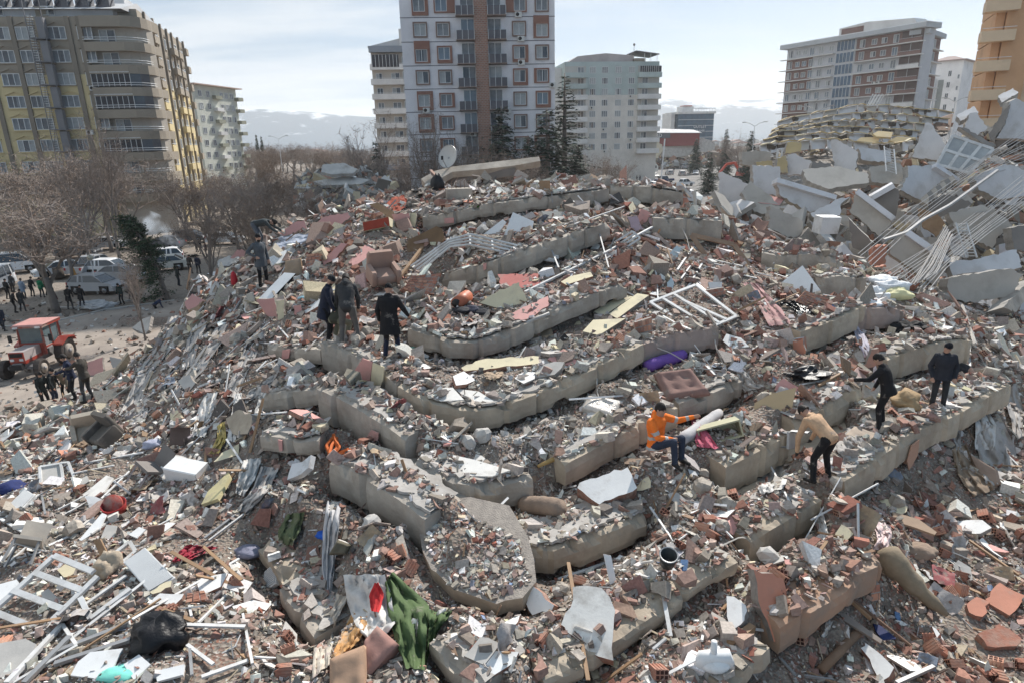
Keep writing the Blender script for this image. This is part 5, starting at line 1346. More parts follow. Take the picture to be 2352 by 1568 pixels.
# ================================================================ trees
BARK= lambda:mat('grey_bark',(.19,.165,.145),.95,.25,3,.4)
TWIG= lambda:mat('twig_bark',(.25,.205,.175),.95,.2,3,0)
LEAFB= lambda:mat('withered_leaves',(.25,.175,.125),.9,.3,.8,0)
NEED= lambda:mat('dark_needles',(.038,.06,.042),.9,.4,.9,0)
def bare_tree(seed,H,spread=.42,leafy=0.5,split=.28,twigs=1.0,upright=.35):
 r=random.Random(seed);T=MB();K=MB();bk,tw,lf=BARK(),TWIG(),LEAFB()
 tips=[]
 def grow(p,d,L,rad,lev):
  k=4 if lev<3 else 3;pts=[p];q=p
  for i in range(k):
   d=(d+Vector((r.uniform(-1,1),r.uniform(-1,1),r.uniform(-.5,.9)))*(.10 +.05 *lev)).normalized();q=q+d*L/k;pts.append(q)
  rr=[rad*(1 -.5 *i/k) for i in range(k+1)]
  (T if lev==0 else K).tube(pts,rr,bk if lev<2 else tw,7 if lev==0 else 5 if lev<2 else 3,lev<1)
  if lev>=4:tips.append((pts[-1],d)); return
  nb=(3 if lev==0 else r.choice([3,4])) if lev<3 else int(r.choice([3,4])*twigs)
  for i in range(nb):
   a=r.uniform(0,2 *math.pi) if lev else 2 *math.pi*i/nb+r.uniform(-.5,.5)
   f=r.uniform(.35,1.0) if lev else r.uniform(.75,1.0)
   o=pts[min(k,max(1,int(f*k+.5)))]
   side=Vector((math.cos(a),math.sin(a),0));side=(side-d*side.dot(d)).normalized()
   nd=(d*(1 -spread*.5)+side*spread*r.uniform(.8,1.6)+Vector((0,0,upright*.35))).normalized()
   grow(o,nd,L*r.uniform(.55,.78)*(1.35 if lev==0 else 1),rad*r.uniform(.42,.58),lev+1)
  grow(pts[-1],(d+Vector((0,0,.15))).normalized(),L*.72,rad*.5,lev+1)
 grow(Vector((0,0,-.2)),Vector((r.uniform(-.06,.06),r.uniform(-.06,.06),1)).normalized(),H*split,H*.017,0)
 for p,d in tips:
  for _ in range(int(5 *twigs)):      # fine twigs
   a=Vector((r.gauss(0,1),r.gauss(0,1),r.gauss(.3,.8))).normalized();L=r.uniform(.25,.7)
   s=a.cross(Vector((r.random(),r.random(),r.random()))).normalized()*.012
   K.add([p-s,p+s,p+a*L],[(0,1,2)],tw)
  if r.random()<leafy:
   for _ in range(7):
    c=p+Vector((r.gauss(0,.35),r.gauss(0,.35),r.gauss(0,.3)));a=Vector((r.gauss(0,1),r.gauss(0,1),r.gauss(0,1))).normalized()*r.uniform(.018,.04);b=a.cross(Vector((r.random(),r.random(),r.random()))).normalized()*.025
    K.add([c-a,c+b,c+a,c-b],[(0,1,2,3)],lf)
 return T.mesh('trunk'),K.mesh('crown')
def conifer(seed,H,W,dens=1.0):
 r=random.Random(seed);T=MB();K=MB()
 T.tube([(0,0,-.2),(r.uniform(-.1,.1),0,H*.5),(0,0,H)],[H*.018,H*.011,.03],BARK(),6)
 z=H*.07;m=NEED()
 while z<H*.985:
  f=1 -z/H;R_=W*(f**.75)*r.uniform(.72,1.12)+.12
  nb=max(4,int((5 +7 *f)*dens))
  for i in range(nb):
   a=r.uniform(0,6.283);L=R_*r.uniform(.65,1.1);drop=r.uniform(-.25,.12)-.18 *f
   e=Vector((math.cos(a)*L,math.sin(a)*L,L*drop));o=Vector((0,0,z))
   K.tube([o,o+e*.6,o+e],[.035,.02,.008],BARK(),3, False)
   ns=max(4,int(L*9))
   for k in range(ns):
    t=r.uniform(.15,1.05);c=o+e*t+Vector((0,0,.12 *math.sin(t*3)))
    w=(.30 *(1.15 -t)+.12)*r.uniform(.7,1.3)
    s=Vector((-math.sin(a),math.cos(a),r.uniform(-.5,.3)))*w*r.choice([-1,1]);u=e.normalized()*w*.9 +Vector((0,0,r.uniform(-.25,.1)))
    K.add([c,c+s*.6 +u*.1,c+s+u*.7,c+u*.6],[(0,1,2,3)],m)
  z+=H*.022 *r.uniform(.7,1.3)
 return T.mesh('trunk'),K.mesh('crown')
BT=[bare_tree(3,10,.5,.25,.26,1.0),bare_tree(8,10,.42,.95,.22,1.1),bare_tree(15,10,.55,.8,.30,1.1),bare_tree(21,10,.36,.1,.30,.9,.6),bare_tree(33,10,.48,.9,.2,1.2)]
def put_tree(kind,x,d,ztop_py,label,name='bare_tree',w=1.0,group=None,base=0.0,lean=(0,0),rz=None,cat='tree'):
 """kind: (trunk mesh, crown mesh, own height); x: column in the picture; d: distance; ztop_py: row of its top"""
 t,c,H0=kind
 p=at(x,330,d);top=onplane(x,ztop_py,(0,p.y,0),(0,1,0)).z
 e=empty(name,(p.x,p.y,base),label,cat,rnd.uniform(0,6.28) if rz is None else rz,group)
 s=(top-base)/H0;e.scale=(s*w,s*w,s);e.rotation_euler=(lean[0],lean[1],e.rotation_euler[2])
 mesh_obj('trunk',t,e);mesh_obj('crown',c,e); return e
TK=[(a,b,max(v.co.z for v in b.vertices)) for a,b in BT]
ONE=[(3,222,62,232,.8,'tall bare tree with two dark trunks before the stair of the yellow building'),(3,150,58,290,.8,'bare tree with pale grey branches left of the tall two trunk tree'),(3,845,66,238,.8,'tall bare tree with forked pale limbs, standing against the sky beside the slim block'),
  (3,975,74,205,.6,'tall thin bare tree in front of the left edge of the grey tower'),(0,1060,78,270,.8,'bare tree in front of the brick column of the grey tower'),(2,905,70,330,.9,'reddish brown bushy tree at the foot of the slim block'),
  (4,40,44,395,1.3,'russet tree at the left edge beside the white van'),(2,95,50,380,1.1,'russet tree behind the white van and the white sedan'),(1,425,46,400,.9,'brown leaved tree standing in the smoke of the fire'),(4,545,48,395,.9,'brown leaved tree nearest the left shoulder of the heap'),
  (2,650,52,385,1.2,'wide reddish bush behind the man bent double'),(0,720,56,400,1.0,'grey brown bare tree left of the pole like trunk near the heap'),(3,245,36,560,.7,'young tree with a forked pale trunk beside the silver car')]
for k,x,d,y,w,lab in ONE:put_tree(TK[k],x,d,y,lab,w=w)
row=[]
for i in range(36):
 x=-60 +i*29 +rnd.uniform(-9,9);d=rnd.choice([64,72,80,92,105,118])
 y=366 +rnd.uniform(-50,36)+(6 if x>560 else 0)-(12 if x<420 else 0)
 if 560 <x<760:y+=6
 put_tree(TK[rnd.choice([1,2,4,4,0,2])],x,d,y,'leafless reddish brown tree in the dense belt of trees below the apartment blocks',w=rnd.uniform(1.0,1.5),group='trees in the belt beyond the cars')
for i,(x,d,y) in enumerate([(1000,72,300),(1085,74,320),(1120,70,318),(1195,75,315),(1220,72,345),(1345,110,350),(1370,118,338),(1400,112,345)]):
 put_tree(TK[(i*2)%5],x,d,y,'small bare tree in the row at the foot of the grey tower',w=1.1,group='trees at the foot of the tower')
for i in range(30):
 x=556 +i*12 if i<24 else 1640 +(i-24)*20;put_tree(TK[i%5],x+rnd.uniform(-5,5),rnd.uniform(170,380),326 +rnd.uniform(-8,8),'small hazy bare tree on the far plain beyond the tree belt',w=1.6,group='far hazy trees on the plain')
C1=conifer(5,20,3.6);C2=conifer(9,12,3.0);C3=conifer(14,10,2.6,1.2)
put_tree((*C1,20),1297,92,168,'tallest dark fir tree, right of the grey tower','fir_tree',1.75)
put_tree((*C2,12),1256,79,250,'dark fir tree just left of the tallest fir','fir_tree',1.7)
put_tree((*C2,12),1153,78,243,'dark fir tree in front of the lower floors of the grey tower','fir_tree',1.5)
put_tree((*C3,10),1213,77,310,'short fir between the tower and the tallest fir','fir_tree',1.0)
put_tree((*C3,10),1325,96,330,'low spreading fir at the right foot of the tallest fir','fir_tree',1.5)
put_tree((*C2,12),862,80,325,'small dark fir at the foot of the slim white block','fir_tree',1.1)
put_tree((*C2,12),1633,132,350,'dark shaggy fir beside the parked cars behind the heap','fir_tree',1.5)
put_tree((*C2,12),1668,190,296,'fir tree left of the bare round tree, far down the street','fir_tree',1.0)
put_tree((*C2,12),1725,150,300,'fir tree just left of the toppled yellow edged building','fir_tree',1.2)
put_tree((*C3,10),1600,210,318,'small far fir behind the orange excavator','fir_tree',1.2)
put_tree(TK[0],1695,180,292,'round bare tree between two firs far down the street',w=1.3)
for i,x in enumerate((590,601)):put_tree((*C3,10),x,230,308 +i*4,('left' if i==0 else 'right')+' one of two tiny dark cypresses on the hazy skyline','cypress_tree',.5)
def leaning():
 base=hit(388,690);base=onz(385,692,0) if base.z>1.5 else base
 d0=(base-CAM).dot(_fw);T=MB();K=MB();r=random.Random(4)
 top=at(296,500,d0-.6);mid=at(348,590,d0-.2)
 T.tube([base+Vector((0,0,-.3)),base.lerp(mid,.5),mid,mid.lerp(top,.6),top],[.21,.18,.13,.08,.03],BARK(),8)
 def pt(f): return base.lerp(mid,f*2) if f<.5 else mid.lerp(top,f*2 -1)
 for i in range(260):
  f=r.uniform(.02,1.0)**.8;o=pt(f);L=(2.1 -1.1 *abs(f-.3))*r.uniform(.5,1.1)
  if f>.75:L*=.75
  a=r.uniform(0,6.283);dr=Vector((math.cos(a)*1.0 -.35,math.sin(a),r.uniform(-.35,.3))).normalized()
  if dr.x>.2:L*=.55
  e=dr*L;K.tube([o,o+e*.6 +Vector((0,0,-.05)),o+e+Vector((0,0,-.12))],[.03,.018,.006],TWIG(),3, False)
  if dr.x>.35 and f<.5: continue
  for k in range(34):
   t=r.uniform(.35,1.1);c=o+e*t+Vector((r.gauss(0,.12),r.gauss(0,.12),r.gauss(0,.10)))
   s=Vector((r.gauss(0,1),r.gauss(0,1),r.gauss(0,.7))).normalized()*r.uniform(.07,.16);u=s.cross(Vector((r.random(),r.random(),r.random()))).normalized()*.05
   K.add([c-s,c+u,c+s,c-u],[(0,1,2,3)],mat('green_needles',(.045,.075,.04),.9,.45,1.3,0))
 e=empty('leaning_conifer',base,'dark green conifer leaning left with a bare pale trunk, beside the silver car','tree')
 T.wbuild('trunk',e);K.wbuild('crown',e)
leaning()
# ================================================================ vehicles (local +x is the front, wheels at z = 0)
TYRE= lambda:mat('tyre_rubber',(.02,.02,.02),.8,.2,5,0);RIMM= lambda:mat('wheel_metal',(.35,.35,.36),.35,.1,3,0,.6)
def paint(k,c): return mat('paint_'+k,c,.35,.06,.8,0,spec=.5,dirt=.15,dirtcol=(.33,.30,.26))
CARG= lambda:mat('car_glass',(.03,.04,.05),.08,.2,.5,0,spec=.8)
def wheel(parent,x,y,r,w=.2):
 b=MB();b.tube([(x,y-w/2,r),(x,y+w/2,r)],r,TYRE(),16);o=b.build('wheel',parent)
 s=1 if y>0 else -1
 b=MB();b.tube([(x,y+s*(w/2 -.03),r),(x,y+s*(w/2 +.012),r)],r*.62,RIMM(),10)
 for q in range(5):
  a=q*1.2566;b.bar((x,y+s*(w/2 +.018),r),(x+math.cos(a)*r*.58,y+s*(w/2 +.018),r+math.sin(a)*r*.58),.05,.02,mat('rim_dark',(.12,.12,.12),.5))
 b.build('rim',o)
def prof(b,pts,y0,y1,m,inset=None):
 """side outline (x, z) swept across; inset narrows the upper points"""
 n=len(pts);zmax=max(p[1] for p in pts);zmin=min(p[1] for p in pts)
 f= lambda z:(inset or 0)*max(0,(z-zmin))/(zmax-zmin)
 A=[(x,y0+f(z),z) for x,z in pts];B=[(x,y1-f(z),z) for x,z in pts]
 b.add(A,[tuple(range(n))],m);b.add(B,[tuple(range(n-1,-1,-1))],m)
 b.add(A+B,[((i+1)%n,i,n+i,n+(i+1)%n) for i in range(n)],m)
CARS={
 'sedan':dict(L=4.4,W=1.75,body=[(-2.2,.3),(-2.2,.72),(-2.1,.93),(-1.55,.98),(1.0,.96),(1.95,.80),(2.2,.62),(2.2,.3)],glass=[(-1.75,.97),(-1.15,1.38),(-.9,1.42),(.3,1.42),(.55,1.36),(1.15,.96)],roof=[(-1.1,1.385),(-.9,1.44),(.3,1.44),(.5,1.37),(.3,1.41),(-.9,1.41)]),
 'hatch':dict(L=4.1,W=1.75,body=[(-2.0,.3),(-2.05,.7),(-2.0,1.0),(-1.6,1.04),(1.0,1.0),(1.85,.84),(2.05,.62),(2.05,.3)],glass=[(-1.95,1.02),(-1.6,1.46),(-1.3,1.52),(.2,1.52),(.5,1.44),(1.2,1.0)],roof=[(-1.6,1.48),(-1.3,1.55),(.2,1.55),(.45,1.46),(.2,1.51),(-1.3,1.51)]),
 'van':dict(L=5.0,W=1.9,body=[(-2.45,.35),(-2.5,.9),(-2.48,1.15),(1.4,1.15),(2.2,1.0),(2.5,.72),(2.5,.35)],glass=[(-2.46,1.14),(-2.36,1.86),(-2.2,1.94),(.7,1.94),(1.0,1.84),(1.75,1.12)],roof=[(-2.36,1.84),(-2.2,1.98),(.7,1.98),(.98,1.86),(.7,1.9),(-2.2,1.9)]),
 'pickup':dict(L=5.2,W=1.85,body=[(-2.6,.45),(-2.6,1.05),(-.9,1.05),(-.9,1.08),(1.2,1.08),(2.4,.98),(2.6,.75),(2.6,.45)],glass=[(-.85,1.07),(-.6,1.66),(-.4,1.72),(.6,1.72),(.8,1.66),(1.35,1.06)],roof=[(-.62,1.66),(-.4,1.76),(.6,1.76),(.8,1.68),(.6,1.7),(-.4,1.7)])}
def car(kind,px,py,face,col,label,cat=None,group=None,z=0.0,tilt=0):
 S=CARS[kind];p=onz(px,py,z);w=S['W']/2
 name={'sedan':'parked_car','hatch':'parked_car','van':'minivan','pickup':'pickup_truck'}[kind]
 e=empty(name,p,label,cat or {'van':'van','pickup':'pickup truck'}.get(kind,'car'),math.atan2(face[1],face[0]),group)
 pm=paint(*col);b=MB();prof(b,S['body'],-w,w,pm,.06)
 for sx in (1,-1):
  for x in (S['L']*.31,-S['L']*.30):b.box2((x-.42,sx*(w-.03),.2),(x+.42,sx*(w+.006),.70),mat('wheel_arch',(.01,.01,.01),.9))
 if kind=='pickup':b.box2((-2.5,-w+.12,.8),(-1.0,w-.12,1.056),m_dark())
 b.build('body',e)
 b=MB();prof(b,S['glass'],-w+.05,w-.05,CARG(),.16);b.build('window_glass',e)
 b=MB();prof(b,S['roof'],-w+.19,w-.19,pm,0)
 g=S['glass']
 for sy in (-1,1):       # pillars
  y0=sy*(w-.05);y1=sy*(w-.20)
  b.bar((g[0][0],y0,g[0][1]),(g[1][0],y1,g[1][1]),.10,.05,pm);b.bar((g[5][0],y0,g[5][1]),(g[4][0],y1,g[4][1]),.06,.05,pm)
  xm=(g[2][0]+g[3][0])/2;b.bar((xm,y0,g[0][1]),(xm-.05,y1,g[2][1]),.09,.04,pm)
  if kind in ('van','hatch'):b.bar((g[2][0]+.35,y0,g[0][1]),(g[2][0]+.35,y1,g[2][1]),.16,.04,pm)
 b.build('roof',e)
 L=S['L']/2;zf=[q[1] for q in S['body']][-2]
 for sy in (-1,1):
  b=MB();b.box2((L-.12,sy*(w-.12)-.16,zf-.04),(L+.01,sy*(w-.12)+.10,zf+.10),mat('headlight',(.6,.62,.62),.2));b.build('headlight',e)
  b=MB();b.box2((-L-.01,sy*(w-.14)-.10,.74),(-L+.10,sy*(w-.14)+.10,.98),mat('tail_lamp',(.35,.02,.02),.3));b.build('tail_light',e)
 b=MB();b.box2((L-.05,-.5,.42),(L+.012,.5,.62),m_dark());b.build('grille',e)
 for x in (S['L']*.31,-S['L']*.30):
  for sy in (-1,1):wheel(e,x,sy*(w-.08),.33 if kind!='pickup' else .38)
 return e
WHP,SIL,DGR,BLU,CRM=('white',(.68,.69,.70)),('silver',(.36,.37,.385)),('dark_grey',(.07,.075,.085)),('deep_blue',(.02,.035,.10)),('cream',(.58,.56,.50))
car('van',30,626,(.95,.55),WHP,'white passenger van parked at the left edge of the car park')
car('sedan',141,634,(-.8,-.75),WHP,'white sedan facing the viewer, parked right of the white van')
car('pickup',219,628,(.15,1),SIL,'silver vehicle seen from behind with its tailgate up, behind the globe lamp')
car('hatch',226,672,(1,-.12),SIL,'silver people carrier, nearest car, right in front of the forked young tree')
car('hatch',258,632,(1,-.05),WHP,'white hatchback directly behind the silver people carrier')
car('sedan',286,645,(1,-.1),SIL,'silver saloon half hidden behind the leaning conifer')
car('van',-14,668,(.3,-1),WHP,'white van nose cut off by the left edge of the picture')
car('sedan',182,590,(1,.1),DGR,'dusty dark grey car behind the white sedan')
car('hatch',384,572,(-1,.05),DGR,'dark grey car behind the white smoke')
car('hatch',374,605,(-.9,-.4),WHP,'white car right of the leaning conifer, nearer one')
car('sedan',378,621,(-.9,-.4),CRM,'cream car with its boot open beside the leaning conifer')
car('sedan',250,572,(1,.2),SIL,'pale car far behind the globe lamps')
car('hatch',440,556,(1,0),DGR,'dark car parked under the brown trees left of the heap')
car('sedan',520,560,(1,0),WHP,'white car half hidden by brown trees at the edge of the heap')
car('hatch',100,566,(1,.1),DGR,'dark car behind the trees at far left')
for a in [('hatch',1433,402,(-.4,-1),WHP,'small white car left of the white bus'),('hatch',1468,411,(.2,-1),WHP,'white hatchback just below the bus'),('sedan',1501,409,(.4,-1),CRM,'cream sedan right below the bus'),
   ('hatch',1537,402,(-.1,1),SIL,'silver hatchback right of the bus'),('hatch',1566,404,(.1,1),SIL,'grey silver hatchback behind the blue pickup truck'),('van',1570,388,(0,1),SIL,'light blue grey van behind the parked hatchbacks'),
   ('sedan',1598,402,(-.3,-1),WHP,'white sedan nearest the dark shaggy fir'),('sedan',1487,425,(.9,-.6),WHP,'white sedan nearest the crest of the heap, left of the pickups'),('pickup',1525,420,(-.9,-.3),BLU,'dark blue pickup truck with chrome bar'),
   ('pickup',1570,428,(.9,.35),WHP,'white double cab pickup truck'),('sedan',1568,446,(.9,-.5),WHP,'white sedan lowest in the street, behind the broken white frame'),('hatch',1380,396,(1,.2),SIL,'silver car far left in the street'),('hatch',1374,408,(1,.1),SIL,'greenish silver car at the left end of the street')]:
 car(*a)
p=onz(1486,397,0);e=empty('bus',p,'white midibus with one long dark side window, parked behind the heap','bus',math.atan2(.05,1))
L=3.7;b=MB();prof(b,[(-L,.4),(-L,2.5),(-L+.2,2.8),(L-.5,2.8),(L-.1,2.4),(L,1.4),(L,.4)],-1.05,1.05,paint('bus_white',(.60,.61,.58)),.05);b.build('body',e)
b=MB();b.box2((-L+.35,-1.07,1.5),(L-.6,-1.03,2.35),CARG());b.build('window_glass',e)
for x in (-2.2,2.3):
 for y in (-.9,.9):wheel(e,x,y,.42)
def tractor():
 g=onz(98,846,.02)
 e=empty('tractor',g,'dusty red tractor with a glazed cab, facing the viewer in the pale yard','tractor',math.atan2(-1,.10))
 rd=paint('tractor_red',(.30,.045,.03));rt=mat('faded_red_roof',(.50,.25,.22),.6,.1,2,.05,dirt=.3);gy=mat('engine_grey',(.25,.24,.24),.6,.2,3,.1)
 b=MB();b.box2((.25,-.36,1.02),(1.75,.36,1.48),mat('hood_grey',(.34,.30,.29),.5,.1,2,.05));b.box2((1.752,-.36,.95),(1.80,.36,1.46),rd);b.box2((.25,-.37,.85),(1.75,.37,1.02),rd);b.build('bonnet',e)
 b=MB();b.box2((1.80,-.3,1.22),(1.815,.3,1.42),m_dark());b.build('grille',e)
 for s in (-1,1):b=MB();b.box2((1.80,s*.22 -.09,1.02),(1.83,s*.22 +.09,1.14),mat('headlight',(.6,.62,.62),.2));b.build('headlight',e)
 b=MB();b.box2((.1,-.22,.55),(1.9,.22,.9),gy);b.box2((1.35,-.7,.5),(1.55,.7,.64),gy);b.box2((-1.2,-.25,.55),(.1,.25,1.0),gy);b.box2((1.75,-.3,.6),(2.05,.3,.86),m_dark());b.build('chassis',e)
 b=MB()
 for x,y in ((.35,-.62),(.35,.62),(-1.05,-.68),(-1.05,.68)):b.bar((x,y,.95),(x-.04,y*.93,2.36),.09,.09,rd)
 for y in (-.65,.65):b.bar((.35,y,1.3),(-1.05,y,1.3),.07,.07,rd);b.bar((-.35,y,.8),(-.38,y*.93,2.36),.06,.06,rd)
 b.bar((.35,-.62,1.5),(.35,.62,1.5),.07,.09,rd);b.box2((.30,-.6,.9),(.34,.6,1.5),rd);b.build('cab_frame',e)
 b=MB();g_=mat('cab_glass',(.10,.14,.15),.1,.3,1.2,0,spec=.7);b.box2((.31,-.58,1.55),(.33,.58,2.33),g_)
 b.build('windscreen',e)
 for s in (-1,1):b=MB();b.box2((-1.0,s*.60 -.01,1.35),(.28,s*.60 +.01,2.33),g_);b.build('side_window',e)
 b=MB();b.box2((-1.2,-.76,2.36),(.5,.76,2.46),rd);b.prism([(-1.2,-.76,2.46),(.5,-.76,2.46),(.44,-.7,2.53),(-1.14,-.7,2.53)],(0,1.52,0),rt);b.build('roof',e)
 for s in (-1,1):
  b=MB();b.box2((.49,s*.55 -.12,2.36),(.56,s*.55 +.12,2.44),mat('headlight',(.6,.62,.62),.2));b.build('work_light',e)
  b=MB();b.bar((.36,s*.62,1.9),(.42,s*1.0,1.85),.03,.03,m_dark());b.box2((.38,s*1.0 -.09,1.62),(.42,s*1.0 +.09,2.0),m_dark());b.build('mirror',e)
  b=MB();b.prism([(-1.5,s*.72,1.15),(-1.35,s*.72,1.45),(-.75,s*.72,1.55),(-.1,s*.72,1.3),(-.1,s*.72,1.22),(-.75,s*.72,1.47),(-1.3,s*.72,1.38)],(0,s*.5,0),rd);b.build('mudguard',e)
 mt=mat('muddy_tyre',(.06,.05,.045),.95,.35,4,.4)
 for x,y,r,w in ((-.75,.92,.74,.46),(-.75,-.92,.74,.46),(1.45,.85,.50,.32),(1.45,-.85,.50,.32)):
  b=MB();rows=[]
  for q,rr in ((-.5,.82),(-.42,.97),(0,1.0),(.42,.97),(.5,.82),(.3,.5)):rows.append([(x+math.cos(2 *math.pi*k/28)*r*rr*(1.0 +(.025 if k%2 else -.02)*(1 if abs(q)<.45 and rr>.9 else 0)),y+q*w,r+math.sin(2 *math.pi*k/28)*r*rr) for k in range(28)])
  b.grid([[(x,y-w*.5,r)]*28]+rows+[[(x,y+w*.3,r)]*28],mt, False, True)
  o=b.build('wheel',e);s=1 if y>0 else -1
  b=MB();b.tube([(x,y+s*w*.2,r),(x,y+s*(w*.5 +.004),r)],r*.52,mat('hub_tan',(.30,.26,.22),.7,.2,3,.1),14);b.tube([(x,y+s*w*.5,r),(x,y+s*(w*.5 +.06),r)],r*.18,gy,8);b.build('hub',o)
 b=MB()
 for q in range(4):b.bar((.55,-.75,.5 +.27 *q),(.15,-.75,.5 +.27 *q),.03,.03,FRW())
 b.bar((.55,-.75,.4),(.55,-.75,1.4),.03,.03,FRW());b.bar((.15,-.75,.4),(.15,-.75,1.4),.03,.03,FRW());b.build('ladder',e)
tractor()
def excavator(label,col,px,py,face,s,boom,z=0,zed=0):
 p=onz(px,py,z);e=empty('excavator',p,label,'excavator',math.atan2(face[1],face[0]));e.scale=(s,s,s)
 m=paint(*col)
 for y in (-1.1,1.1):b=MB();b.prism([(-1.9,y-.28,.25),(-1.6,y-.28,0),(1.6,y-.28,0),(1.9,y-.28,.25),(1.7,y-.28,.75),(-1.7,y-.28,.75)],(0,.56,0),m_dark());b.build('track',e)
 b=MB();b.box2((-2.1,-1.3,.85),(.9,1.3,1.75),m);b.box2((-2.2,-1.2,.95),(-1.6,1.2,2.0),m_dark());b.build('body',e)
 b=MB();b.box2((-.3,.35,1.75),(1.2,1.25,2.75),CARG());b.box2((-.35,.3,2.75),(1.25,1.3,2.85),m);b.build('cab',e)
 B_=[Vector((x,-.1,zz)) for x,zz in boom]
 for i,nm in enumerate(('boom','boom','stick')[:len(B_)-2]+('stick',)):
  if i+1 >=len(B_)-0: break
  b=MB();b.bar(B_[i],B_[i+1],.42,.62 -.08 *i,m,(0,0,1));b.build(nm,e)
 q=B_[-1];b=MB();b.prism([q+Vector((-.3,-.5,0)),q+Vector((.5,-.5,-.1)),q+Vector((.75,-.5,-.9)),q+Vector((.1,-.5,-1.2)),q+Vector((-.35,-.5,-.6))],(0,1.0,0),mat('bucket_steel',(.3,.26,.2),.6,.2,2,.1));b.build('bucket',e)
 b=MB();b.tube([B_[0]+Vector((.3,0,.1)),B_[1]+Vector((.2,0,-.5))],.09,m_steel(),6);b.build('hydraulic_ram',e)
 return e
excavator('orange excavator with its arm raised, in front of the fallen cream wall',('digger_orange',(.50,.22,.05)),1530,386,(.9,.1),1.35,[(.6,1.4),(2.6,4.6),(6.0,6.2),(8.0,6.9)],0)
excavator('red orange excavator half hidden by the leaning white slab',('digger_red',(.60,.07,.03)),1703,412,(-1,-.1),1.15,[(.4,1.6),(2.0,3.9),(4.0,3.6),(5.6,1.6)],0)
def lamp(px,py,d,top,label,arms=2,m=None):
 p=at(px,330,d);H=onplane(px,top,(0,p.y,0),(0,1,0)).z;p=Vector((p.x,p.y,0));e=empty('street_lamp',p,label,'street lamp');ms_=mat('lamp_grey',(.38,.39,.40),.5,.1,2,0)
 b=MB();b.tube([(0,0,0),(0,0,H-.8)],[.11,.06],ms_,6);b.build('pole',e)
 for s in ((-1,1) if arms==2 else (1,)):
  b=MB();b.tube([(0,0,H-.8),(s*1.0,0,H-.25),(s*1.7,0,H-.1)],.04,ms_,5);b.build('arm',e)
  b=MB();b.box((s*1.95,0,H-.08),(.7,.26,.13),ms_);b.build('lamp_head',e)
lamp(1471,378,185,262,'grey double street lamp before the grey green block');lamp(641,330,150,312,'small double street lamp above the tree belt at left');lamp(1730,330,120,280,'double street lamp left of the maroon block')
lamp(2178,300,110,224,'street lamp in front of the white towers');lamp(1870,300,95,243,'lamp just above the toppled yellow edged building');lamp(1788,330,260,298,'far thin street lamp near the firs')
for (x,y,d_,yt,lab) in ((225,676,36.5,592,'globe lamp on a pale pole in front of the silver people carrier'),(207,600,56,545,'globe lamp on a pole farther back among the parked cars')):
 p=onz(x,y,0);H=onplane(x-12,yt,(0,p.y,0),(0,1,0)).z;e=empty('globe_lamp',p,lab,'street lamp')
 b=MB();b.tube([(0,0,0),(0,0,H-.25)],[.06,.045],FRW(),6);b.build('pole',e);b=MB();b.ball((0,0,H),.24,mat('globe_glass',(.55,.52,.42),.4),12,8);b.build('globe',e)
# ================================================================ fallen buildings beside and behind the heap
def dr(x,y): return 23.0 +max(0,660 -y)*.036 +max(0,1850 -x)*.004
PW= lambda:mat('pale_lavender_wall',(.56,.55,.55),.85,.08,.8,.15,dirt=.42,dirtcol=(.36,.33,.30));PB= lambda:mat('dusty_beige_wall',(.43,.395,.35),.9,.1,.7,.15,dirt=.3,dirtcol=(.30,.27,.23))
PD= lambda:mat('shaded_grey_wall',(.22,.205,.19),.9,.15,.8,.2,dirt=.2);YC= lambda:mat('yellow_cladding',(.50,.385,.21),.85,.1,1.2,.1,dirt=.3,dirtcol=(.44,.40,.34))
def bed(name,cols,drop,mk,nr=7,amp=.5,ext=1.0):
 """cols: (x, y low, d low, y high, d high)"""
 rows=[]
 for j in range(nr+1):
  f=j/nr;r=[]
  for i in range(len(cols)-1):
   for k in range(4 if i<len(cols)-2 else 5):
    a=k/4;c=[cols[i][q]*(1 -a)+cols[i+1][q]*a for q in range(5)]
    d=c[2]+(c[4]-c[2])*f;p=at(c[0],c[1]+(c[3]-c[1])*f,d)
    p.z+=noise.noise(p*.45)*amp-.1;r.append(p)
  rows.append(r)
 rows.append([p+Vector((0,2.5,-3)) for p in rows[-1]]);rows.append([Vector((p.x,p.y+3,-.5)) for p in rows[-1]])
 rows.insert(0,[Vector((p.x,p.y-.5,p.z-drop)) for p in rows[0]])
 b=MB();b.grid(rows,mk, True);o=b.build(name);tag(o,kind='structure')
 P=[Vector(v) for v in b.v]; return o,rows
def strew(name,rows,n,smin,smax,seed,pal=None,aspf=None):
 rs=np.random.RandomState(seed);A=np.array([[tuple(p) for p in r] for r in rows]);ny,nx=A.shape[:2]
 fy=rs.uniform(0,ny-1.001,n);fx=rs.uniform(0,nx-1.001,n);y0=fy.astype(int);x0=fx.astype(int);ay=(fy-y0)[:, None];ax=(fx-x0)[:, None]
 P=A[y0,x0]*(1 -ax)*(1 -ay)+A[y0,x0+1]*ax*(1 -ay)+A[y0+1,x0]*(1 -ax)*ay+A[y0+1,x0+1]*ax*ay
 pal=np.array(pal or [[.6,.59,.57],[.44,.42,.39],[.30,.28,.25],[.20,.18,.16],[.36,.2,.14],[.12,.11,.10],[.5,.42,.28]])
 col=pal[rs.randint(0,len(pal),n)]*rs.uniform(.75,1.2,(n,1));N=np.tile(np.array([0,-.2,1.0]),(n,1))
 s=smin+(smax-smin)*rs.uniform(0,1,n)**2.2
 return tag(hexa_mesh(name,P,N,s,(aspf or asp_mix)(rs,n),.32,np.clip(col,0,.75),CM,rs,rs.uniform(.2,1.1,n)),kind='stuff')
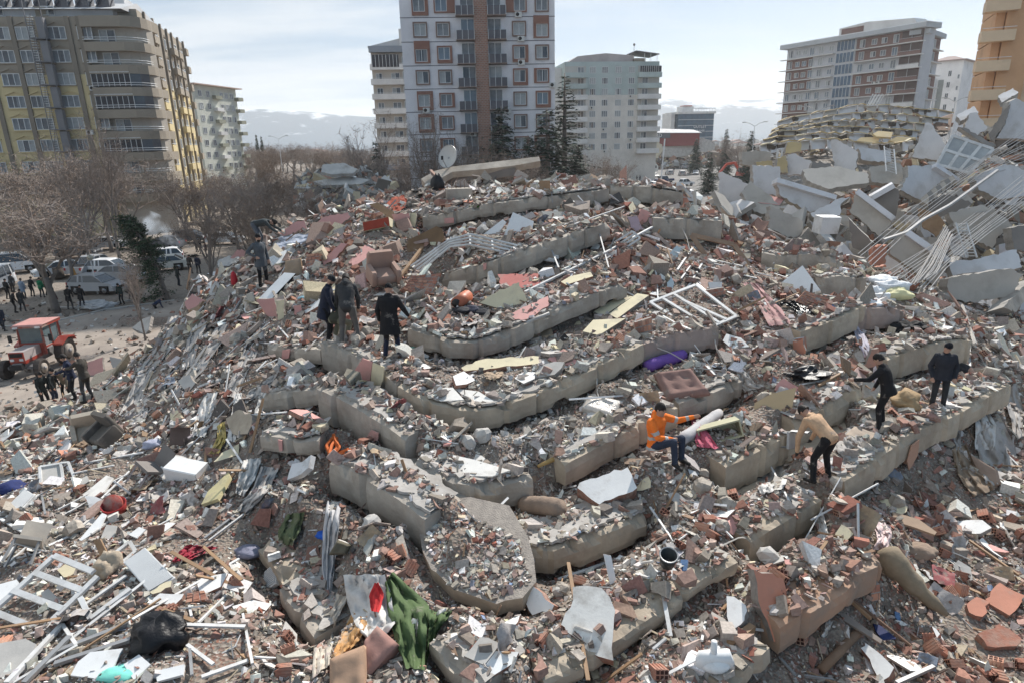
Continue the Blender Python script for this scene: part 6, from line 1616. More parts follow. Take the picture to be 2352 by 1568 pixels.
conc_bed=m_ground_mix('grey_crushed_debris',[(0,(.17,.155,.14)),(.25,(.27,.25,.23)),(.5,(.22,.2,.18)),(.7,(.36,.34,.32)),(.85,(.13,.12,.11)),(.94,(.45,.44,.42))],7)
_,rowsR=bed('right_rubble_slope',[(1630,560,24.5,470,33),(1700,600,23.5,452,36),(1800,640,23,440,38),(1900,650,22.6,420,39),(2000,680,22.5,392,40),(2100,730,22,340,40),(2200,760,21.5,318,40),(2300,780,21,285,40),(2460,800,21,232,40)],3,conc_bed,9,.7)
strew('rubble_fragments',rowsR,6500,.08,.75,51)
strew('rubble_fragments',rowsR,9000,.04,.2,52)
RP=[
 ('white',[(1652,397),(1659,395),(1723,425),(1722,440),(1698,485),(1650,467)],(-.35,-.93,.1),.35,PW,'smooth white slab leaning upright beside the dark fir'),
 ('b',[(1724,380),(1788,384),(1792,450),(1730,446)],(.1,-.99,.1),.3,PW,'square pale wall panel right of the leaning white slab'),
 ('c',[(1701,350),(1733,346),(1766,352),(1766,380),(1730,384),(1701,378)],(.1,-.99,.1),.4,PB,'beige wall fragment above the white slab, with a white window'),
 ('d',[(1733,374),(1770,370),(1775,392),(1735,396)],(.1,-.98,.2),.3,YC,'yellow facade fragment below the white window'),
 ('e',[(1806,330),(1837,329),(1838,352),(1800,356)],(0,-.9,.4),.3,YC,'yellow facade fragment with a broken window, under the toppled rows'),
 ('f',[(1808,356),(1822,354),(1864,372),(1869,400),(1809,404)],(-.4,-.9,.2),.3,PW,'white wall piece with slanted top below the yellow fragment'),
 ('g',[(1782,366),(1802,360),(1806,400),(1780,398)],(.2,-.9,.3),.3,YC,'narrow yellow wall strip left of the slanted white wall piece'),
 ('h',[(1909,325),(1924,322),(1972,352),(1966,396),(1920,400)],(-.55,-.8,.2),.3,PW,'white triangular wall piece with a white pole, centre right'),
 ('i',[(1966,345),(2039,350),(2041,378),(1976,372)],(0,-.9,.45),.4,PW,'long grey white slab above the small white ladder'),
 ('j',[(2094,362),(2124,285),(2136,286),(2171,335),(2152,372)],(-.45,-.85,.25),.35,PW,'big bright white triangular slab standing on its side'),
 ('k',[(2196,270),(2236,250),(2246,264),(2204,284)],(-.2,-.5,.85),.3,PW,'small white roof piece in front of the orange building'),
 ('l',[(2210,302),(2226,262),(2240,260),(2266,296),(2240,316)],(-.3,-.9,.3),.3,PW,'white slab end with a blunt point under the orange building'),
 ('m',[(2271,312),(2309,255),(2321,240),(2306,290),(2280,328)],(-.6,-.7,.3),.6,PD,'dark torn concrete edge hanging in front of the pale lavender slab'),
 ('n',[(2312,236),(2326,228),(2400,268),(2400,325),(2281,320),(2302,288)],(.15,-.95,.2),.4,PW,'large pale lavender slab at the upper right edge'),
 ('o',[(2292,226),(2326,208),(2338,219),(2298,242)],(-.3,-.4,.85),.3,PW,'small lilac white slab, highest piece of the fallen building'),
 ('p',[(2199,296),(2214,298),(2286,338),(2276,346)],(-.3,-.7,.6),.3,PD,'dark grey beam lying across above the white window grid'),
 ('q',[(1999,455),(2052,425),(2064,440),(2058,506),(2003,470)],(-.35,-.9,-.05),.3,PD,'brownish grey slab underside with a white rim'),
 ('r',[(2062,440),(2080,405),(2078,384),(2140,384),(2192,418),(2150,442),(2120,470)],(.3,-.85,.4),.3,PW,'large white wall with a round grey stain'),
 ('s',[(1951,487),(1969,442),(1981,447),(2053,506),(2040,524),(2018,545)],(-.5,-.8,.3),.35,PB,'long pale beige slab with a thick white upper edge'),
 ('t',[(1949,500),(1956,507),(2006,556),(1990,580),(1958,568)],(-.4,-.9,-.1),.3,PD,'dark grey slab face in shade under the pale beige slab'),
 ('u',[(1859,495),(1924,462),(1950,457),(1928,475),(1926,500),(1880,516)],(-.2,-.8,.55),.4,PW,'broken white slab end above the white cabinet'),
 ('v',[(1779,417),(1801,424),(1889,450),(1914,457),(1889,482),(1857,490),(1789,452)],(.1,-.93,.3),.3,PW,'long blue grey wall with a cream border, lying on its side'),
 ('w',[(1764,475),(1801,492),(1840,510),(1838,545),(1804,546),(1762,526)],(.2,-.93,.25),.3,PB,'pale grey wall piece with vertical stains, left of the white cabinet'),
 ('x',[(1700,446),(1722,420),(1770,455),(1790,480),(1776,500),(1730,490)],(-.1,-.8,.5),.3,PB,'grey and pinkish slab heap corner below the square panel'),
 ('y',[(2044,560),(2081,537),(2174,602),(2166,622),(2148,660),(2064,600),(2041,584)],(-.35,-.85,.35),.35,PB,'long beige wall slanting down under the steel rods'),
 ('z',[(2174,492),(2254,474),(2301,502),(2321,522),(2288,545),(2273,573),(2239,557),(2189,528)],(-.1,-.9,.4),.35,PB,'wide beige ceiling slab with two round lamp holes'),
 ('A',[(2169,642),(2184,638),(2309,618),(2338,632),(2314,678),(2226,696),(2164,686)],(0,-.95,.25),.45,PB,'wide grey beige wall at the right with an oval plaster rosette'),
 ('B',[(2176,606),(2232,600),(2330,578),(2342,618),(2184,638)],(0,-.75,.65),.25,PW,'pinkish white slab lying on top of the wide beige wall'),
 ('C',[(2284,712),(2349,645),(2372,652),(2316,722)],(.5,-.7,.5),.5,m_conc,'thick grey concrete beam at the right edge, slanting up'),
 ('D',[(1994,612),(2004,566),(2034,562),(2029,606)],(.2,-.97,.1),.2,m_salm,'terracotta coloured block standing under the steel rods, upper one'),
 ('E',[(1994,615),(2030,608),(2030,628),(1996,627)],(.2,-.97,.1),.2,m_salm,'terracotta coloured block, lower one under the steel rods'),
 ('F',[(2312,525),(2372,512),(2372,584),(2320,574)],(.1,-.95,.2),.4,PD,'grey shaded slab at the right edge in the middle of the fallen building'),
 ('G',[(2106,480),(2150,490),(2170,515),(2150,545),(2118,520)],(-.2,-.8,.4),.06,m_wood,'broken brown wooden panel among the steel rods'),
 ('H',[(2230,410),(2300,380),(2360,400),(2372,450),(2290,462),(2240,440)],(.1,-.9,.4),.4,PW,'pale wall behind the steel rods at the right edge'),
 ('I',[(1842,395),(1920,388),(1990,405),(1994,425),(1900,440),(1850,420)],(0,-.6,.8),.3,PB,'flat broken roof slab strewn with debris in the middle right'),
 ('J',[(1995,388),(2060,378),(2080,398),(2062,428),(2000,422)],(-.1,-.8,.5),.3,PB,'tan wall piece left of the large stained white wall'),
 ('K',[(1725,440),(1760,452),(1800,462),(1790,476),(1740,470)],(0,-.5,.85),.2,m_pink,'pale pink plaster piece below the square panel'),
 ('L',[(2180,560),(2215,565),(2222,592),(2186,588)],(.1,-.95,.1),.1,PW,'lilac white board behind the tall thin ladder'),
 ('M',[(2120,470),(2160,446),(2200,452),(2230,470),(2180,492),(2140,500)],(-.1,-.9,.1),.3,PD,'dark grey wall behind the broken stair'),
 ('N',[(1859,400),(1864,374),(1905,378),(1910,398)],(0,-.9,.3),.3,PD,'dark hollow room corner between two white wall pieces')]  # dark slab set where the room corner only lies in shade
for k,poly,n,t,m,lab in RP:
 cx=sum(p[0] for p in poly)/len(poly);cy=sum(p[1] for p in poly)/len(poly)
 d=dr(cx,cy)-.8
 if k in 'cdegf':d+=3
 m2=mat('broken_edge',(.33,.31,.28),.95,.25,3,.5) if k not in ('D','E','G') else None
 o=panel('wall_slab' if k not in ('G','L') else 'board',poly,n,m(),t,lab,'wall slab' if k not in ('G','L') else 'board',m2=m2,depth=d,rag=.045)
 if k in 'sqyrv':      # the thick white rim along the upper edge
  i0,i1={'s':(1,3),'q':(0,1),'y':(1,2),'r':(3,4),'v':(0,3)}[k]
  e=[poly[i0],poly[i1]];nn=Vector(n).normalized();p0=at(cx,cy,d)
  A,B_=onplane(*e[0],p0+nn*.15,nn),onplane(*e[1],p0+nn*.15,nn)
  b=MB();b.bar(A,B_,.22,.5,mat('rim_white',(.62,.62,.64),.8,.06,2,.1,dirt=.2,dirtcol=(.4,.38,.36)),nn);b.wbuild('rim',o)
sh_=[shard_mesh(800 +i,.22,(PW,PB,PW,m_concp)[i%4](),mat('broken_edge',(.33,.31,.28)),4 +i%3) for i in range(8)]
rs_=np.random.RandomState(77)
for i in range(75):
 j=rs_.randint(1,8);k=rs_.randint(0,len(rowsR[0]));q=rowsR[j][k]+Vector((rs_.uniform(-.8,.8),rs_.uniform(-.6,.6),.25))
 o=mesh_obj('wall_slab',sh_[i%8], None,q,Vector((rs_.normal(0,.8),-.7 +rs_.normal(0,.3),.7)).to_track_quat('Z','Y')@Quaternion((0,0,1),rs_.uniform(0,6)));s_=rs_.uniform(1.0,2.3);o.scale=(s_,s_,1)
 tag(o,('grey' if i%4 ==3 else 'dusty beige' if i%4 ==1 else 'pale')+' broken wall slab jammed between the larger fallen slabs at the right','wall slab','smaller '+('grey' if i%4 ==3 else 'beige' if i%4 ==1 else 'pale')+' slabs at the right')
def fr(pts,d,lab,w=.09,glass=True):
 TL,TR,BR,BL=pts;L= lambda a,b,t:(a[0]+(b[0]-a[0])*t,a[1]+(b[1]-a[1])*t)
 bars=[(*TL,*TR),(*TR,*BR),(*BR,*BL),(*BL,*TL),(*L(TL,TR,.36),*L(BL,BR,.36)),(*L(TL,TR,.7),*L(BL,BR,.7)),(*L(TL,BL,.5),*L(TR,BR,.5))]
 return frame_px('window_frame',bars,(-.2,-.85,.45),w,m_alu(),lab,depth=d,glass=((TL,TR,BR,BL),CURT()) if glass else None)
fr([(2188,312),(2282,343),(2226,398),(2152,378)],32.5,'large white window grid lying against the fallen slabs',.14)
fr([(1735,350),(1766,349),(1766,368),(1734,370)],38.0,'white three part window in the beige fragment',.10)
frame_px('window_frame',[(1787,343,1816,341),(1816,341,1813,362),(1813,362,1784,364),(1784,364,1787,343),(1797,342,1794,363),(1806,342,1804,363)],(0,-.95,.2),.1,m_alu(),'bent white window frame in front of the yellow facade fragment',depth=39)
rods=[]
for i in range(11):rods.append([(2196 +i*3,400 +i*2.2),(2270 +i*3,352 +i*4),(2372,284 +i*9)])
for i in range(5):rods.append([(2232 +i*6,386 +i*3),(2100 +i*6,478 +i*5),(1968 +i*8,584 +i*7)])
for i in range(12):rods.append([(2372,384 +i*7),(2250 +i*2,480 +i*5),(2140 +i*3,560 +i*5),(2032 +i*9,628 +i*3.4)])
for i in range(9):rods.append([(2172 +i*2,520 +i*3),(2128 +i*3,600 +i*3),(2095 +i*4,652 -i*1.2)])
for i,r in enumerate(rods):
 D=[dr(x,y)-1.8 -.03 *i for x,y in r]
 r=[(x+rnd.uniform(-3,3),y+rnd.uniform(-3,3)) for x,y in r]
 tube_px('steel_rod',r,.018,mat('dusty_steel_rod',(.40,.38,.36),.7,.15,3,0),'thin grey steel rod in the bundle sweeping across the fallen slabs at the right','steel rod',depth=D,group='steel rods at the right',n=4)
tube_px('steel_strip',[(2291,392),(2236,432),(2181,472),(2120,505),(2081,535),(2029,552)],.07,mat('grey_strip',(.36,.35,.34),.6,.15,3,.1),'long bent grey steel strip running below the broken stair','steel strip',depth=[28.5,27.8,27,26,25,24.5],n=5)
def ladder(a,b,w,nr,d,lab,m=None):
 A,B_=at(*a,d[0]),at(*b,d[1]);x=(B_-A).normalized().cross(_fw).normalized()*w/2;c=(A+B_)/2
 e=empty('ladder',c,lab,'ladder');m=m or m_alu()
 for s in (-1,1):mb=MB();mb.bar(A+x*s,B_+x*s,.05,.05,m);mb.wbuild('rail',e)
 for i in range(nr):mb=MB();q=A.lerp(B_,(i+.5)/nr);mb.bar(q-x,q+x,.03,.03,m);mb.wbuild('rung',e)
ladder((2207,512),(2231,592),.42,11,(25.2,24.6),'tall thin cream ladder leaning among the steel rods')
ladder((2042,340),(2047,398),.5,10,(31.5,30.5),'small white ladder standing on the fallen slabs, middle right')
for i in range(7):      # broken stair
 p=(2112 +i*8,462 -i*7);panel('stair_step',[p,(p[0]+16 +i*2,p[1]-14),(p[0]+22 +i*2,p[1]-6),(p[0]+20,p[1]+14)],(-.4,-.5,.75),PD() if i%2 else m_conc(),.18,'grey step of the broken fan shaped stair under the steel rods','stair step',depth=dr(*p)-1.6,group='steps of the broken stair')
def toppled():
 lines=[[(1785,280),(1824,268),(1860,262),(1924,250),(1969,241),(1989,242),(2043,241),(2045,246),(2099,250),(2154,253),(2189,259)],
    [(1784,292),(1811,286),(1860,276),(1914,265),(1959,260),(1979,259),(2031,259),(2034,263),(2084,264),(2144,270),(2180,274)],
    [(1770,300),(1794,294),(1845,290),(1904,278),(1952,277),(1966,276),(2014,276),(2020,279),(2070,280),(2130,285)],
    [(1764,312),(1790,300),(1830,300),(1884,292),(1939,291),(1960,291),(1999,292),(2006,296),(2056,297),(2110,300)],
    [(1750,322),(1786,313),(1826,312),(1868,307),(1930,308),(1948,306),(1990,308),(2000,312),(2050,312),(2095,318)],
    [(1744,334),(1790,327),(1830,325),(1862,322),(1900,320),(1960,326),(2000,330),(2050,330),(2100,322)]]
 e=empty('toppled_building',at(1950,330,60),'pancaked apartment building whose white storeys are edged with yellow, lying like stairs','collapsed building')
 cap=YC();wh=PW();dk=mat('dark_gap',(.10,.085,.07),.95)
 rows=[]
 for r,ln in enumerate(lines):
  d=72 -4.6 *r;
  rows.append([at(x,y+3,d-.2) for x,y in [(ln[0][0]+(ln[-1][0]-ln[0][0])*t/12,np.interp(ln[0][0]+(ln[-1][0]-ln[0][0])*t/12,[q[0] for q in ln],[q[1] for q in ln])) for t in range(13)]])
  for i in range(len(ln)-1):
   (x0,y0),(x1,y1)=ln[i],ln[i+1]
   if x1-x0<8: continue
   nsub=2 if x1-x0>45 else 1
   for k in range(nsub):
    xa=x0+(x1-x0)*k/nsub+2;xb=x0+(x1-x0)*(k+1)/nsub-2
    ya=y0+(y1-y0)*k/nsub;yb=y0+(y1-y0)*(k+1)/nsub
    dd=d+rnd.uniform(-.4,.4);sag=rnd.uniform(-1.5,2.5);h=17 +r
    A,B_=at(xa,ya+1,dd),at(xb,yb+1 +sag*.4,dd);C_,D_=at(xb-rnd.uniform(0,3),yb+h,dd-.3),at(xa+rnd.uniform(0,3),ya+h,dd-.3)
    mb=MB();mb.prism([A,B_,C_,D_],(0,.25,0),wh if rnd.random()<.8 else PB());mb.wbuild('storey_wall',e)
    M=(A+B_)/2 +Vector((0,0,rnd.uniform(-.04,.14)))
    mb=MB()
    for u,v in ((A,M),(M,B_)):mb.bar(u+Vector((0,-.15,.05)),v+Vector((0,-.15,.05)),.30,.09,cap if rnd.random()<.75 else m_cream())
    mb.wbuild('floor_edge',e)
    if rnd.random()<.7:
     mb=MB();q=B_+Vector((.1,-.3,-.25));mb.box(q,(rnd.uniform(.35,.6),.5,rnd.uniform(.25,.45)),dk if rnd.random()<.55 else m_conc(),Matrix.Rotation(rnd.uniform(-.4,.4),3,'Y'));mb.wbuild('column_stub',e)  # dark blocks paint the shaded cavities, the others are concrete stubs
 rows=rows[::-1];rows.insert(0,[p+Vector((0,-6,-2.2)) for p in rows[0]]);rows.append([p+Vector((0,3,-1)) for p in rows[-1]]);rows.append([Vector((p.x,p.y+2,0)) for p in rows[-1]])
 rows.insert(0,[Vector((p.x,p.y-3,0)) for p in rows[0]])
 b=MB();b.grid([[q-Vector((0,0,1.5)) for q in r] for r in rows],conc_bed, True);b.wbuild('rubble_bed',e)
 b=MB();b.prism([at(2148,300,66),at(2150,275,68),at(2189,262,70),at(2182,300,66)],(0,.4,0),mat('rusty_brown_wall',(.16,.10,.07),.9,.2,.8,.2));b.wbuild('side_wall',e)
 strew('rubble_fragments',[[q-Vector((0,0,1.0)) for q in r] for r in rows[2:-2]],1300,.12,.7,61)
 for i in range(4):b=MB();a=at(1991 +i*7,244,70);b.tube([a,a+Vector((.5,0,1.2)),a+Vector((.9,.3,1.1)),a+Vector((.5,.6,0))],.05,FRW(),5);b.wbuild('roof_rail',e)
 for poly,m,nn in (([(2004,310),(2016,303),(2050,306),(2046,318),(2012,316)],YC(),(0,-.5,.85)),([(1964,328),(1976,318),(2020,317),(2016,332),(1980,340)],YC(),(0,-.6,.8)),([(2040,325),(2060,316),(2104,318),(2070,334)],YC(),(0,-.6,.8))):
  panel('yellow_sheet',poly,nn,m,.15,depth=50,parent=e)
toppled()
def fallen_far():
 e=empty('fallen_facade',onz(1450,392),'large cream facade of a collapsed building tilted beyond the white bus','collapsed building')
 panel('facade',[(1423,322),(1445,316),(1513,320),(1522,345),(1504,374),(1470,376),(1446,352)],(-.1,-.9,.4),mat('sandy_facade',(.50,.44,.33),.9,.12,.12,.1,dirt=.3),1.6,depth=252,parent=e,rag=.6)
 panel('roof_edge',[(1395,312),(1424,318),(1468,366),(1478,392),(1466,392),(1440,358),(1400,326)],(-.3,-.9,.3),m_conc(),1.6,depth=249,parent=e)
 panel('wall_stub',[(1369,312),(1374,304),(1392,306),(1402,330),(1384,352),(1364,340)],(-.3,-.9,.2),PB(),1.6,depth=252,parent=e,rag=.3)
 panel('grey_wall',[(1516,330),(1600,316),(1640,326),(1640,345),(1560,362),(1520,362)],(.1,-.95,.2),m_concp(),1.6,depth=262,parent=e,rag=.2)
 b=MB();a=at(1545,323,262);b.box(a+Vector((2,1,.3)),(16,8,5.0),mat('dark_red_shed',(.22,.04,.04),.7,.1,1,0));b.prism([a+Vector((-7,-4,2.9)),a+Vector((10.5,-4,2.5)),a+Vector((9.5,4.5,3.8)),a+Vector((-5.5,4.5,4.6))],(0,0,.2),PW());b.wbuild('red_shed',e)
 a=at(1512,312,258);b=MB();b.box(a,(9.5,.3,2.0),mat('sign_dark',(.08,.09,.11),.5));b.wbuild('shop_sign',e)
 o=mesh_obj('lettering',text_me('lettering','ARD',2.0,.06,FRW()), None,a+Vector((-.5,-.2,0)),(R(90),0,0));o.parent=e;o.location=a+Vector((-.5,-.2,0))-e.location
fallen_far()
_,r1=bed('far_rubble_mound',[(1345,386,250,352,268),(1380,386,250,322,270),(1420,386,250,330,270),(1460,385,250,352,272),(1520,383,255,350,275),(1600,380,260,346,280),(1690,378,265,356,285)],2,conc_bed,6,1.6)
strew('rubble_fragments',r1,2600,.4,3.0,71)
_,r2=bed('far_rubble_mound',[(690,462,58,420,66),(740,468,56,396,70),(800,474,54,384,70),(850,470,54,400,68),(905,464,56,430,64)],1,conc_bed,6,.9)
strew('rubble_fragments',r2,2600,.12,1.1,72)
for poly,lab in (([(738,398),(742,382),(790,378),(822,392),(812,402),(760,404)],'flat grey slab on the far rubble mound left of the heap, upper one'),([(720,420),(800,408),(850,416),(830,426),(740,430)],'flat grey slab on the far rubble mound left of the heap, lower one')):
 panel('floor_slab',poly,(.1,-.5,.85),m_concp(),.3,lab,'concrete slab',depth=60,rag=.05)
tw=[plain('town_wall_a',(.50,.49,.46)),plain('town_wall_b',(.42,.38,.34)),plain('town_wall_c',(.30,.33,.36))]
def town(px,d,w,h,i):
 p=at(px,330,d);e=empty('far_house',(p.x,p.y,0),'tiny low building in the hazy town on the plain far behind','house',rnd.uniform(-.3,.3),'far buildings on the plain')
 b=MB();b.box2((-w/2,0,-1),(w/2,w*.6,h),tw[i%3]);b.build('wall',e)
 b=MB();b.prism([(-w/2 -.3,-.3,h),(w/2 +.3,-.3,h),(0,-.3,h+w*.12)],(0,w*.6 +.6,0),plain('town_roof',(.30,.18,.15)) if i%2 else tw[2]);b.build('roof',e)
for i in range(60):
 px=rnd.choice([rnd.uniform(560,880),rnd.uniform(560,880),rnd.uniform(1640,1800),rnd.uniform(1510,1560)]);d=rnd.uniform(480,1300)
 town(px,d,rnd.uniform(10,30),rnd.uniform(3,8),i)
for (x,d,y,w,lab) in ((2236,120,262,1.2,'bare tree between the white towers and the orange building'),):put_tree(TK[0],x,d,y,lab,w=w)
# ================================================================ single things on the heap
_before=set(bpy.data.objects)
TAN= lambda:mat('tan_fabric',(.36,.27,.19),.95,.15,3,.2,dirt=.3);GRYC= lambda:mat('dusty_grey_cloth',(.38,.355,.33),.95,.18,2.5,.25,dirt=.4,dirtcol=(.30,.265,.235));WHC= lambda:mat('dusty_white_cloth',(.58,.56,.53),.9,.1,3,.2,dirt=.35,dirtcol=(.40,.36,.32))
BRC= lambda:mat('brown_cloth',(.27,.20,.14),.95,.2,3,.25,dirt=.3);PKC= lambda:mat('dusty_pink_cloth',(.48,.28,.26),.95,.15,3,.25,dirt=.3);CRM_= lambda:mat('crimson_cloth',(.30,.03,.05),.9,.25,4,.2,dirt=.2);ROSE= lambda:mat('rose_cloth',(.52,.12,.17),.9,.2,3,.2,dirt=.15)
WPL= lambda:mat('white_board',(.72,.72,.71),.6,.05,2,.05,dirt=.3,dirtcol=(.42,.39,.36));TIL= lambda:mat('white_sheet_dirty',(.74,.71,.66),.8,.06,3.5,.1,dirt=.5,dirtcol=(.33,.29,.25))
GLS_= lambda:mat('dark_opening',(.03,.03,.032),.5);BE= lambda:mat('brick_edge',(.33,.17,.12),.95,.3,14,.4,dirt=.4,dirtcol=(.36,.31,.27));CE= lambda:mat('concrete_edge',(.28,.25,.22),.95,.25,10,.4)
YEL= lambda:mat('yellow_foam',(.50,.38,.13),.95,.15,3,.2,dirt=.35,dirtcol=(.36,.29,.17))
p0=at(1090,1290,9.85);nF=Vector((-.05,-.22,.97)).normalized()
PF=[onplane(x,y,p0,nF) for x,y in [(964,1226),(970,1262),(990,1306),(1003,1314),(1040,1352),(1078,1364),(1140,1386),(1160,1378),(1200,1372),(1232,1334),(1226,1280),(1212,1230),(1170,1160),(1080,1140),(990,1150)]]
b=MB();b.prism(PF,-nF*.26,mat('dusty_slab_top',(.30,.265,.23),.98,.22,7,.6,bscale=40),m_concw());c=sum(PF,Vector())/len(PF)
tag(b.build('floor_slab', None,c),'dusty rounded hexagonal slab tilted towards the viewer, covered in grit','concrete slab')
def grit(P0,n,poly,cnt,seed,smax=.1):
 rs=np.random.RandomState(seed);xs=[p[0] for p in poly];ys=[p[1] for p in poly];pts=[]
 while len(pts)<cnt:
  x,y=rs.uniform(min(xs),max(xs)),rs.uniform(min(ys),max(ys));c_= False;j=len(poly)-1
  for i in range(len(poly)):
   if (poly[i][1]>y)!=(poly[j][1]>y) and x<(poly[j][0]-poly[i][0])*(y-poly[i][1])/(poly[j][1]-poly[i][1])+poly[i][0]:c_= not c_
   j=i
  if c_:pts.append(tuple(onplane(x,y,P0,n)))
 P=np.array(pts);px,py,d=proj_np(P);col,k=pick_cols(px,py,cnt,rs)
 return tag(hexa_mesh('rubble_gravel',P,np.tile(np.array(n),(cnt,1)),.012 +(smax-.012)*rs.uniform(0,1,cnt)**3,asp_mix(rs,cnt),.32,col,CM,rs,rs.uniform(.1,.6,cnt)),kind='stuff')
grit(p0,nF,[(975,1240),(1030,1340),(1140,1375),(1220,1330),(1190,1240),(1080,1185),(1010,1195)],2200,91)
W_,C_,P_,S_=m_white,m_cream,m_pink,m_salm
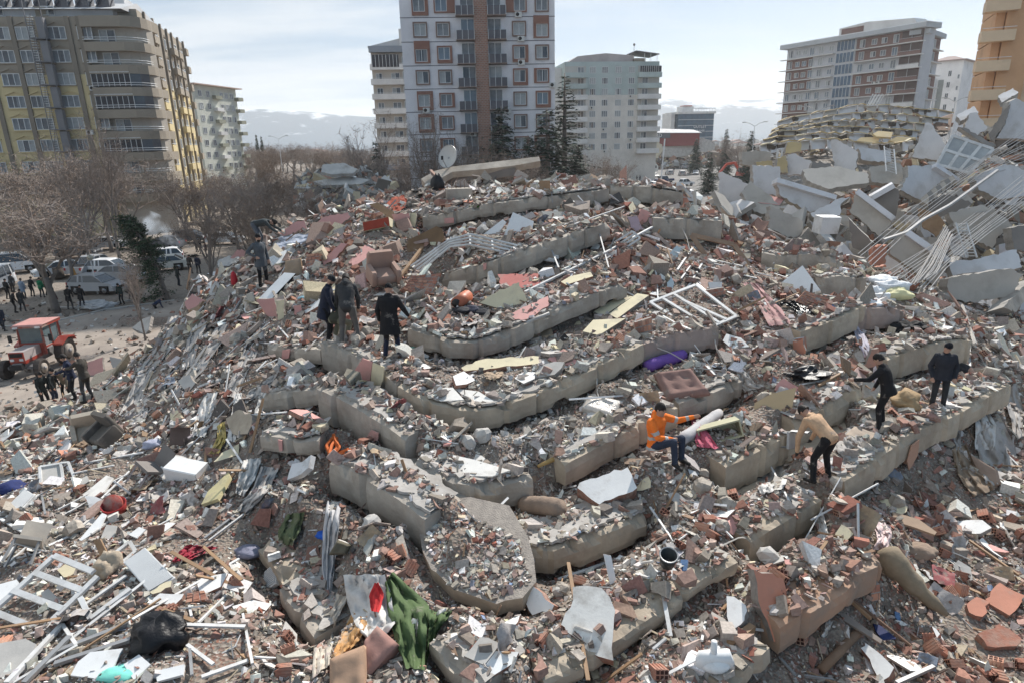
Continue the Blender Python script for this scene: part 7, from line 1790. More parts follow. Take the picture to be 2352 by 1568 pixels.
PANELS=[
 ('wall_piece',[(640,538),(685,510),(700,508),(706,527),(648,548)],'f',.12,P_,CE,'long pink plastered wall piece with a cream end, right of the man bent double','wall piece'),
 ('wall_piece',[(708,542),(745,500),(800,490),(806,500),(748,542),(726,547)],'f',.12,P_,CE,'twisted pink wall panel under the white railing tangle, upper left','wall piece'),
 ('wall_piece',[(900,492),(940,490),(940,522),(912,530)],'v',.15,P_,CE,'pink square of wall at the left end of the upper slab','wall piece'),
 ('wall_piece',[(941,490),(956,490),(955,530),(946,521)],'v',.15,C_,CE,'cream strip of wall beside the pink square, upper slab','wall piece'),
 ('wall_piece',[(803,605),(840,567),(863,578),(858,592),(814,616)],'ul',.14,P_,BE,'pink slab of plaster above the tan armchair','wall piece'),
 ('wall_piece',[(740,600),(785,560),(800,562),(770,600),(745,612)],'f',.14,P_,BE,'pink plastered piece beside the red rubble, upper left','wall piece'),
 ('door',[(1108,541),(1155,505),(1163,512),(1140,543)],'f',.06,WPL, None,'small white board propped up below the long table, left one','board'),
 ('door',[(1158,541),(1178,489),(1226,510),(1222,530),(1166,543)],'f',.07,WPL, None,'large white board with black scrawl below the long table','board'),
 ('wall_piece',[(1103,697),(1142,672),(1192,650),(1198,664),(1211,692),(1180,713),(1140,708)],'f',.07,C_,CE,'large broken cream plaster plate in the middle of the heap','wall piece'),
 ('wall_piece',[(1143,633),(1236,632),(1243,660),(1170,668),(1150,656)],'u',.08,mat('red_pink_plaster',(.42,.15,.13),.9,.1,2,.1,dirt=.3) and (lambda:_mats['red_pink_plaster']),CE,'dull red plaster sheet lying above the cream plate','wall piece'),
 ('wall_piece',[(1176,727),(1258,687),(1263,706),(1212,740),(1176,742)],'u',.18,P_,BE,'pinkish wall slab with a red brick edge on the curved slab','wall piece'),
 ('concrete_plank',[(1363,722),(1428,682),(1453,687),(1385,732)],'u',.16,C_,CE,'cream topped plank with grey stains, left of a parallel pair','concrete plank'),
 ('concrete_plank',[(1398,727),(1463,680),(1490,684),(1417,738)],'u',.16,C_,CE,'cream topped plank, right of a parallel pair','concrete plank'),
 ('concrete_plank',[(1338,768),(1362,742),(1437,738),(1375,777)],'u',.18,C_,CE,'broad cream topped slab in front of the parallel pair of planks','concrete plank'),
 ('concrete_plank',[(1288,655),(1310,642),(1356,632),(1362,642),(1300,662)],'u',.20,C_,BE,'short thick cream slab on the rim of the curved slab','concrete plank'),
 ('door',[(1795,652),(1844,612),(1886,670),(1835,680)],'l',.10,WPL, None,'white door leaf with a raised border above the brick wall piece','door'),
 ('board',[(1671,477),(1679,479),(1739,532),(1727,538),(1668,484)],'f',.05, lambda:mat('slate_board',(.055,.058,.068),.6,.1,3,.05), None,'long dark slate coloured board slanting at upper right of the heap','board'),
 ('wall_piece',[(1060,852),(1108,833),(1237,826),(1241,842),(1068,860)],'u',.20,C_,BE,'long cream topped wall slab lying level on the middle terrace','wall piece'),
 ('white_sheet',[(963,893),(1040,890),(1066,918),(1012,921)],'u',.02,TIL, None,'dusty white sheet on the middle terrace, leftmost of three','board'),
 ('white_sheet',[(1044,892),(1100,899),(1142,926),(1086,926)],'u',.02,TIL, None,'dusty white sheet on the middle terrace, middle of three','board'),
 ('white_sheet',[(1104,898),(1190,902),(1250,896),(1226,915),(1146,925)],'u',.02,TIL, None,'dusty white sheet on the middle terrace, rightmost of three','board'),
 ('white_sheet',[(968,1046),(1013,1039),(1090,1056),(1172,1080),(1130,1094),(1073,1093)],'u',.03,TIL, None,'large dusty white sheet on the curved slab in the lower middle','board'),
 ('wall_piece',[(1326,1130),(1341,1114),(1440,1083),(1450,1100),(1462,1130),(1420,1148),(1376,1168),(1350,1150)],(-.05,-.45,.88),.30,W_,BE,'thick white faced brick slab in front of the orange jacket man','wall piece'),
 ('white_strip',[(1331,1030),(1478,954),(1490,957),(1340,1034)],'u',.04,WPL, None,'long narrow white strip on the slab left of the orange jacket man','board'),
 ('board',[(1733,925),(1770,905),(1829,889),(1814,963),(1732,948)],(-.3,-.75,.6),.03, lambda:mat('beige_board',(.50,.37,.22),.8,.06,2,.05,dirt=.1), None,'stiff beige board standing up right of the rolled carpet','board'),
 ('wall_piece',[(1316,1354),(1382,1356),(1413,1408),(1409,1522),(1350,1500),(1302,1456),(1290,1440),(1312,1400)],(-.1,-.5,.85),.22,TIL,BE,'large white plastered wall slab peppered with debris at bottom centre','wall piece'),
 ('wall_piece',[(1221,1342),(1250,1362),(1279,1391),(1270,1408),(1229,1414),(1215,1388)],'l',.16,W_,BE,'white triangular plaster piece with bricks behind, left of the large white slab','wall piece'),
 ('wall_piece',[(1671,1374),(1698,1383),(1718,1408),(1712,1430),(1685,1452),(1672,1420)],'ul',.14,W_,CE,'kidney shaped white plaster patch left of the red painted slab','wall piece'),
 ('wall_piece',[(1979,1498),(1989,1486),(2024,1512),(2055,1543),(2030,1572),(2005,1540)],'ul',.26,W_,BE,'white faced brick slab at the bottom right','wall piece'),
 ('wall_piece',[(1723,1306),(1767,1314),(1790,1326),(1811,1411),(1800,1460),(1769,1470),(1742,1402)],(.15,-.8,.5),.20,S_,CE,'large brick red painted slab standing steeply at the lower right','wall piece'),
 ('wall_piece',[(2259,1381),(2292,1343),(2350,1373),(2334,1400),(2314,1419)],'u',.16,S_,BE,'terracotta painted wall chunk, larger one at the right edge','wall piece'),
 ('wall_piece',[(2216,1393),(2239,1376),(2270,1388),(2252,1422),(2222,1412)],'u',.16,S_,BE,'terracotta painted wall chunk, smaller one at the right','wall piece'),
 ('wall_piece',[(2240,1462),(2290,1440),(2340,1472),(2330,1490),(2262,1490)],'u',.18, lambda:m_brick(),BE,'flat brown red brick chunk at the lower right edge','wall piece'),
 ('plank',[(2049,1176),(2109,1193),(2151,1223),(2146,1229),(2100,1212),(2051,1197)],'u',.05, lambda:mat('pale_wood',(.38,.27,.19),.8,.1,2,.1), None,'pale wide plank in the rubble at the right, below the hanging cloth','plank'),
 ('plank',[(1927,1408),(1942,1410),(2026,1470),(2022,1478),(1936,1424)],'u',.04, lambda:mat('grey_wood',(.25,.21,.18),.85,.15,3,.1), None,'grey weathered plank under the peach painted slab','plank'),
 ('board',[(2004,1428),(2024,1438),(2058,1466),(2026,1469),(2012,1450)],'u',.03, lambda:mat('navy_board',(.02,.03,.10),.6,.1,3,.05), None,'dark blue board in the rubble below the fallen log','board'),
 ('white_board',[(1386,1271),(1403,1275),(1421,1361),(1406,1364)],'f',.04,WPL, None,'tall narrow white board with holes left of the black bucket','board'),
 ('white_board',[(1418,1416),(1434,1411),(1447,1466),(1431,1474)],'f',.04,WPL, None,'lower narrow white board beside the large white wall slab','board'),
 ('white_board',[(1529,1322),(1530,1308),(1545,1302),(1583,1337),(1580,1342),(1552,1332)],'u',.03,WPL, None,'bright white shard below the black bucket','board'),
 ('white_board',[(1098,1534),(1138,1498),(1192,1500),(1180,1525),(1137,1552)],'u',.08,WPL,BE,'clean white slab at the bottom right of the green curtain','wall piece'),
 ('wall_piece',[(1066,1511),(1103,1468),(1149,1483),(1113,1532)],'u',.12,m_concp,CE,'square grey rough plate just above the clean white slab','wall piece'),
 ('white_board',[(163,1551),(180,1520),(208,1498),(283,1489),(262,1530),(245,1561)],'u',.03,WPL, None,'large bluish white board at the lower left, bigger one','board'),
 ('white_board',[(285,1526),(320,1503),(347,1526),(308,1562)],'u',.03,WPL, None,'bluish white board at the bottom left below the black bag','board'),
 ('wall_piece',[(345,1394),(371,1368),(426,1369),(402,1397)],'u',.14,W_,BE,'white slab with a brick edge above the black bag','wall piece'),
 ('white_board',[(358,1542),(425,1526),(421,1550),(362,1566)],'u',.04,WPL, None,'white board with a brick on it right of the black bag','board'),
 ('board',[(215,1238),(231,1236),(251,1276),(238,1290)],'f',.04,m_wood, None,'dark brown board standing up behind the plastic sack','board'),
 ('white_board',[(355,1082),(405,1044),(438,1052),(425,1078),(392,1112)],'u',.02,TIL, None,'broad dirty white sheet behind the white cabinet at left','board'),
 ('white_board',[(180,1145),(245,1092),(262,1098),(240,1130),(200,1150)],'u',.04,TIL, None,'long white plastered sheet at left, in front of the armchairs','board'),
 ('wall_piece',[(492,1064),(512,1042),(550,1022),(549,1047)],'u',.10,C_,CE,'cream board left of the rounded slab corner','wall piece'),
 ('wall_piece',[(465,1160),(480,1130),(527,1085),(531,1096),(502,1147)],'ul',.07, lambda:mat('pale_yellow',(.55,.48,.27),.9,.1,3,.1,dirt=.25), None,'long pale yellow strip slanting down at left','board'),
 ('wall_piece',[(135,1313),(160,1297),(184,1300),(172,1322),(150,1330)],'u',.12,C_,CE,'cream faced stone above the white ladder frame','wall piece'),
 ('wall_piece',[(182,1240),(235,1178),(245,1182),(230,1215),(188,1242)],'u',.03,WPL, None,'long white strip of board behind the small white frame','board'),
 ('wall_piece',[(347,1364),(370,1348),(397,1338),(395,1352),(372,1364)],'u',.12,C_,CE,'cream faced block leaning on the white radiator','wall piece'),
 ('wall_piece',[(232,1236),(245,1205),(270,1208),(262,1238)],'u',.03,m_concp, None,'grey square board above the white radiator','board'),
 ('white_board',[(296,1228),(320,1210),(335,1216),(316,1236)],'u',.03,WPL, None,'small white board right of the grey square board','board'),
 ('wall_piece',[(-8,1385),(-8,1345),(40,1332),(46,1340),(10,1384)],'u',.05,WPL, None,'white board cut by the left edge behind the ladder frame','board'),
 ('wall_piece',[(-8,1555),(-8,1480),(60,1468),(84,1480),(70,1520),(10,1558)],'u',.05,m_concp, None,'grey stained board in the bottom left corner','board'),
 ('wall_piece',[(100,1378),(95,1362),(112,1352),(140,1380),(138,1388)],'u',.04,m_concp, None,'oval grey board showing through the ladder frame','board'),
 ('wall_piece',[(426,695),(443,676),(470,690),(476,700),(455,716),(432,712)],'f',.10,P_,CE,'pink wall piece with a small drawer on it, far left shoulder','wall piece'),
 ('drawer',[(433,716),(455,718),(478,696),(472,690),(452,708)],'u',.12,m_wood, None,'small brown open drawer lying on the pink wall piece','drawer'),
 ('wall_piece',[(524,600),(545,575),(565,575),(560,600),(535,608)],'f',.2,P_,CE,'pink wall block with a split, on the left shoulder of the heap','wall piece'),
 ('radiator_case',[(475,630),(540,612),(546,621),(495,636)],'u',.12,WPL,GLS_,'flat white radiator lying level on the left shoulder','radiator'),
 ('radiator_case',[(596,690),(655,630),(681,632),(622,694)],(-.1,-.55,.8),.14,WPL,GLS_,'long white radiator with dark slots right of the man in grey','radiator'),
 ('wall_piece',[(590,688),(632,684),(640,735),(612,720)],'v',.15,P_,CE,'pink painted wall below the long white radiator','wall piece'),
 ('wall_piece',[(634,690),(655,688),(652,742),(641,736)],'v',.15,C_,CE,'cream painted wall strip right of the pink painted wall','wall piece'),
 ('wall_piece',[(674,702),(692,700),(694,722),(676,722)],'v',.08,P_,CE,'little pink square on the short slab left of the three men','wall piece'),
 ('wall_piece',[(190,838),(238,820),(240,870),(215,876)],'f',.15,P_,CE,'pink wall plate behind the group by the tractor','wall piece'),
 ('wall_piece',[(255,820),(330,838),(310,872),(262,845)],'f',.25,m_concp,CE,'grey concrete slab lying behind the group by the tractor','wall piece'),
 ('wall_piece',[(300,760),(330,735),(350,728),(345,760),(320,790)],'l',.2,m_concp,CE,'grey slab standing at the foot of the heap below the blue jacket','wall piece'),
 ('wall_piece',[(412,875),(440,862),(452,880),(432,906)],'l',.08,m_concp,CE,'pale grey board between the long hanging curtains','wall piece'),
 ('wall_piece',[(530,965),(560,945),(590,960),(580,1000),(545,1000)],'l',.25,m_concw,CE,'grey brown slab leaning left of the short broken slab','wall piece'),
 ('wall_piece',[(1490,500),(1520,510),(1530,545),(1495,545)],'v',.15, lambda:mat('lilac_plaster',(.40,.30,.33),.9,.1,2,.1,dirt=.3),CE,'lilac wall piece right of the long table','wall piece'),
 ('wall_piece',[(1440,500),(1462,498),(1478,530),(1452,534)],'f',.12, lambda:_mats['lilac_plaster'],CE,'lilac pink torn wall piece in a hollow right of the table','wall piece'),
 ('wall_piece',[(1525,400),(1510,395),(1505,360)],'v',.1,P_,CE,'tiny pink fragment on the crest','wall piece'),
 ('wall_piece',[(1556,452),(1570,447),(1583,470),(1576,478),(1560,470)],'f',.1,S_,BE,'red oval wall piece standing on the crest','wall piece'),
 ('wall_piece',[(1610,484),(1640,481),(1642,500),(1616,502)],'f',.12,S_,BE,'square red wall piece near the dark slate board','wall piece'),
 ('wall_piece',[(1404,428),(1440,428),(1444,452),(1408,450)],'v',.1,S_,CE,'red painted wall left half behind the table end','wall piece'),
 ('wall_piece',[(1448,436),(1476,440),(1478,452),(1450,452)],'v',.1,S_,CE,'red painted wall right half behind the table end','wall piece'),
 ('mattress',[(1395,430),(1397,392),(1404,388),(1440,410),(1440,428)],'v',.2, lambda:mat('dusty_mauve',(.20,.17,.17),.95,.1,3,.1), lambda:mat('pink_tan',(.42,.28,.22),.9,.1,3,.1),'dark mattress with a tan border standing on the crest','mattress'),
 ('white_board',[(1308,418),(1345,400),(1350,403),(1318,422)],'u',.04,WPL, None,'white board lying on the crest left of the dark mattress','board'),
 ('wall_piece',[(1235,400),(1260,388),(1310,402),(1312,412),(1270,410)],'f',.15,P_,CE,'pinkish wall wedge at the right end of the slab with the dish','wall piece'),
 ('wall_piece',[(1732,535),(1738,520),(1760,528),(1764,545),(1750,552)],'f',.12, lambda:mat('apricot_plaster',(.60,.38,.20),.9,.1,2,.1,dirt=.2),BE,'apricot wall fragment at upper right of the rubble','wall piece'),
 ('wall_piece',[(1534,592),(1555,565),(1564,572),(1556,598)],'f',.08, lambda:mat('light_blue_plaster',(.45,.53,.56),.9,.1,2,.1,dirt=.2),CE,'pale blue plaster shard in the middle of the rubble','wall piece'),
 ('wall_piece',[(1532,660),(1540,632),(1548,650),(1545,664)],'f',.05, lambda:_mats['light_blue_plaster'],CE,'tiny pale blue upright shard above the white window frame','wall piece'),
 ('wall_piece',[(1626,650),(1658,648),(1656,672),(1632,680)],'f',.06,W_,CE,'ragged cream white plate left of the pink drape','wall piece'),
 ('wall_piece',[(1520,764),(1602,748),(1604,800),(1556,812),(1528,800)],'v',.12, lambda:mat('dull_salmon',(.44,.23,.17),.9,.12,1.5,.15,dirt=.35),CE,'salmon painted wall behind the purple roll','wall piece'),
 ('wall_piece',[(1822,783),(1846,778),(1850,815),(1824,820)],'vl',.1,S_,CE,'red painted semicircular patch on the grey wall at right','wall piece'),
 ('wall_piece',[(1975,852),(2000,800),(2016,798),(2012,840)],'v',.1, lambda:_mats['dull_salmon'],CE,'salmon stained wall bit above the dark haired man','wall piece'),
 ('wall_piece',[(2076,1050),(2094,1020),(2095,1052),(2078,1080)],'vl',.05, lambda:mat('peach_patch',(.50,.30,.21),.9,.08,2,.1), None,'peach paint patch on the long beige slab at right','wall piece')]
for nm,poly,n,t,m,me_,lab,cat in PANELS:
 rag=.035 if cat in ('wall piece',) and nm not in ('white_board',) else 0
 mm=m() if callable(m) else m
 panel(nm,poly,n,mm,t,lab,cat,m2=me_() if me_ else None,rag=rag,lift=.05)
patch('L1',[(810,884),(816,850),(834,822),(857,830),(849,892),(824,894)],P_());patch('L1',[(858,832),(884,842),(881,872),(872,894),(850,891)],C_())
patch('L2',[(834,1018),(854,986),(871,993),(866,1032)],P_());patch('K2',[(640,1008),(649,1010),(650,1034),(643,1034)],P_());patch('L0',[(650,803),(668,801),(664,822),(648,824)],P_())
patch('A',[(1020,502),(1043,500),(1043,512),(1022,514)],P_());patch('B',[(1110,606),(1118,604),(1117,618),(1111,622)],P_());patch('R4',[(2082,1058),(2092,1022),(2110,1008),(2106,1044),(2086,1078)],mat('peach_patch',(.50,.30,.21)))
patch('J',[(726,1400),(742,1398),(744,1426),(728,1420)],S_());patch('R3',[(1822,782),(1850,772),(1852,800),(1830,812)],S_());patch('G',[(1722,1180),(1740,1172)]+[(1738,1190)],C_()) if 0 else None
BW=[([(943,637),(1014,626),(1012,650),(950,716)][0:0] or [(945,634),(1014,627),(985,690),(926,664)],'f',7,6,'large slab of bare red brickwork right of the man in the long black coat'),
  ([(704,584),(744,581),(716,630),(697,640)],'f',7,4,'narrow slab of brickwork beside the tan chair back'),
  ([(906,446),(957,417),(984,433),(936,456)],'f',4,7,'terracotta tiled panel behind the red cloth on the crest'),
  ([(1098,426),(1155,403),(1178,418),(1140,432)],'f',3,7,'heap of red brickwork on the crest beside the dish'),
  ([(1850,667),(1910,690),(1890,718),(1826,692)],'f',6,5,'red brick wall piece leaning by the black plastic at right'),
  ([(1470,590),(1530,596),(1524,615),(1484,612)],'f',3,5,'broken red hollow brick row in the upper middle of the rubble'),
  ([(1458,740),(1498,728),(1500,775),(1462,782)],'v',3,5,'upright red brick pieces left of the salmon wall'),
  ([(1368,800),(1412,782),(1420,796),(1378,816)],'f',2,5,'row of red bricks on the edge of the long curved slab'),
  ([(105,1285),(125,1262),(160,1275),(140,1305)],'u',4,4,'red brick cluster inside the white ladder frame'),
  ([(355,1400),(400,1380),(412,1392),(370,1425)],'u',4,5,'red brick slab right above the black bag'),
  ([(425,1385),(430,1360),(470,1355),(478,1375)],'u',3,4,'red brick piece in the rubble right of the radiator'),
  ([(2000,1345),(2022,1340),(2024,1378),(2002,1382)],'v',2,2,'pair of large brown bricks below the log'),
  ([(1395,1310),(1402,1450),(1360,1445),(1385,1400)][0:0] or [(1410,1412),(1445,1400),(1460,1440),(1425,1450)],'u',3,3,'orange hollow bricks broken open on the white wall slab'),
  ([(1200,1345),(1218,1330),(1228,1400),(1212,1410)],'l',5,2,'stack of red bricks behind the white triangular piece'),
  ([(1614,668),(1664,660),(1665,676),(1618,690)],'v',2,4,'row of hollow bricks seen end on below the fallen brown frame')]
for q,n,nr,nc,lab in BW:brickwall_px('brick_wall_piece',q,n,nr,nc,lab)
AL=m_alu();BRW= lambda:mat('brown_frame',(.27,.18,.12),.6,.15,3,.1)
frame_px('window_frame',[(125,1276,0,1388),(0,1388,-40,1424),(225,1323,95,1449),(125,1276,215,1313),(83,1316,190,1356),(30,1356,145,1399),(-12,1405,95,1449)],(-.1,-.35,.93),.085,AL,'long white window frame like a ladder at the lower left')
frame_px('window_frame',[(265,1270,298,1244),(298,1244,312,1266),(312,1266,283,1291),(283,1291,265,1270)],'u',.06,AL,'small white casement above the radiator')
frame_px('window_frame',[(1493,695,1598,655),(1598,655,1691,727),(1691,727,1601,765),(1601,765,1493,695),(1523,687,1629,752),(1548,677,1652,743),(1566,690,1668,735)],(0,-.45,.9),.075,AL,'large white window frame lying flat in the middle right')
frame_px('window_frame',[(1555,450,1557,420),(1557,420,1600,462),(1600,462,1555,452)],'v',.10,AL,'broken white triangular frame standing on the crest')
frame_px('window_frame',[(482,676,496,648),(496,648,512,674),(512,674,482,676)],'v',.08,AL,'small white triangular frame on the left shoulder')
frame_px('window_frame',[(92,1072,140,1064),(140,1064,147,1112),(147,1112,95,1120),(95,1120,92,1072),(140,1064,158,1062),(158,1062,172,1100),(172,1100,147,1112)],'u',.05,AL,'grey white cabinet door with frame among the profiles at left',glass=(((94,1074),(139,1066),(145,1110),(97,1118)),m_concp()))
frame_px('brown_frame',[(1588,540,1686,562),(1686,562,1763,672),(1588,540,1634,607)],'f',.14,BRW(),'bent brown door frame arching over the rubble at upper right',cat='door frame',lift=.3)
frame_px('window_frame',[(185,1372,208,1420),(208,1420,300,1352)],'u',.07,AL,'corner of a white frame right of the ladder frame')
SLT=[([(1406,562),(1453,533)],),([(1412,566),(1459,537)],),([(1418,570),(1464,541)],),([(1424,574),(1468,546)],)]
frame_px('slatted_frame',[(1404,562,1452,532),(1412,567,1459,537),(1420,571,1465,542),(1428,576,1470,548),(1452,532,1470,548)],'f',.05,AL,'short white slatted frame in the hollow below the table',cat='shutter')
PR=[((15,1568),(143,1433)),((55,1568),(160,1461)),((125,1498),(295,1432)),((125,1524),(300,1468)),((198,1386),(290,1321)),((425,1434),(563,1438)),((558,1409),(580,1524)),((455,1430),(520,1366)),((463,1554),(570,1516)),((133,1170),(290,1090)),((150,1180),(296,1100)),((60,1140),(93,1110)),((88,1090),(104,1180)),((170,1086),(262,1068)),((196,1062),(330,1038)),((0,1105),(80,1098)),((2,1110),(90,1088)),((46,1170),(90,1135)),((435,1390),(440,1415)),((430,1480),(490,1525)),((436,1488),(441,1550)),((0,1290),(60,1225)),((10,1300),(96,1225)),((210,1225),(250,1196)),((143,1433),(175,1480)),((60,1225),(0,1190)),((480,1240),(560,1180)),((470,1235),(540,1182)),((1388,582),(1206,671)),((1388,582),(1498,522)),((1246,522),(1283,615)),((1373,522),(1398,615)),((1616,592),(1706,612)),((1620,612),(1740,640)),((1640,606),(1770,634)),((1652,620),(1764,645)),((1556,620),(1592,568)),((1565,640),(1604,586)),((1575,668),(1616,600)),((1606,765),(1691,727)),((1601,652),(1691,727)),((1436,474),(1320,515)),((1176,585),(1252,568)),((697,474),(733,502)),((735,495),(786,478)),((744,505),(800,482)),((745,470),(748,500)),((732,450),(760,485)),((795,475),(812,500)),((640,640),(684,560)),((1283,1330),(1398,1290)),((1400,1302),(1500,1288)),((1405,1305),(1490,1325)),((1505,1330),(1530,1405)),((1520,1345),(1540,1460)),((1526,1350),(1548,1400)),((1612,1470),(1622,1420)),((1700,1450),(1708,1500)),((1500,1490),(1530,1465)),((1440,1490),(1400,1520)),((1770,1070),(1815,1155)),((2225,920),(2260,915)),((2226,795),(2228,850)),((560,780),(620,790)),((640,750),(670,785)),((545,735),(610,746))]
for i,(a,b_) in enumerate(PR):
 L=math.hypot(a[0]-b_[0],a[1]-b_[1]);big=i in (0,1,2,3,28,29)
 e=bar_px('white_profile',[a,b_],.07 if big else rnd.choice([.035,.045,.055]),AL if rnd.random()<.8 else m_steel(),'white plastic window profile lying loose in the rubble','window profile',h=.05 if big else .03,lift=.1,group='loose white window profiles')
PLANKS=[((970,570),(913,645),.09,m_wood,'brown wooden post standing right of the black coated man'),((1946,1366),(2091,1481),.035,m_rebar,'long rusty bar below the log'),((1948,1372),(2000,1420),.05,m_wood,'short wooden lath beside the long rusty bar'),((2059,1568),(2144,1530),.05,m_steel,'white metal tube at the bottom right edge'),((1849,1551),(1914,1560),.03,m_steel,'thin tube at the very bottom right of centre'),
 ((1676,1480),(1728,1440),.10,m_wood,'pale wooden beam under the long tan beam'),((1616,1548),(1678,1490),.12,m_concp,'grey post in the dark hollow at the bottom'),((1880,885),(1930,858),.05,m_wood,'thin stick beside the black jacket'),((2008,830),(2022,795),.02,m_rebar,'thin rod standing near the dark haired man'),((1950,1060),(1985,1035),.05,m_wood,'lath on the long beige slab'),((1527,320),(1517,432),.05,AL and (lambda:AL),'tall white pole standing at the crest in front of the bus'),((1300,396),(1303,412),.06,lambda:AL,'short white post on the crest'),((410,1000),(455,965),.05,m_wood,'dark pole leaning at left centre'),((560,1010),(585,955),.04,m_wood,'thin pole left of the cracked concrete edges'),((2226,1240),(2340,1320),.04,m_wood,'dark pole at the right edge of the rubble')]
for a,b_,w,m,lab in PLANKS:bar_px('pole',[a,b_],w,m(),lab,'pole',lift=.15,depth=[27.5,27.5] if 'tall white pole' in lab else None)
e=empty('bent_railing',hit(1100,560),'white metal railing bent into an arch above the tilted slab','railing')
for k in range(4):
 pts=[(943 +k*7,612 +k*4),(1030 +k*1,552 +k*5),(1080 -k,538 +k*8),(1180 -k*2,562 +k*7),(1283 -k*3,592 +k*3)]
 if k<2:pts[-1]=(1283,590 +k*4)
 P=pts3(pts,.35);mb=MB();mb.tube(P,.035,AL,5);mb.wbuild('rail',e)
for a,b_ in (((1029,550),(1031,572)),((1080,538),(1080,562)),((1000,574),(1010,590)),((1130,552),(1132,575))):
 P=pts3([a,b_],.4);mb=MB();mb.bar(P[0],P[1],.06,.05,AL);mb.wbuild('post',e)
tube_px('drain_pipe',[(948,745),(962,752),(985,760),(1015,768),(1050,772),(1090,772),(1140,764),(1200,745),(1262,720)],.045,mat('grey_pvc',(.46,.45,.43),.5,.1,3,0,dirt=.3),'grey plastic drain pipe following the rim of the curved balcony slab','pipe',lift=.12,n=6)
tube_px('plastic_pipe',[(1236,1070),(1290,1045),(1362,1008),(1420,975),(1498,937)],[.03,.05,.05,.045,.02],mat('ochre_pipe',(.40,.26,.10),.7,.15,3,.1),'long ochre pole lying along the slab left of the orange jacket man','pole',lift=.2)
P=hit(1050,698,.2);b=MB();b.tube([P+Vector((0,-.15,.05)),P+Vector((.25,.35,.12))],.16,mat('orange_pvc',(.42,.13,.07),.5,.1,3,0),14);b.tube([P+Vector((-.003,-.17,.045)),P+Vector((.0,-.15,.05))],.125,GLS_(),14);tag(b.build('drain_pipe', None,P),'short wide orange drain pipe beside the cream plate','pipe')
for pts,lab in (([(1638,757),(1645,800),(1668,850)],'thin cable hanging over the salmon wall'),([(1500,795),(1540,810),(1600,845),(1655,850)],'thin cable looping across the purple roll'),([(1160,1176),(1210,1240),(1228,1290)],'cable end hanging left of the tan slab edge'),([(1050,1155),(1110,1210),(1175,1290)],'long pale cable across the dusty hexagonal slab'),([(1370,852),(1372,900),(1380,935)],'thin wire hanging over the long curved slab'),([(1640,1260),(1700,1232),(1764,1250)],'pale hoop of cable before the beige beam'),([(1650,1440),(1700,1500),(1740,1560)],'thin cable at the bottom right'),([(2190,690),(2210,700),(2225,745),(2240,790)],'bent white pipe arching at the right'),([(1565,520),(1578,548),(1588,590)],'curved cable in the upper middle')):
 tube_px('cable',pts,.014 if 'white pipe' not in lab else .05,mat('pale_cable',(.45,.42,.38),.7),lab,'cable',lift=.12,n=4)
for i in range(5):tube_px('rope',[(775 +rnd.uniform(-12,12),1000 +rnd.uniform(-6,10)),(770 +rnd.uniform(-20,20),1025),(750 +rnd.uniform(-8,12),1050 +rnd.uniform(-6,8)),(800 +rnd.uniform(-10,10),1035)],.035,mat('orange_rope',(.50,.12,.03),.8,.2,6,.1),'orange strap tangled below the thick concrete edge','strap',lift=.12,n=5,wob=.04,group='tangled orange straps')
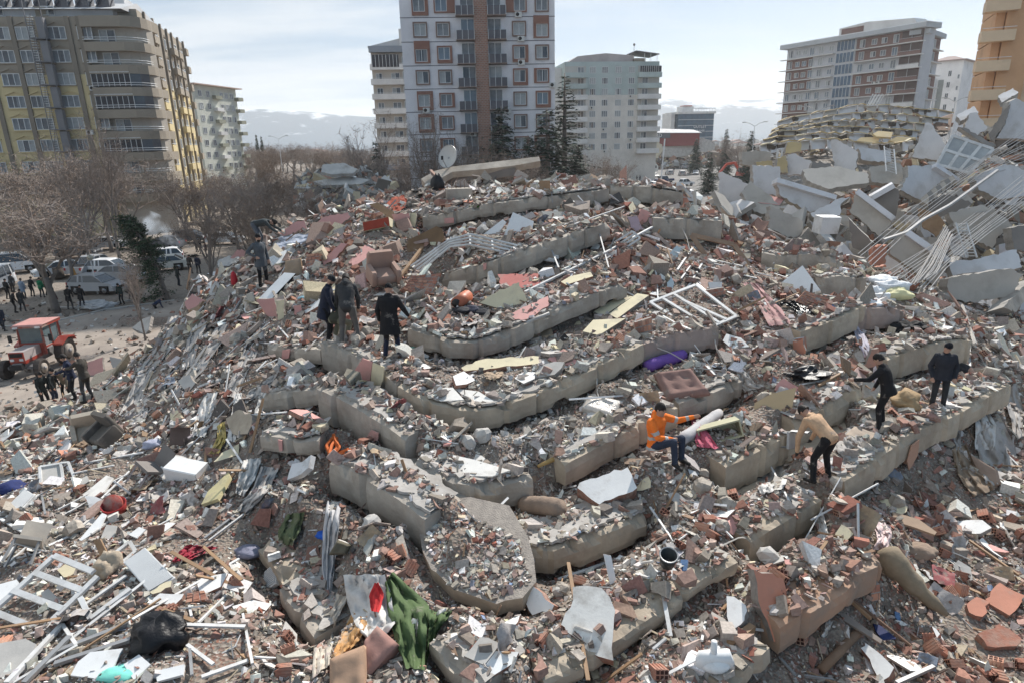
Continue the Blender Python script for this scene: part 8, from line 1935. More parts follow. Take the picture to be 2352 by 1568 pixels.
CL=[
 ('curtain',[(388,728),(362,790),(318,850),(292,915),(272,952)],[(420,722),(398,795),(352,850),(330,900),(300,955)],GRYC,.09,2.5,'long dusty grey cloth hanging down the left flank of the heap, left one'),
 ('curtain',[(500,748),(465,800),(428,856),(405,880),(392,915)],[(527,742),(512,785),(470,845),(435,882),(402,905)],GRYC,.08,2,'long dusty grey cloth hanging down the left flank, right one'),
 ('curtain',[(440,750),(425,800),(412,845)],[(475,740),(455,795),(440,850)],GRYC,.08,2,'crumpled grey cloth between the two long hanging ones'),
 ('curtain',[(648,905),(655,922),(660,946)],[(673,890),(668,920),(662,948)],WHC,.04,1.5,'small white cloth hanging over the short broken slab'),
 ('curtain',[(596,900),(590,930),(580,965)],[(622,898),(606,930),(592,975)],WHC,.05,1.5,'narrow white cloth hanging left of the short broken slab'),
 ('curtain',[(856,1118),(838,1150),(824,1184)],[(884,1126),(880,1155),(874,1186)],GRYC,.06,3,'pale pleated curtain hanging from the thick cracked edge'),
 ('curtain',[(752,1150),(740,1230),(740,1310),(748,1385)],[(785,1150),(778,1220),(768,1300),(762,1352)],mat('pale_grey_curtain',(.44,.43,.43),.9,.1,3,.15,dirt=.25) and (lambda:_mats['pale_grey_curtain']),.07,3,'long pale grey curtain hanging vertically above the bedding'),
 ('sheet',[(788,1318),(796,1380),(815,1430),(838,1464)],[(884,1318),(900,1370),(908,1430),(880,1462)],WHC,.08,2,'white sheet with a red print beside the green curtain'),
 ('curtain',[(884,1336),(890,1400),(905,1460),(930,1532)],[(905,1312),(948,1352),(985,1390),(975,1536)],mat('green_curtain',(.075,.115,.045),.8,.2,4,.2,dirt=.12) and (lambda:_mats['green_curtain']),.09,2.6,'heavy dark green curtain at the bottom centre'),
 ('curtain',[(975,1400),(985,1440),(975,1536)],[(1042,1398),(1010,1440),(985,1500)], lambda:_mats['green_curtain'],.08,2,'thin corner of green cloth trailing right of the heavy green curtain'),
 ('blanket',[(762,1356),(735,1420),(722,1480),(716,1560)],[(800,1372),(775,1420),(765,1470),(757,1525)],mat('patterned_blanket',(.47,.42,.35),.95,.25,9,.2,dirt=.3,dirtcol=(.30,.22,.25)) and (lambda:_mats['patterned_blanket']),.07,2.5,'cream and lilac patterned blanket hanging at the left of the bedding'),
 ('blanket',[(812,1402),(785,1450),(757,1515)],[(845,1430),(825,1470),(805,1490)],mat('orange_print',(.46,.25,.10),.95,.3,10,.2,dirt=.4,dirtcol=(.45,.38,.3)) and (lambda:_mats['orange_print']),.05,2,'orange floral blanket over the salmon mattress'),
 ('cloth',[(393,1290),(415,1262),(430,1248)],[(430,1287),(470,1268),(500,1256)],CRM_,.07,3,'crimson cloth crumpled on bricks right of the white radiator'),
 ('cloth',[(1587,957),(1592,990),(1600,1024)],[(1609,956),(1625,990),(1652,1030)],ROSE,.06,2,'rose red cloth hanging from the rolled carpet'),
 ('curtain',[(1692,858),(1700,885),(1712,900)],[(1712,850),(1735,880),(1764,886)],GRYC,.06,2,'beige gauze curtain right of the tufted cushion'),
 ('cloth',[(1322,1042),(1350,1020),(1390,990)],[(1378,1020),(1420,985),(1492,942)],BRC,.07,2,'brown blanket spread along the slab left of the orange jacket man'),
 ('curtain',[(1702,648),(1740,700),(1768,750)],[(1738,650),(1790,705),(1818,742)],PKC,.07,2.5,'dusty pink drape hanging beside the fallen brown frame'),
 ('curtain',[(1934,716),(1962,765),(1985,822)],[(1948,712),(1985,760),(2006,818)],mat('lilac_stripe',(.42,.40,.46),.9,.1,3,.15,dirt=.3) and (lambda:_mats['lilac_stripe']),.05,1.5,'lilac striped curtain hanging above the dark haired man'),
 ('cloth',[(883,475),(905,448),(922,430)],[(912,487),(930,478),(934,464)],mat('rust_red_cloth',(.30,.07,.04),.95,.2,3,.2,dirt=.2) and (lambda:_mats['rust_red_cloth']),.08,2,'rust red cloth bundle near the top left of the crest'),
 ('curtain',[(2236,920),(2240,965),(2240,1030)],[(2262,925),(2288,975),(2286,1036)],WHC,.08,2.5,'white curtain hanging over the end of the long beige slab'),
 ('curtain',[(2190,958),(2188,1000),(2196,1032)],[(2212,948),(2208,990),(2208,1036)],GRYC,.05,2,'grey cloth strip hanging from the long beige slab'),
 ('cloth',[(2240,1000),(2250,1060),(2268,1120)],[(2300,960),(2330,1020),(2345,1090)],GRYC,.10,3,'dusty brown grey cloth sagging below the right end of the long slab'),
 ('cloth',[(2186,1030),(2200,1090),(2236,1140)],[(2220,1020),(2250,1080),(2290,1120)],BRC,.10,2.5,'brown rug hanging in the pit below the long beige slab'),
 ('cloth',[(1945,1010),(1970,1040),(2000,1075)],[(1990,1000),(2006,1040),(2026,1080)],GRYC,.06,2,'beige cloth spilling over the long beige slab beside the mattress'),
 ('cloth',[(2000,1080),(2008,1100),(2010,1120)],[(2018,1070),(2022,1098),(2016,1124)],GRYC,.04,1,'narrow brown rag hanging over the long beige slab'),
 ('cloth',[(1855,1150),(1870,1200),(1890,1240)],[(1880,1146),(1895,1190),(1905,1236)],WHC,.05,1.5,'torn white cloth at the right end of the beige beam'),
 ('cloth',[(1995,1320),(2005,1290),(2030,1300)],[(1980,1360),(1960,1340),(1990,1310)],GRYC,.06,2,'grey plastic sheet bunched above the peach painted slab'),
 ('plastic_sheet',[(2000,1190),(2015,1230),(2004,1262)],[(2044,1204),(2050,1230),(2036,1262)],mat('pinkish_plastic',(.62,.48,.46),.5,.1,3,.2) and (lambda:_mats['pinkish_plastic']),.09,1.5,'pinkish plastic bag caught on top of the log'),
 ('plastic_sheet',[(1905,1395),(1898,1430),(1886,1462)],[(1922,1390),(1916,1420),(1898,1460)],WHC,.03,1,'white rag hanging on the peach painted slab edge'),
 ('plastic_sheet',[(1790,698),(1815,705),(1830,722)],[(1830,690),(1860,712),(1872,726)], lambda:mat('black_plastic',(.012,.012,.014),.25,.2,4,.3),.09,3,'shiny black plastic sheet below the white door leaf'),
 ('plastic_sheet',[(560,1055),(548,1090),(540,1130)],[(600,1050),(590,1090),(560,1140)],WHC,.08,2.5,'crumpled white plastic left of the washbasin'),
 ('cloth',[(478,1042),(498,1005),(498,975)],[(502,1040),(520,1008),(516,968)],YEL,.06,1,'yellow foam strip folded at left centre'),
 ('cloth',[(760,1115),(782,1080),(775,1052)],[(778,1118),(794,1085),(792,1050)],YEL,.04,.6,'bent yellow foam band below the orange straps'),
 ('cloth',[(500,598),(520,590),(548,586)],[(500,612),(525,612),(550,600)],WHC,.08,1,'white sack lying on the left shoulder of the heap'),
 ('cloth',[(640,545),(680,540),(712,538)],[(620,580),(670,570),(716,560)],mat('blue_grey_cloth',(.40,.43,.50),.9,.1,3,.2,dirt=.3) and (lambda:_mats['blue_grey_cloth']),.08,2,'blue grey sheet spread right of the man in the grey coat'),
 ('cloth',[(1745,1075),(1735,1110),(1748,1135)],[(1800,1062),(1812,1090),(1800,1120)],WHC,.10,2.5,'heap of white and lilac bedding left of the man in the tan jacket'),
 ('plastic_sheet',[(1335,935),(1340,950),(1356,960)],[(1350,900),(1390,915),(1415,925)],WHC,.05,1,'torn clear plastic beside the wrapped mattress'),
 ('cloth',[(590,885),(570,900),(560,925)],[(640,850),(625,880),(612,905)],GRYC,.07,2,'grey blanket half buried left of the thick concrete edges'),
 ('curtain',[(560,800),(540,850),(515,905)],[(590,810),(565,860),(545,915)],GRYC,.08,2,'grey drape on the left flank between the hanging cloths and the slabs'),
 ('curtain',[(470,905),(452,950),(440,1000)],[(500,900),(488,950),(470,1004)],WHC,.07,2,'dirty white drape hanging above the overturned stool at left'),
 ('curtain',[(540,905),(530,960),(520,1010)],[(556,900),(552,960),(540,1015)],WHC,.04,1,'narrow white drape beside the folded yellow foam'),
 ('curtain',[(600,1070),(580,1120),(545,1170)],[(640,1075),(615,1130),(570,1180)],GRYC,.08,2,'dusty cloth lying down the slope below the rounded slab corner'),
 ('curtain',[(660,1180),(640,1215),(635,1250)],[(700,1175),(690,1215),(672,1250)],mat('moss_cloth',(.10,.12,.06),.9,.2,4,.2,dirt=.3) and (lambda:_mats['moss_cloth']),.06,2,'dark green cloth under the ledge left of the long grey curtain'),
 ('curtain',[(310,905),(296,950),(286,985)],[(345,900),(338,950),(320,990)],GRYC,.08,2,'foot of a grey drape bunched at the left edge of the slope'),
 ('cloth',[(1900,1000),(1925,1035),(1945,1060)],[(1960,975),(1980,1010),(2000,1040)],GRYC,.08,2,'beige blanket rumpled right of the man in the tan jacket'),
 ('cloth',[(2300,900),(2318,950),(2330,1010)],[(2335,880),(2348,930),(2352,1000)],GRYC,.08,2,'grey beige drape at the right edge above the pit'),
 ('cloth',[(1110,855),(1130,850),(1150,848)],[(1118,870),(1136,872),(1156,860)],TAN,.04,1,'tan cloth beside the long cream wall slab')]
for nm,L_,R_,m,fo,fq,lab in CL:
 cloth_px(nm,L_,R_,m() if callable(m) else m,lab,'cloth' if nm in ('cloth','plastic_sheet') else nm,fold=fo,freq=fq,nu=18,nv=16,lift=.14)
cloth_px('red_print',[(860,1338),(846,1368),(854,1402)],[(868,1337),(884,1366),(870,1404)],mat('red_scribble',(.50,.03,.03),.8,.3,14,.1),'red scribbled heart shaped print on the white sheet','print',nu=8,nv=8,fold=.03,lift=.26)
def cushion(poly,n,t,m,lab,cat,name,tuft=False,puff=.06,depth=None,lift=.08,m2=None):
 """padded thing with a rounded rim; outline of four corners TL TR BR BL"""
 p0,nn=plane_for(poly,n,lift,depth);P=[onplane(x,y,p0,nn) for x,y in poly];K=14;rows=[]
 c=sum(P,Vector())/4
 for i in range(K+1):
  r=[]
  for j in range(K+1):
   a,b_=i/K,j/K;q=P[0].lerp(P[1],b_).lerp(P[3].lerp(P[2],b_),a)
   e_=min(a,1 -a,b_,1 -b_);h=puff*min(1,(e_*7))**.5
   if tuft and .18 <a<.85 and .15 <b_<.85:h-=.05 *max(0,math.cos(a*6 *math.pi))*max(0,math.cos(b_*6 *math.pi))+.01
   if tuft and e_<.16:h+=.035 *math.sin(e_/.16 *math.pi)
   h+=noise.noise(Vector((a*3,b_*3,c.x)))*.02
   r.append(q+nn*h)
  rows.append(r)
 b=MB();b.grid(rows,m, True)
 ring_=rows[0][:-1]+[r[-1] for r in rows][:-1]+rows[-1][::-1][:-1]+[r[0] for r in rows][::-1][:-1]
 low=[q-nn*t for q in ring_];b.grid([low,[q+(q-c)*.03 -nn*t*.5 for q in ring_],ring_],m2 or m, True, True);b.add(low,[tuple(range(len(low)))],m)
 return tag(b.build(name, None,c),lab,cat)
cushion([(1503,857),(1586,846),(1631,902),(1531,918)],(0,-.5,.86),.10,mat('mauve_brown_velvet',(.255,.155,.13),.95,.15,4,.15,dirt=.2),'brown tufted square cushion or seat back below the purple roll','cushion','tufted_cushion', True,.07)
cushion([(1352,908),(1432,920),(1406,957),(1337,935)],'u',.25,mat('clear_wrap',(.55,.50,.44),.25,.2,8,.5,spec=.6),'mattress wrapped in clear plastic on the middle terrace','mattress','wrapped_mattress', False,.05)
cushion([(1962,978),(2036,1000),(1996,1030),(1940,1000)],'u',.22,mat('dirty_mattress',(.42,.34,.27),.95,.1,2,.1,dirt=.4),'dirty beige mattress lying on the long beige slab at right','mattress','mattress', False,.03)
cushion([(866,1436),(914,1478),(836,1566),(836,1472)],(-.1,-.55,.8),.3,mat('salmon_mattress',(.36,.20,.165),.95,.12,3,.15,dirt=.15),'thick salmon mattress at the bottom, right one of two','mattress','mattress', False,.05)
cushion([(757,1512),(836,1480),(838,1600),(757,1600)],(0,-.55,.8),.3,mat('tan_mattress',(.42,.27,.18),.95,.12,2,.15,dirt=.15),'tan mattress at the bottom edge, left one of two','mattress','mattress', False,.05)
cushion([(2229,1042),(2292,1080),(2300,1112),(2262,1122)],(-.4,-.7,.5),.2,mat('brown_mattress',(.30,.22,.17),.95,.15,2,.15,dirt=.3),'brown padded board sliding into the pit at right','mattress','mattress', False,.03)
cushion([(754,1274),(776,1238),(808,1250),(798,1272)],'f',.12,mat('olive_fabric',(.115,.10,.07),.9,.1,3,.1),'olive cushion with white underside hanging over the edge above the bedding','cushion','cushion', False,.10,m2=WHC())
cushion([(655,600),(690,594),(696,634),(652,636)],'v',.10,TAN(),'tan upholstered chair back with a dark rim, left of the brickwork slab','chair back','upholstered_panel', False,.04,m2=m_wood())
def tubecloth(a,b_,r,m,lab,name,cat,lift=.2,ends=None):
 P=pts3([a,b_],lift);d=P[1]-P[0];K=9;pts=[P[0].lerp(P[1],i/K)+Vector((0,0,noise.noise(Vector((i*.7,a[0],0)))*.03)) for i in range(K+1)]
 b=MB();b.tube(pts,[r*(.8 if i in (0,K) else 1 +.07 *noise.noise(Vector((i*.9,3,a[1])))) for i in range(K+1)],m,16)
 o=b.build(name, None,sum(P,Vector())/2)
 if ends:b=MB();u=d.normalized();b.tube([P[0]-u*.012,P[0]-u*.002],r*.68,ends,12);b.wbuild('end',o)
 return tag(o,lab,cat)
tubecloth((1482,842),(1572,814),.15,mat('purple_fabric',(.165,.085,.33),.9,.12,4,.25),'purple rolled mat lying above the tufted cushion','rolled_mat','rolled mat',.5)
tubecloth((1562,1012),(1652,948),.12,mat('silver_carpet',(.42,.41,.41),.9,.15,3,.2,dirt=.2),'rolled silver grey carpet tied with string, under the arm of the man in orange','rolled_carpet','carpet',.3)
tubecloth((1200,1158),(1290,1165),.17,mat('brown_bedding',(.25,.185,.14),.95,.2,4,.3,dirt=.2),'brown rolled mattress under the slab in front of the white brick slab','rolled_mattress','mattress',.3,TAN())
def box_px(name,px,py,size,rot,m,lab,cat,lift=.0,m2=None,openf=False,depth=None):
 p=hit(px,py,.1) if depth is None else at(px,py,depth);M_=Matrix.Rotation(rot[2],3,'Z')@Matrix.Rotation(rot[0],3,'X')@Matrix.Rotation(rot[1],3,'Y')
 e=empty(name,p,lab,cat);w,d_,h=size;t=.03
 parts=[('side_panel',(-w/2 +t/2,0,0),(t,d_,h)),('side_panel',(w/2 -t/2,0,0),(t,d_,h)),('back_panel',(0,d_/2 -t/2,0),(w-2*t,t,h)),('bottom_panel',(0,-t/2,-h/2 +t/2),(w-2*t,d_-t,t)),('top_panel',(0,-t/2,h/2 -t/2),(w-2*t,d_-t,t))]
 if not openf:parts.append(('door',(0,-d_/2 -.01,0),(w-.02,.02,h-.02)))
 for nm,c,s_ in parts:b=MB();b.box(M_@Vector(c),s_,m if nm!='door' else (m2 or m),M_);b.build(nm,e)
 return e
box_px('cabinet',430,1082,(.75,.38,.34),(.2,.1,-.25),WPL(),'white cabinet lying on the dirty white sheet at left','cabinet')
box_px('cabinet',1898,516,(.9,.5,.7),(.1,.05,.2),WPL(),'small white cabinet wedged under the broken white slab end','cabinet',depth=27)
box_px('shelf_unit',1650,990,(.85,.4,.34),(-.25,-.28,-.1),mat('olive_cream',(.42,.40,.27),.7,.1,2,.05),'open cream shelf unit lying on its side right of the rose red cloth','shelf unit',openf=True)
box_px('drawer_box',872,520,(.95,.6,.32),(-.35,-.2,-.2),m_cream(),'overturned box with a cream top and red sides near the top left','box',m2=mat('red_upholstery',(.28,.05,.03),.9,.15,3,.1))
panel('board',[(848,470),(868,466),(905,488),(910,505),(897,512),(880,490)],'f',m_wood(),.05,'curved brown board behind the overturned box','board',lift=.4)
panel('wooden_tray',[(934,556),(1003,522),(1016,528),(1021,548),(1010,566),(945,590),(936,578)],'f',mat('rusty_brown_board',(.17,.10,.05),.6,.3,2,.1,dirt=.2),.14,'large brown wooden tray standing on its edge left of the bent railing','tray',m2=mat('tray_rim',(.36,.25,.16),.7,.15,3,.1),lift=.2)
def armchair(px,py,rot,m,lab,s=1.0,tilt=0.0):
 p=hit(px,py,.1);e=empty('armchair',p,lab,'armchair',rot);e.rotation_euler=(tilt,0,rot);e.scale=(s,s,s)
 for nm,c,sz in (('seat',(0,0,.3),(.62,.6,.28)),('backrest',(0,.34,.55),(.78,.16,.8)),('armrest',(-.37,0,.38),(.14,.66,.46)),('armrest',(.37,0,.38),(.14,.66,.46))):
  b=MB();x,y,z=sz;rows=[]
  for k,f in enumerate((0,.12,.88,1)):
   q=.86 if k in (0,3) else 1.0
   rows.append([Vector(c)+Vector((sx*x/2 *q*(.86 if cor else 1),sy*y/2 *q*(1 if cor else .86),(f-.5)*z)) for sx,sy,cor in ((-1,-1,0),(-1,-1,1),(1,-1,1),(1,-1,0),(1,1,0),(1,1,1),(-1,1,1),(-1,1,0))])
  b.grid(rows,m, True, True);b.add(rows[0],[tuple(range(7,-1,-1))],m);b.add(rows[-1],[tuple(range(8))],m);b.build(nm,e)
 return e
armchair(880,655,.5,mat('beige_pink_sofa',(.36,.24,.19),.9,.1,3,.1,dirt=.15),'beige pink armchair toppled behind the man in the long black coat',.95,.35)
armchair(208,1012,.6,mat('cream_sofa',(.46,.40,.32),.9,.1,3,.1,dirt=.3),'cream armchair lying on the left rubble, left one of a pair',.85,.6)
armchair(254,1016,-.5,mat('dark_sofa',(.13,.115,.10),.9,.1,3,.1,dirt=.3),'dark brown armchair on the left rubble, right one of a pair',.8,.5)
def chair(px,py,rot,tilt,m,lab,s=1.0):
 p=hit(px,py,.1);e=empty('chair',p,lab,'chair');e.rotation_euler=(tilt[0],tilt[1],rot);e.scale=(s,s,s)
 b=MB();b.box((0,0,.45),(.44,.42,.06),m);b.build('seat',e)
 b=MB();rows=[[(-.21 +.42 *j/6,.20 +.04 *math.cos((j-3)/3 *1.4),.48 +.42 *i/4) for j in range(7)] for i in range(5)];b.grid(rows,m, True);b.grid([[(x,y+.025,z) for x,y,z in r][::-1] for r in rows],m, True);b.build('backrest',e)
 for x in (-.18,.18):
  for y in (-.17,.17):b=MB();b.bar((x,y,.43),(x*1.15,y*1.15,0),.035,.035,m_steel());b.build('leg',e)
chair(322,1118,-.6,(-.5,.3),mat('grey_brown_seat',(.20,.18,.165),.8,.1,3,.1),'dusty grey chair lying on its back in the left rubble',1.0)
chair(415,1000,.4,(1.2,.2),mat('brown_leather',(.17,.12,.10),.6,.15,3,.1,dirt=.2),'brown stool like chair overturned above the white sheet at left',.9)
chair(40,1300,.3,(-.9,.4),mat('beige_seat',(.40,.36,.31),.8,.1,3,.1),'beige chair on its back at the left edge',.95)
chair(1775,1005,.8,(1.4,.3),mat('pale_metal',(.42,.42,.42),.4,.1,3,0,.5),'chrome legged chair upside down below the beige board',.8)
chair(1255,468,.1,(-.2,0),m_wood(),'small brown chair at the left end of the long table',.9)
def radiator(poly,n,lab,ribs,t=.09):
 p0,nn=plane_for(poly,n,.1);P=[onplane(x,y,p0,nn) for x,y in poly];c=sum(P,Vector())/4;e=empty('radiator',c,lab,'radiator')
 b=MB();b.prism(P,-nn*t,WPL());b.wbuild('case',e)
 for i in range(ribs):
  a=(i+.7)/(ribs+.4);A=P[0].lerp(P[3],a).lerp(c,.06);B_=P[1].lerp(P[2],a).lerp(c,.06);b=MB();b.bar(A+nn*.012,B_+nn*.012,.014,.026,mat('rib_white',(.62,.62,.61),.5,.05,3,0),nn);b.wbuild('rib',e)
 return e
radiator([(283,1290),(333,1256),(402,1326),(343,1361)][0:0] or [(333,1256),(402,1326),(343,1361),(283,1290)],(-.05,-.4,.9),'white ribbed panel radiator lying face up at lower left',22)
radiator([(58,1122),(78,1136),(30,1184),(-22,1200)][0:0] or [(-20,1200),(58,1122),(80,1136),(34,1184)],'u','long ribbed radiator cut by the left edge',16)
radiator([(610,1310),(640,1282),(632,1340),(600,1362)],'l','grilled white box unit wedged left of the sloping slab corner',10)
def table():
 z0= None;pL,pF,pR=at(1238,461,23.4),at(1298,466,22.2),at(1402,446,23.6)
 z=(pL.z+pF.z+pR.z)/3;n=Vector((0,0,1));P=[onplane(x,y,Vector((0,0,z)),n) for x,y in ((1238,462),(1298,468),(1401,447),(1335,443))]
 P[0]=at(1238,461,23.6);P[1]=at(1298,467,22.6);P[2]=at(1402,446,23.4);zz=(P[0].z+P[1].z+P[2].z)/3
 P=[Vector((p.x,p.y,zz)) for p in P[:3]];P.append(P[0]+P[2]-P[1]);c=sum(P,Vector())/4
 e=empty('table',c-Vector((0,0,.85)),'long narrow workbench with a pale top standing on the upper slab','table');wd=mat('weathered_wood',(.27,.20,.14),.85,.2,2,.1,dirt=.25)
 b=MB();b.prism([q+Vector((0,0,0)) for q in P],(0,0,.05),mat('pale_tabletop',(.50,.42,.31),.8,.1,2,.1,dirt=.25),wd);b.wbuild('tabletop',e)
 for i in range(4):
  q=P[i].lerp(c,.06);b=MB();b.box(q-Vector((0,0,.45)),(.12,.12,.9),wd);b.wbuild('leg',e)
  r=P[(i+1)%4].lerp(c,.06);b=MB();b.bar(q-Vector((0,0,.10)),r-Vector((0,0,.10)),.05,.18,wd);b.wbuild('apron',e)
 m_=(P[1]+P[2])/2;b=MB();b.box(m_.lerp(c,.06)-Vector((0,0,.45)),(.12,.12,.9),wd);b.wbuild('leg',e)
 a=P[1].lerp(P[2],.2).lerp(c,.3)+Vector((0,0,.12));lump('stone',a,.2,m_conc(),'grey stone lying on the workbench','stone',3,sq=(1.4,.6,.4))
table()
panel('floor_slab',[(968,418),(1000,400),(1040,390),(1110,382),(1238,367),(1241,377),(1180,388),(1110,396),(1040,402),(1000,424),(980,432)],(0,-.5,.85),m_conc(),.3,'curved grey roof slab on top of the heap under the satellite dish','concrete slab',m2=m_conc(),depth=28.0)
panel('wall_slab',[(985,430),(1005,405),(1045,402),(1185,387),(1180,405),(1100,415),(1050,420)],'v',mat('sooty_concrete',(.17,.15,.135),.95,.2,1,.2),.3,'dark underside of the curved roof slab on the crest','wall slab',depth=28.3)  # separate sheet, the underside's shade is put into its dark colour
def dish():
 c=at(1028,360,27.8);ax=Vector((-.35,-.85,.35)).normalized();e=empty('satellite_dish',c-Vector((0,0,.7)),'large dusty white satellite dish on the top slab','satellite dish')
 x=ax.cross(Vector((0,0,1))).normalized();y=x.cross(ax);rows=[]
 for i in range(7):
  r=.50 *i/6;rows.append([c-ax*(.12 *(1 -(i/6)**2))+x*math.cos(t*math.pi/12)*max(r,.005)*.86 +y*math.sin(t*math.pi/12)*max(r,.005) for t in range(24)])
 b=MB();b.grid(rows,mat('dish_white',(.50,.49,.46),.6,.08,2,0,dirt=.3), True, True);b.wbuild('reflector',e)
 b=MB();b.tube(rows[-1]+[rows[-1][0]],.015,m_steel(),4);b.wbuild('rim',e)
 b=MB();b.tube([c-y*.45,c+ax*.45 -y*.25],.02,m_steel(),5);b.box(c+ax*.45 -y*.22,(.09,.09,.16),m_dark());b.wbuild('feed_arm',e)
 b=MB();b.tube([c-ax*.1,c-ax*.25 -Vector((0,0,.35)),c-ax*.25 -Vector((0,0,.85))],.04,m_steel(),6);b.wbuild('mast',e)
dish()
tube_px('log',[(2038,1268),(2050,1290),(2090,1332),(2130,1372),(2176,1412)],[.20,.22,.17,.11,.035],mat('pale_tree_trunk',(.24,.19,.13),.9,.2,3,.3,dirt=.2),'thick tapering tree trunk fallen into the rubble at lower right','log',lift=.25,n=14)
tube_px('wooden_post',[(1886,1538),(1930,1493),(1976,1446)],.065,mat('brown_post',(.22,.14,.09),.85,.2,3,.2),'round brown wooden post at the bottom right','post',lift=.12,n=12)
def blob(px,py,r,m,lab,cat,name,sq=(1,1,.7),seed=0,lift=.0,amp=.3,flat=False):
 p=hit(px,py,lift); return lump(name,p+Vector((0,.05,r*sq[2]*.35)),r,m,lab,cat,seed,sq=sq,ns=20,amp=amp,flat=flat)
blob(363,1474,.33,mat('black_bag',(.010,.010,.012),.45,.3,5,.3),'big black bundle wrapped in dusty net at lower left','bag','black_bag',(1.15,1,.8),4,amp=.5)
blob(246,1318,.20,mat('beige_sack',(.40,.33,.25),.9,.15,4,.3),'beige plastic sack in front of the upright brown board','sack','sack',(1,1,1.0),5,amp=.7)
blob(2080,930,.30,mat('tan_sack',(.36,.25,.14),.9,.15,4,.3),'stuffed tan sack with white cloth on top between the two men on the right','sack','sack',(1.1,1,.7),6,amp=.5)
blob(2092,762,.36,mat('black_sack',(.012,.012,.013),.8,.3,4,.3),'black sack lying by the cracked concrete stump','sack','sack',(1.2,.8,.5),7,amp=.7,flat=True)
blob(1855,866,.40,mat('black_leather',(.02,.02,.022),.45,.3,4,.3),'crumpled black leather jacket on the right terrace','jacket','black_jacket',(1.3,.8,.42),8,amp=.75,flat=True)
blob(2110,1275,.26,mat('brown_sack',(.27,.20,.15),.95,.15,4,.3),'brown grey sack lying right of the log','sack','sack',(1.3,.8,.5),9)
blob(2205,858,.30,mat('black_rag',(.02,.02,.022),.8,.3,4,.3),'black bag with a red cloth beside the man highest on the right','bag','bag',(1.2,.8,.6),10)
blob(2192,838,.17,mat('red_plastic',(.45,.03,.04),.6,.1,4,.1),'small red plastic thing on the black bag','plastic bag','red_bag',(1.3,.8,.5),11)
for i,(x,y,r) in enumerate([(2020,655,.38),(2045,668,.42),(2062,685,.36),(2030,690,.28),(2010,672,.25),(2005,710,.3)]):
 blob(x,y,r,mat('white_foam',(.72,.73,.74),.8,.06,14,.6,bscale=20) if i!=2 else mat('pale_yellow_foam',(.66,.62,.36),.8,.06,10,.3),'white ribbed foam bundle in the pile at the foot of the fallen slabs' if i!=2 else 'pale yellow foam piece in the pile of white foam','foam','foam_bundle',(1.3,.8,.6),20 +i,amp=.5)['group']='white foam bundles'
for i,(x,y,r,lab) in enumerate([(1060,718,.20,'dark clothing bundle on the curved slab, left one'),(1085,716,.22,'dark clothing bundle on the curved slab, middle one'),(1110,722,.18,'dark clothing bundle on the curved slab, right one'),(705,690,.2,'light blue cloth ball left of the three men'),(565,1275,.2,'grey blue cloth bundle at left centre'),(20,1130,.3,'dark blue cloth bundle at the left edge'),(745,1235,.12,'blue plastic jug above the bedding'),(350,1025,.2,'white and navy cloth bundle at left')]):
 blob(x,y,r,mat('bundle_%d'%i,[(.03,.03,.035),(.05,.05,.07),(.035,.035,.04),(.25,.42,.48),(.22,.22,.28),(.02,.03,.11),(.02,.10,.45),(.35,.36,.44)][i],.85,.3,5,.3),lab,'bundle','cloth_bundle',(1.2,.9,.5),40 +i)
blob(272,1556,.16,mat('turquoise_plastic',(.20,.62,.52),.5,.1,4,.1),'turquoise plastic piece at the bottom left','plastic piece','plastic_piece',(1.6,.9,.4),60)
blob(940,806,.28,mat('mint_plastic',(.32,.58,.50),.5,.1,4,.2),'mint green plastic sheet at the feet of the man in the long black coat','plastic sheet','plastic_sheet',(1.5,.6,.25),61)
blob(1130,478,.35,mat('green_netting',(.10,.34,.04),.8,.3,12,.3),'bright green netting on the upper slab','netting','netting',(2.4,.5,.2),62)
blob(1006,436,.45,m_dark(),'black plastic bundle at the left end of the curved roof slab','bundle','bundle',(.6,.6,1.0),63)
blob(538,655,.14,mat('red_cylinder',(.40,.02,.03),.4,.1,4,0),'red bottle shaped cylinder on the left shoulder','cylinder','red_cylinder',(.8,.8,2.4),64,amp=.05)
def bowl(px,py,r,h,m,inner,lab,cat,name,tilt=(0,0),lift=.12,r2=.75):
 p=hit(px,py,lift);e=empty(name,p,lab,cat);e.rotation_euler=(tilt[0],tilt[1],0)
 b=MB();rows=[[(math.cos(2 *math.pi*j/20)*q,math.sin(2 *math.pi*j/20)*q,z) for j in range(20)] for q,z in ((.01,0),(r*r2,0),(r,h),(r*.93,h),(r*r2*.9,.03),(.01,.03))];b.grid(rows,m, True, True);b.build('bowl',e)
 b=MB();b.tube([(math.cos(2 *math.pi*j/20)*r,math.sin(2 *math.pi*j/20)*r,h) for j in range(21)],.012,inner,5, False);b.build('rim',e); return e
bowl(265,1172,.21,.17,mat('red_enamel',(.30,.035,.03),.5,.1,4,.05),mat('red_rim',(.35,.03,.03),.5),'round red tub with a lid lying at left, upturned','tub','red_tub',(.25,.1),.25,.95)
bowl(1532,1294,.13,.22,mat('black_bucket',(.03,.035,.035),.5,.3,4,.05),m_steel(),'black bucket full of water and grit right of the white boards','bucket','bucket',(.35,0),.2,.8)
P=hit(265,1172,.25);b=MB();b.tube([P+Vector((0,-.02,.14)),P+Vector((.0,-.06,.16))],.195,mat('red_lid',(.36,.07,.055),.6,.15,5,.05,dirt=.3),18);tag(b.build('tub_lid', None,P),'faded red lid on the round red tub','lid')
panel('washbasin',[(664,1104),(676,1067),(700,1062),(720,1046),(714,1075),(694,1092)],'l',mat('ceramic_white',(.62,.62,.62),.3,.06,3,0,dirt=.3),.12,'broken white washbasin under the rounded slab corner','washbasin',lift=.25)
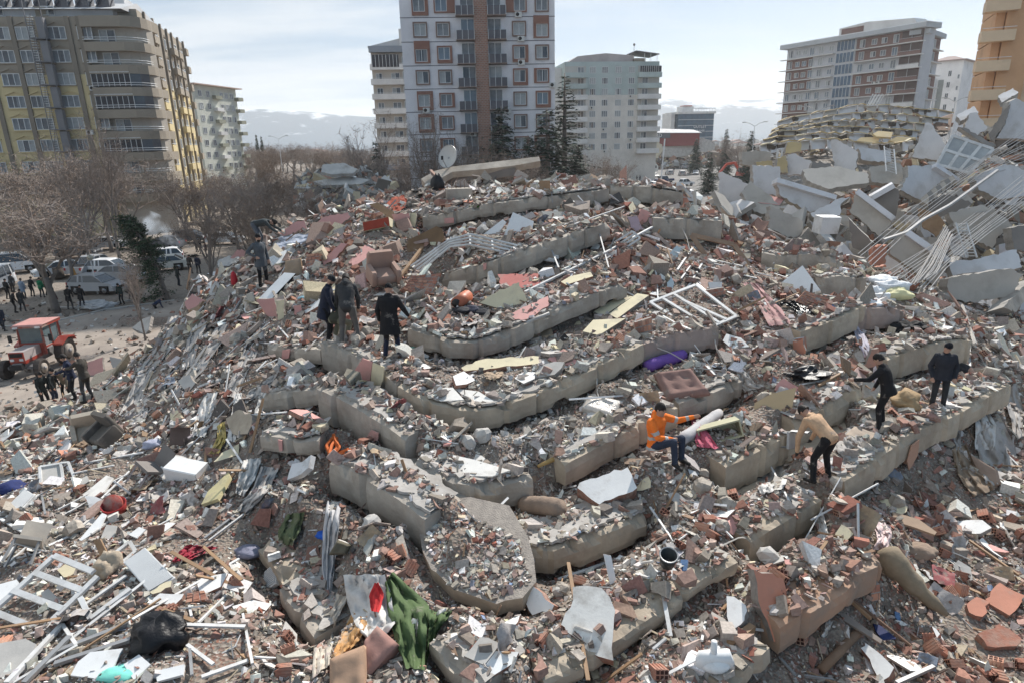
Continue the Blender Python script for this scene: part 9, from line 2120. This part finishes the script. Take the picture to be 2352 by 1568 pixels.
e=empty('stool',hit(1638,1545,.2),'white plastic stool with one leg up at the bottom','stool');b=MB();b.tube([(-.18,0,.1),(-.16,0,.24),(.16,0,.26),(.18,0,.12)],.10,WPL(),10);b.ball((0,0,.18),(.22,.18,.10),WPL(),14,8);b.build('seat',e)
for q in ((-.02,0,.5),(-.28,-.1,-.12),(.22,-.1,-.1)):b=MB();b.tube([(q[0]*.5,0,.2),q],[.05,.04],WPL(),8);b.build('leg',e)
e=empty('concrete_block',hit(1054,455,.1),'square rough concrete block with rebar ends on the crest','concrete block');b=MB();b.box((0,0,.1),(.95,.7,.5),m_conc(),Matrix.Rotation(.2,3,'Z'));b.build('block',e)
for i in range(6):b=MB();b.tube([(-.4 +.16 *i,rnd.uniform(-.2,.2),.3),(-.42 +.16 *i,rnd.uniform(-.2,.2),.6),(-.3 +.16 *i,.1,.66 +.05 *(i%3))],.012,m_rebar(),4);b.build('rebar',e)
tube_px('spade_handle',[(143,900),(152,938)],.02,m_wood(),'wooden handled spade held by the man in the hooded dark jacket','spade',lift=.25)
HERO=[o for o in bpy.data.objects if o not in _before and o.type=='MESH' and o.name[:6]!='rubble']
for i,(x,y,w) in enumerate([(215,702,1.5),(232,706,1.2),(248,704,1.0),(222,710,1.2)]):
 p=onz(x,y,.05);lump('scrap_heap',p+Vector((0,0,.15)),.8 if i<2 else .6,mat('crumpled_foil',(.42,.42,.42),.5,.3,3,.6),'crumpled silvery sheet metal lying in front of the silver people carrier','scrap metal',70 +i,'silvery scrap by the people carrier',(w,.7,.3),14,.6)
for (x,y,h,lab) in ((137,640,1.0,'dark cut tree stump by the white sedan'),):
 p=onz(x,y,0);b=MB();b.tube([p,p+Vector((0,0,h))],[.45,.42],mat('charred_stump',(.07,.055,.045),.95,.2,3,.3),12);tag(b.build('tree_stump', None,p),lab,'stump')
p=onz(190,668,0);b=MB();b.bar(p,p+Vector((-.5,0,2.0)),.35,.05,mat('orange_board',(.50,.24,.06),.7,.1,3,.1));tag(b.build('orange_board', None,p),'orange wooden board standing beside the silver people carrier','board')
yr=[[onz(-40 +500 *a/12 -b_*3,690 +28 *b_,.04) for a in range(13)] for b_ in range(11)]
strew('rubble_fragments',yr,1500,.03,.28,95,[[.5,.48,.45],[.2,.17,.14],[.13,.11,.09],[.3,.26,.22],[.33,.18,.13]])
for pts,lab in (([(0,752),(120,740),(240,712),(400,690)],'low kerb of the path crossing the yard'),([(120,706),(200,708),(300,690)],'second low kerb beyond the path in the yard')):
 P=[onz(x,y,.06) for x,y in pts];b=MB()
 for i in range(len(P)-1):b.bar(P[i],P[i+1],.18,.12,m_concp())
 tag(b.build('kerb'),kind='structure')
def fire(px,py,lab,h,w,wind,dens,seed):
 g=onz(px,py,0);e=empty('campfire',g,lab,'fire');r=random.Random(seed)
 for i in range(7):b=MB();a=r.uniform(0,6.28);b.tube([(math.cos(a)*.5,math.sin(a)*.5,.05),(math.cos(a+2.8)*.3,math.sin(a+2.8)*.3,.2)],.06,mat('charred_wood',(.03,.025,.02),.9),6);b.build('log',e)
 b=MB();fm=mat('flame',(1.0,.28,.04),.5,.1,3,0,emit=3.0)
 for i in range(6):x,y=r.uniform(-.25,.25),r.uniform(-.2,.2);b.tube([(x,y,.1),(x+.03,y,.3),(x-.02,y,r.uniform(.4,.7))],[.09,.07,.01],fm,6)
 if dens<.5:b.build('flames',e)
 m=bpy.data.materials.new('smoke');m.use_nodes= True;t=m.node_tree;t.nodes.clear();o_=t.nodes.new('ShaderNodeOutputMaterial');v=t.nodes.new('ShaderNodeVolumePrincipled');v.inputs['Color'].default_value=(.85,.92,1,1)
 co=t.nodes.new('ShaderNodeTexCoord');nz=t.nodes.new('ShaderNodeTexNoise');nz.inputs['Scale'].default_value=.8;nz.inputs['Detail'].default_value=5;t.links.new(co.outputs['Object'],nz.inputs['Vector'])
 rp=t.nodes.new('ShaderNodeMapRange');rp.inputs['From Min'].default_value=.45;rp.inputs['From Max'].default_value=.75;rp.inputs['To Max'].default_value=dens;t.links.new(nz.outputs['Fac'],rp.inputs['Value'])
 t.links.new(rp.outputs[0],v.inputs['Density']);t.links.new(v.outputs[0],o_.inputs['Volume'])
 b=MB();pts=[(0,0,.3)];rr=[.25]
 for i in range(1,7):f=i/6;pts.append((wind*f*h*.8,0,.3 +h*f));rr.append(.25 +w*f)
 rr[-1]*=.7;b.tube(pts,rr,m,12);s_=b.build('smoke', None, None);s_.location=g;tag(s_,lab.replace('small','drifting smoke of the small'),'smoke',kind='stuff')
fire(447,590,'small smoking campfire between the people left of the heap',4.0,1.3,-1.5,.9,1)
fire(156,590,'small campfire with visible flames behind the white sedan',5.0,2.2,.8,.25,2)
# ================================================================ loose debris
def fill_mask():
 def mark(x,y,reach):
  d=Vector((-x,-y)).normalized()          # towards where it is looked at from
  k=0.0
  while k<=reach:
   ix=int((x+d.x*k-GX0)/GS+.5);iy=int((y+d.y*k-GY0)/GS+.5)
   if 0 <ix<NXr-1 and 0 <iy<NYr-1:MASK[iy,ix]= True;MASK[iy,ix+1]= True;MASK[iy,ix-1]= True
   k+=GS
 for key,pts,h,back,mk,lab in EDGES:
  Q=[at(*q) for q in pts]
  for i in range(len(Q)-1):
   n=max(2,int((Q[i+1]-Q[i]).length/.1))
   for j in range(n):q=Q[i].lerp(Q[i+1],j/n);mark(q.x,q.y,.5)
 for o in HERO:
  mw=world_loc(o) if o.parent else Vector(o.location)
  me=o.data;vs=[v.co for v in me.vertices]
  for e in me.edges:
   a,b=vs[e.vertices[0]],vs[e.vertices[1]];n=max(1,min(40,int((b-a).length/.12)))
   for j in range(n+1):q=mw+a.lerp(b,j/n);mark(q.x,q.y,.34)
  for f in me.polygons:
   if f.area>.05:
    c=f.center
    for k in f.vertices:
     for t in (.2,.4,.6,.8):q=mw+c.lerp(vs[k],t);mark(q.x,q.y,.34)
fill_mask()
scatter('rubble_gravel',62000,2.0,.012,.055,asp_mix,.3,(.2,.9),21,1.5,dmax=22)
scatter('rubble_fragments',56000,1.5,.035,.15,asp_mix,.36,(.15,.8),22,1.7,keep=.6)
scatter('rubble_pieces',6500,1.1,.10,.38,asp_flat,.36,(.1,.7),23,2.4,keep=.02)
def col_stick(rs,n,c):
 p=np.array([[.55,.55,.55],[.25,.16,.10],[.14,.10,.08],[.40,.33,.24],[.3,.3,.3]])
 return p[rs.randint(0,5,n)]*rs.uniform(.7,1.2,(n,1))
scatter('rubble_splinters',3800,1.4,.012,.045,asp_stick,.12,(.1,.5),24,2.0,colf=col_stick)
def edge_debris(n,smin,smax,seed):
 """grit and shards lying on the slabs right up to their edges"""
 rs=np.random.RandomState(seed);P=[];segs=[]
 for key,pts,h,back,mk,lab in EDGES:
  if key=='F': continue
  Q=[at(*p) for p in pts]
  for i in range(len(Q)-1):segs.append((Q[i],Q[i+1],(Q[i+1]-Q[i]).length))
 L=np.array([s[2] for s in segs]);pr=L/L.sum()
 for k in rs.choice(len(segs),n,p=pr):
  a,b,_=segs[k];p=a.lerp(b,rs.uniform());t=b-a;nn=Vector((-t.y,t.x,0)).normalized();v=p-CAM
  if nn.x*v.x+nn.y*v.y<0:nn=-nn
  P.append(tuple(p+nn*(.04 +rs.uniform()**.7 *.6)+Vector((0,0,.01 +rs.uniform()*.03))))
 P=np.array(P);px,py,d=proj_np(P);col,k=pick_cols(px,py,n,rs)
 N=np.tile(np.array([0,0,1.0]),(n,1))
 return tag(hexa_mesh('rubble_fragments',P,N,smin+(smax-smin)*rs.uniform(0,1,n)**2.2,asp_mix(rs,n),.34,col,CM,rs,rs.uniform(.1,.7,n)),kind='stuff')
edge_debris(9000,.015,.09,31);edge_debris(2600,.07,.24,32)
# ================================================================ loose bricks, shards and chunks, one object each
def brick_mesh(seed,L=.24,W_=.19,H=.135,broken=False):
 r=random.Random(seed);b=MB();m=m_brick() if seed%3 else mat('pale_clay',(0.47,0.24,0.16),.85,.15,5,.2,dirt=.3,dirtcol=(.42,.34,.28))
 prof_=[]
 def side(a,c,n):
  for i in range(n):
   f0=i/n;q= lambda f,ins:(a[0]+(c[0]-a[0])*f+ins*(-(c[1]-a[1]))*.045,a[1]+(c[1]-a[1])*f+ins*(c[0]-a[0])*.045)
   prof_.append(q(f0,0));prof_.append(q(f0+.6 /n,0));prof_.append(q(f0+.68 /n,1));prof_.append(q(f0+.92 /n,1))
 x,y=W_/2,H/2
 side((-x,-y),(x,-y),4);side((x,-y),(x,y),3);side((x,y),(-x,y),4);side((-x,y),(-x,-y),3)
 n=len(prof_);A=[(-L/2,p[0],p[1]) for p in prof_];B_=[(L/2 +(r.uniform(-.09,.0) if broken else 0),p[0],p[1]) for p in prof_]
 b.add(A+B_,[((i+1)%n,i,n+i,n+(i+1)%n)[::-1] for i in range(n)],m);b.add(A,[tuple(range(n))],m);b.add(B_,[tuple(range(n-1,-1,-1))],m)
 for s in (-1,1):
  for i in range(3):
   for j in range(2):
    cy,cz=(i-1)*W_*.30,(j-.5)*H*.44;hx=s*(L/2 +.0015)
    q=[(hx,cy-.022,cz-.022),(hx,cy+.022,cz-.022),(hx,cy+.022,cz+.022),(hx,cy-.022,cz+.022)]
    b.add(q if s>0 else q[::-1],[(0,1,2,3)],mat('hollow_dark',(.05,.02,.015),.95))  # flat dark squares paint the shade inside the holes
 return b.mesh('brick')
def chunk_mesh(seed,m):
 r=random.Random(seed);b=MB();rows=[]
 for i,(z,q) in enumerate(((-.4,.55),(-.34,.95),(.1,1.0),(.36,.8),(.42,.45))):
  rows.append([Vector((math.cos(2 *math.pi*j/7)*q*.5 *(1 +r.uniform(-.22,.22)),math.sin(2 *math.pi*j/7)*q*.42 *(1 +r.uniform(-.22,.22)),z*.8 +r.uniform(-.05,.05))) for j in range(7)])
 b.grid(rows,m, False, True);b.add(rows[0],[tuple(range(6,-1,-1))],m);b.add(rows[-1],[tuple(range(7))],m); return b.mesh('concrete_chunk')
def place_many(name,meshes,n,smin,smax,power,seed,tilt,labf,cat,weight=None,sink=.3,dmax=24):
 rs=np.random.RandomState(seed);S=sample_heap(n*6,power,rs,dmax,.0 if name not in ('lath','rag') else .3)
 S=S[(S[:,3]>0)&(S[:,3]<2352)&(S[:,4]<1568)]
 if weight is not None:
  w=weight(S[:,3],S[:,4]);S=S[rs.uniform(0,1,len(S))<w]
 S=S[:n];N=terrain_normal(S[:,0],S[:,1])
 for i in range(len(S)):
  s=smin+(smax-smin)*rs.uniform()**1.8;nn=Vector(N[i])+Vector(rs.normal(0,tilt,3));nn.normalize()
  q=nn.to_track_quat('Z','Y')@Quaternion((0,0,1),rs.uniform(0,6.28))
  k=rs.randint(0,len(meshes));me,hz=meshes[k]
  o=mesh_obj(name,me, None,Vector(S[i,:3])+Vector((0,0,hz*s*(1 -sink)+.03)),q);o.scale=(s,s,s) if name!='lath' else (s,.75,.75)
  lab,grp=labf(S[i,3],S[i,4],k);tag(o,lab,cat,grp)
def region(px,py):
 if px<620: return 'on the left slope' if py<1000 else 'in the left foreground'
 if px<1300: return 'around the upper slabs' if py<760 else 'on the middle terraces' if py<1180 else 'at the bottom centre'
 return 'around the upper right crest' if py<760 else 'on the right terraces' if py<1180 else 'in the right foreground'
bm=[(brick_mesh(i,broken=i>3),.07) for i in range(7)]
def wred(px,py):
 r,g,l=redness(px,py); return np.clip(.25 +r*.9 -g*.3,.05,1)
place_many('brick',bm,300,.8,1.0,1.2,301,.7, lambda x,y,k:('loose hollow red clay brick lying '+region(x,y),'hollow bricks '+region(x,y)),'brick',wred)
mats_s=[('white',m_white,CE),('white',m_white,BE),('cream',m_cream,CE),('pink',m_pink,BE),('white',TIL, None),('salmon',m_salm,BE),('grey',m_concp,CE),('white',m_white,BE)]
sm=[];sk=[]
for i in range(16):
 c,m,e_=mats_s[i%8];t=.05 if i<8 else .14;sm.append((shard_mesh(500 +i,t,m(),e_() if e_ else None,5 +i%3),t/2));sk.append(c)
place_many('plaster_piece',sm,300,.18,.66,1.1,302,.35, lambda x,y,k:(sk[k]+' faced flat broken wall piece lying '+region(x,y),sk[k]+' wall pieces '+region(x,y)),'wall piece')
cm_=[(chunk_mesh(i,m_conc() if i%3 else m_concp()),.3) for i in range(8)]
place_many('concrete_chunk',cm_,170,.12,.42,1.1,303,.6, lambda x,y,k:('rough grey lump of concrete lying '+region(x,y),'lumps of concrete '+region(x,y)),'concrete lump',sink=.35)
lm=[]
for i in range(5):b=MB();b.box((0,0,0),(1.0,.05 +.02 *(i%2),.025),m_wood() if i%2 else m_alu());lm.append((b.mesh('lath'),.02))
place_many('lath',lm,230,.35,1.9,1.0,304,.3, lambda x,y,k:(('brown wooden' if k%2 else 'white plastic')+' lath lying '+region(x,y),('brown' if k%2 else 'white')+' laths '+region(x,y)),'lath', lambda px,py:np.clip(.3 +.6 *(px<620)+.3 *(px>1400),0,1),sink=-.6)
cloths=[mat('rag_%d'%i,c,.95,.2,5,.3,dirt=.35) for i,c in enumerate([(.42,.39,.37),(.52,.50,.48),(.22,.2,.2),(.30,.10,.10),(.20,.23,.28),(.40,.3,.2)])]
ck=['grey','white','charcoal','dark red','blue','tan'];rm=[]
for i in range(6):
 rows=[[Vector((x*.16 -.5,y*.14 -.4,.12 *noise.noise(Vector((x*.7,y*.7,i*5)))+.10 *math.sin(x*1.1 +i)*math.cos(y*.9)))*(1 -.12 *abs(noise.noise(Vector((x,y,i))))) for x in range(7)] for y in range(7)]
 b=MB();b.grid(rows,cloths[i], True);rm.append((b.mesh('rag'),.12))
place_many('rag',rm,80,.25,.55,1.0,305,.5, lambda x,y,k:(ck[k]+' crumpled rag or plastic sheet '+region(x,y),ck[k]+' rags '+region(x,y)),'rag',sink=.0)
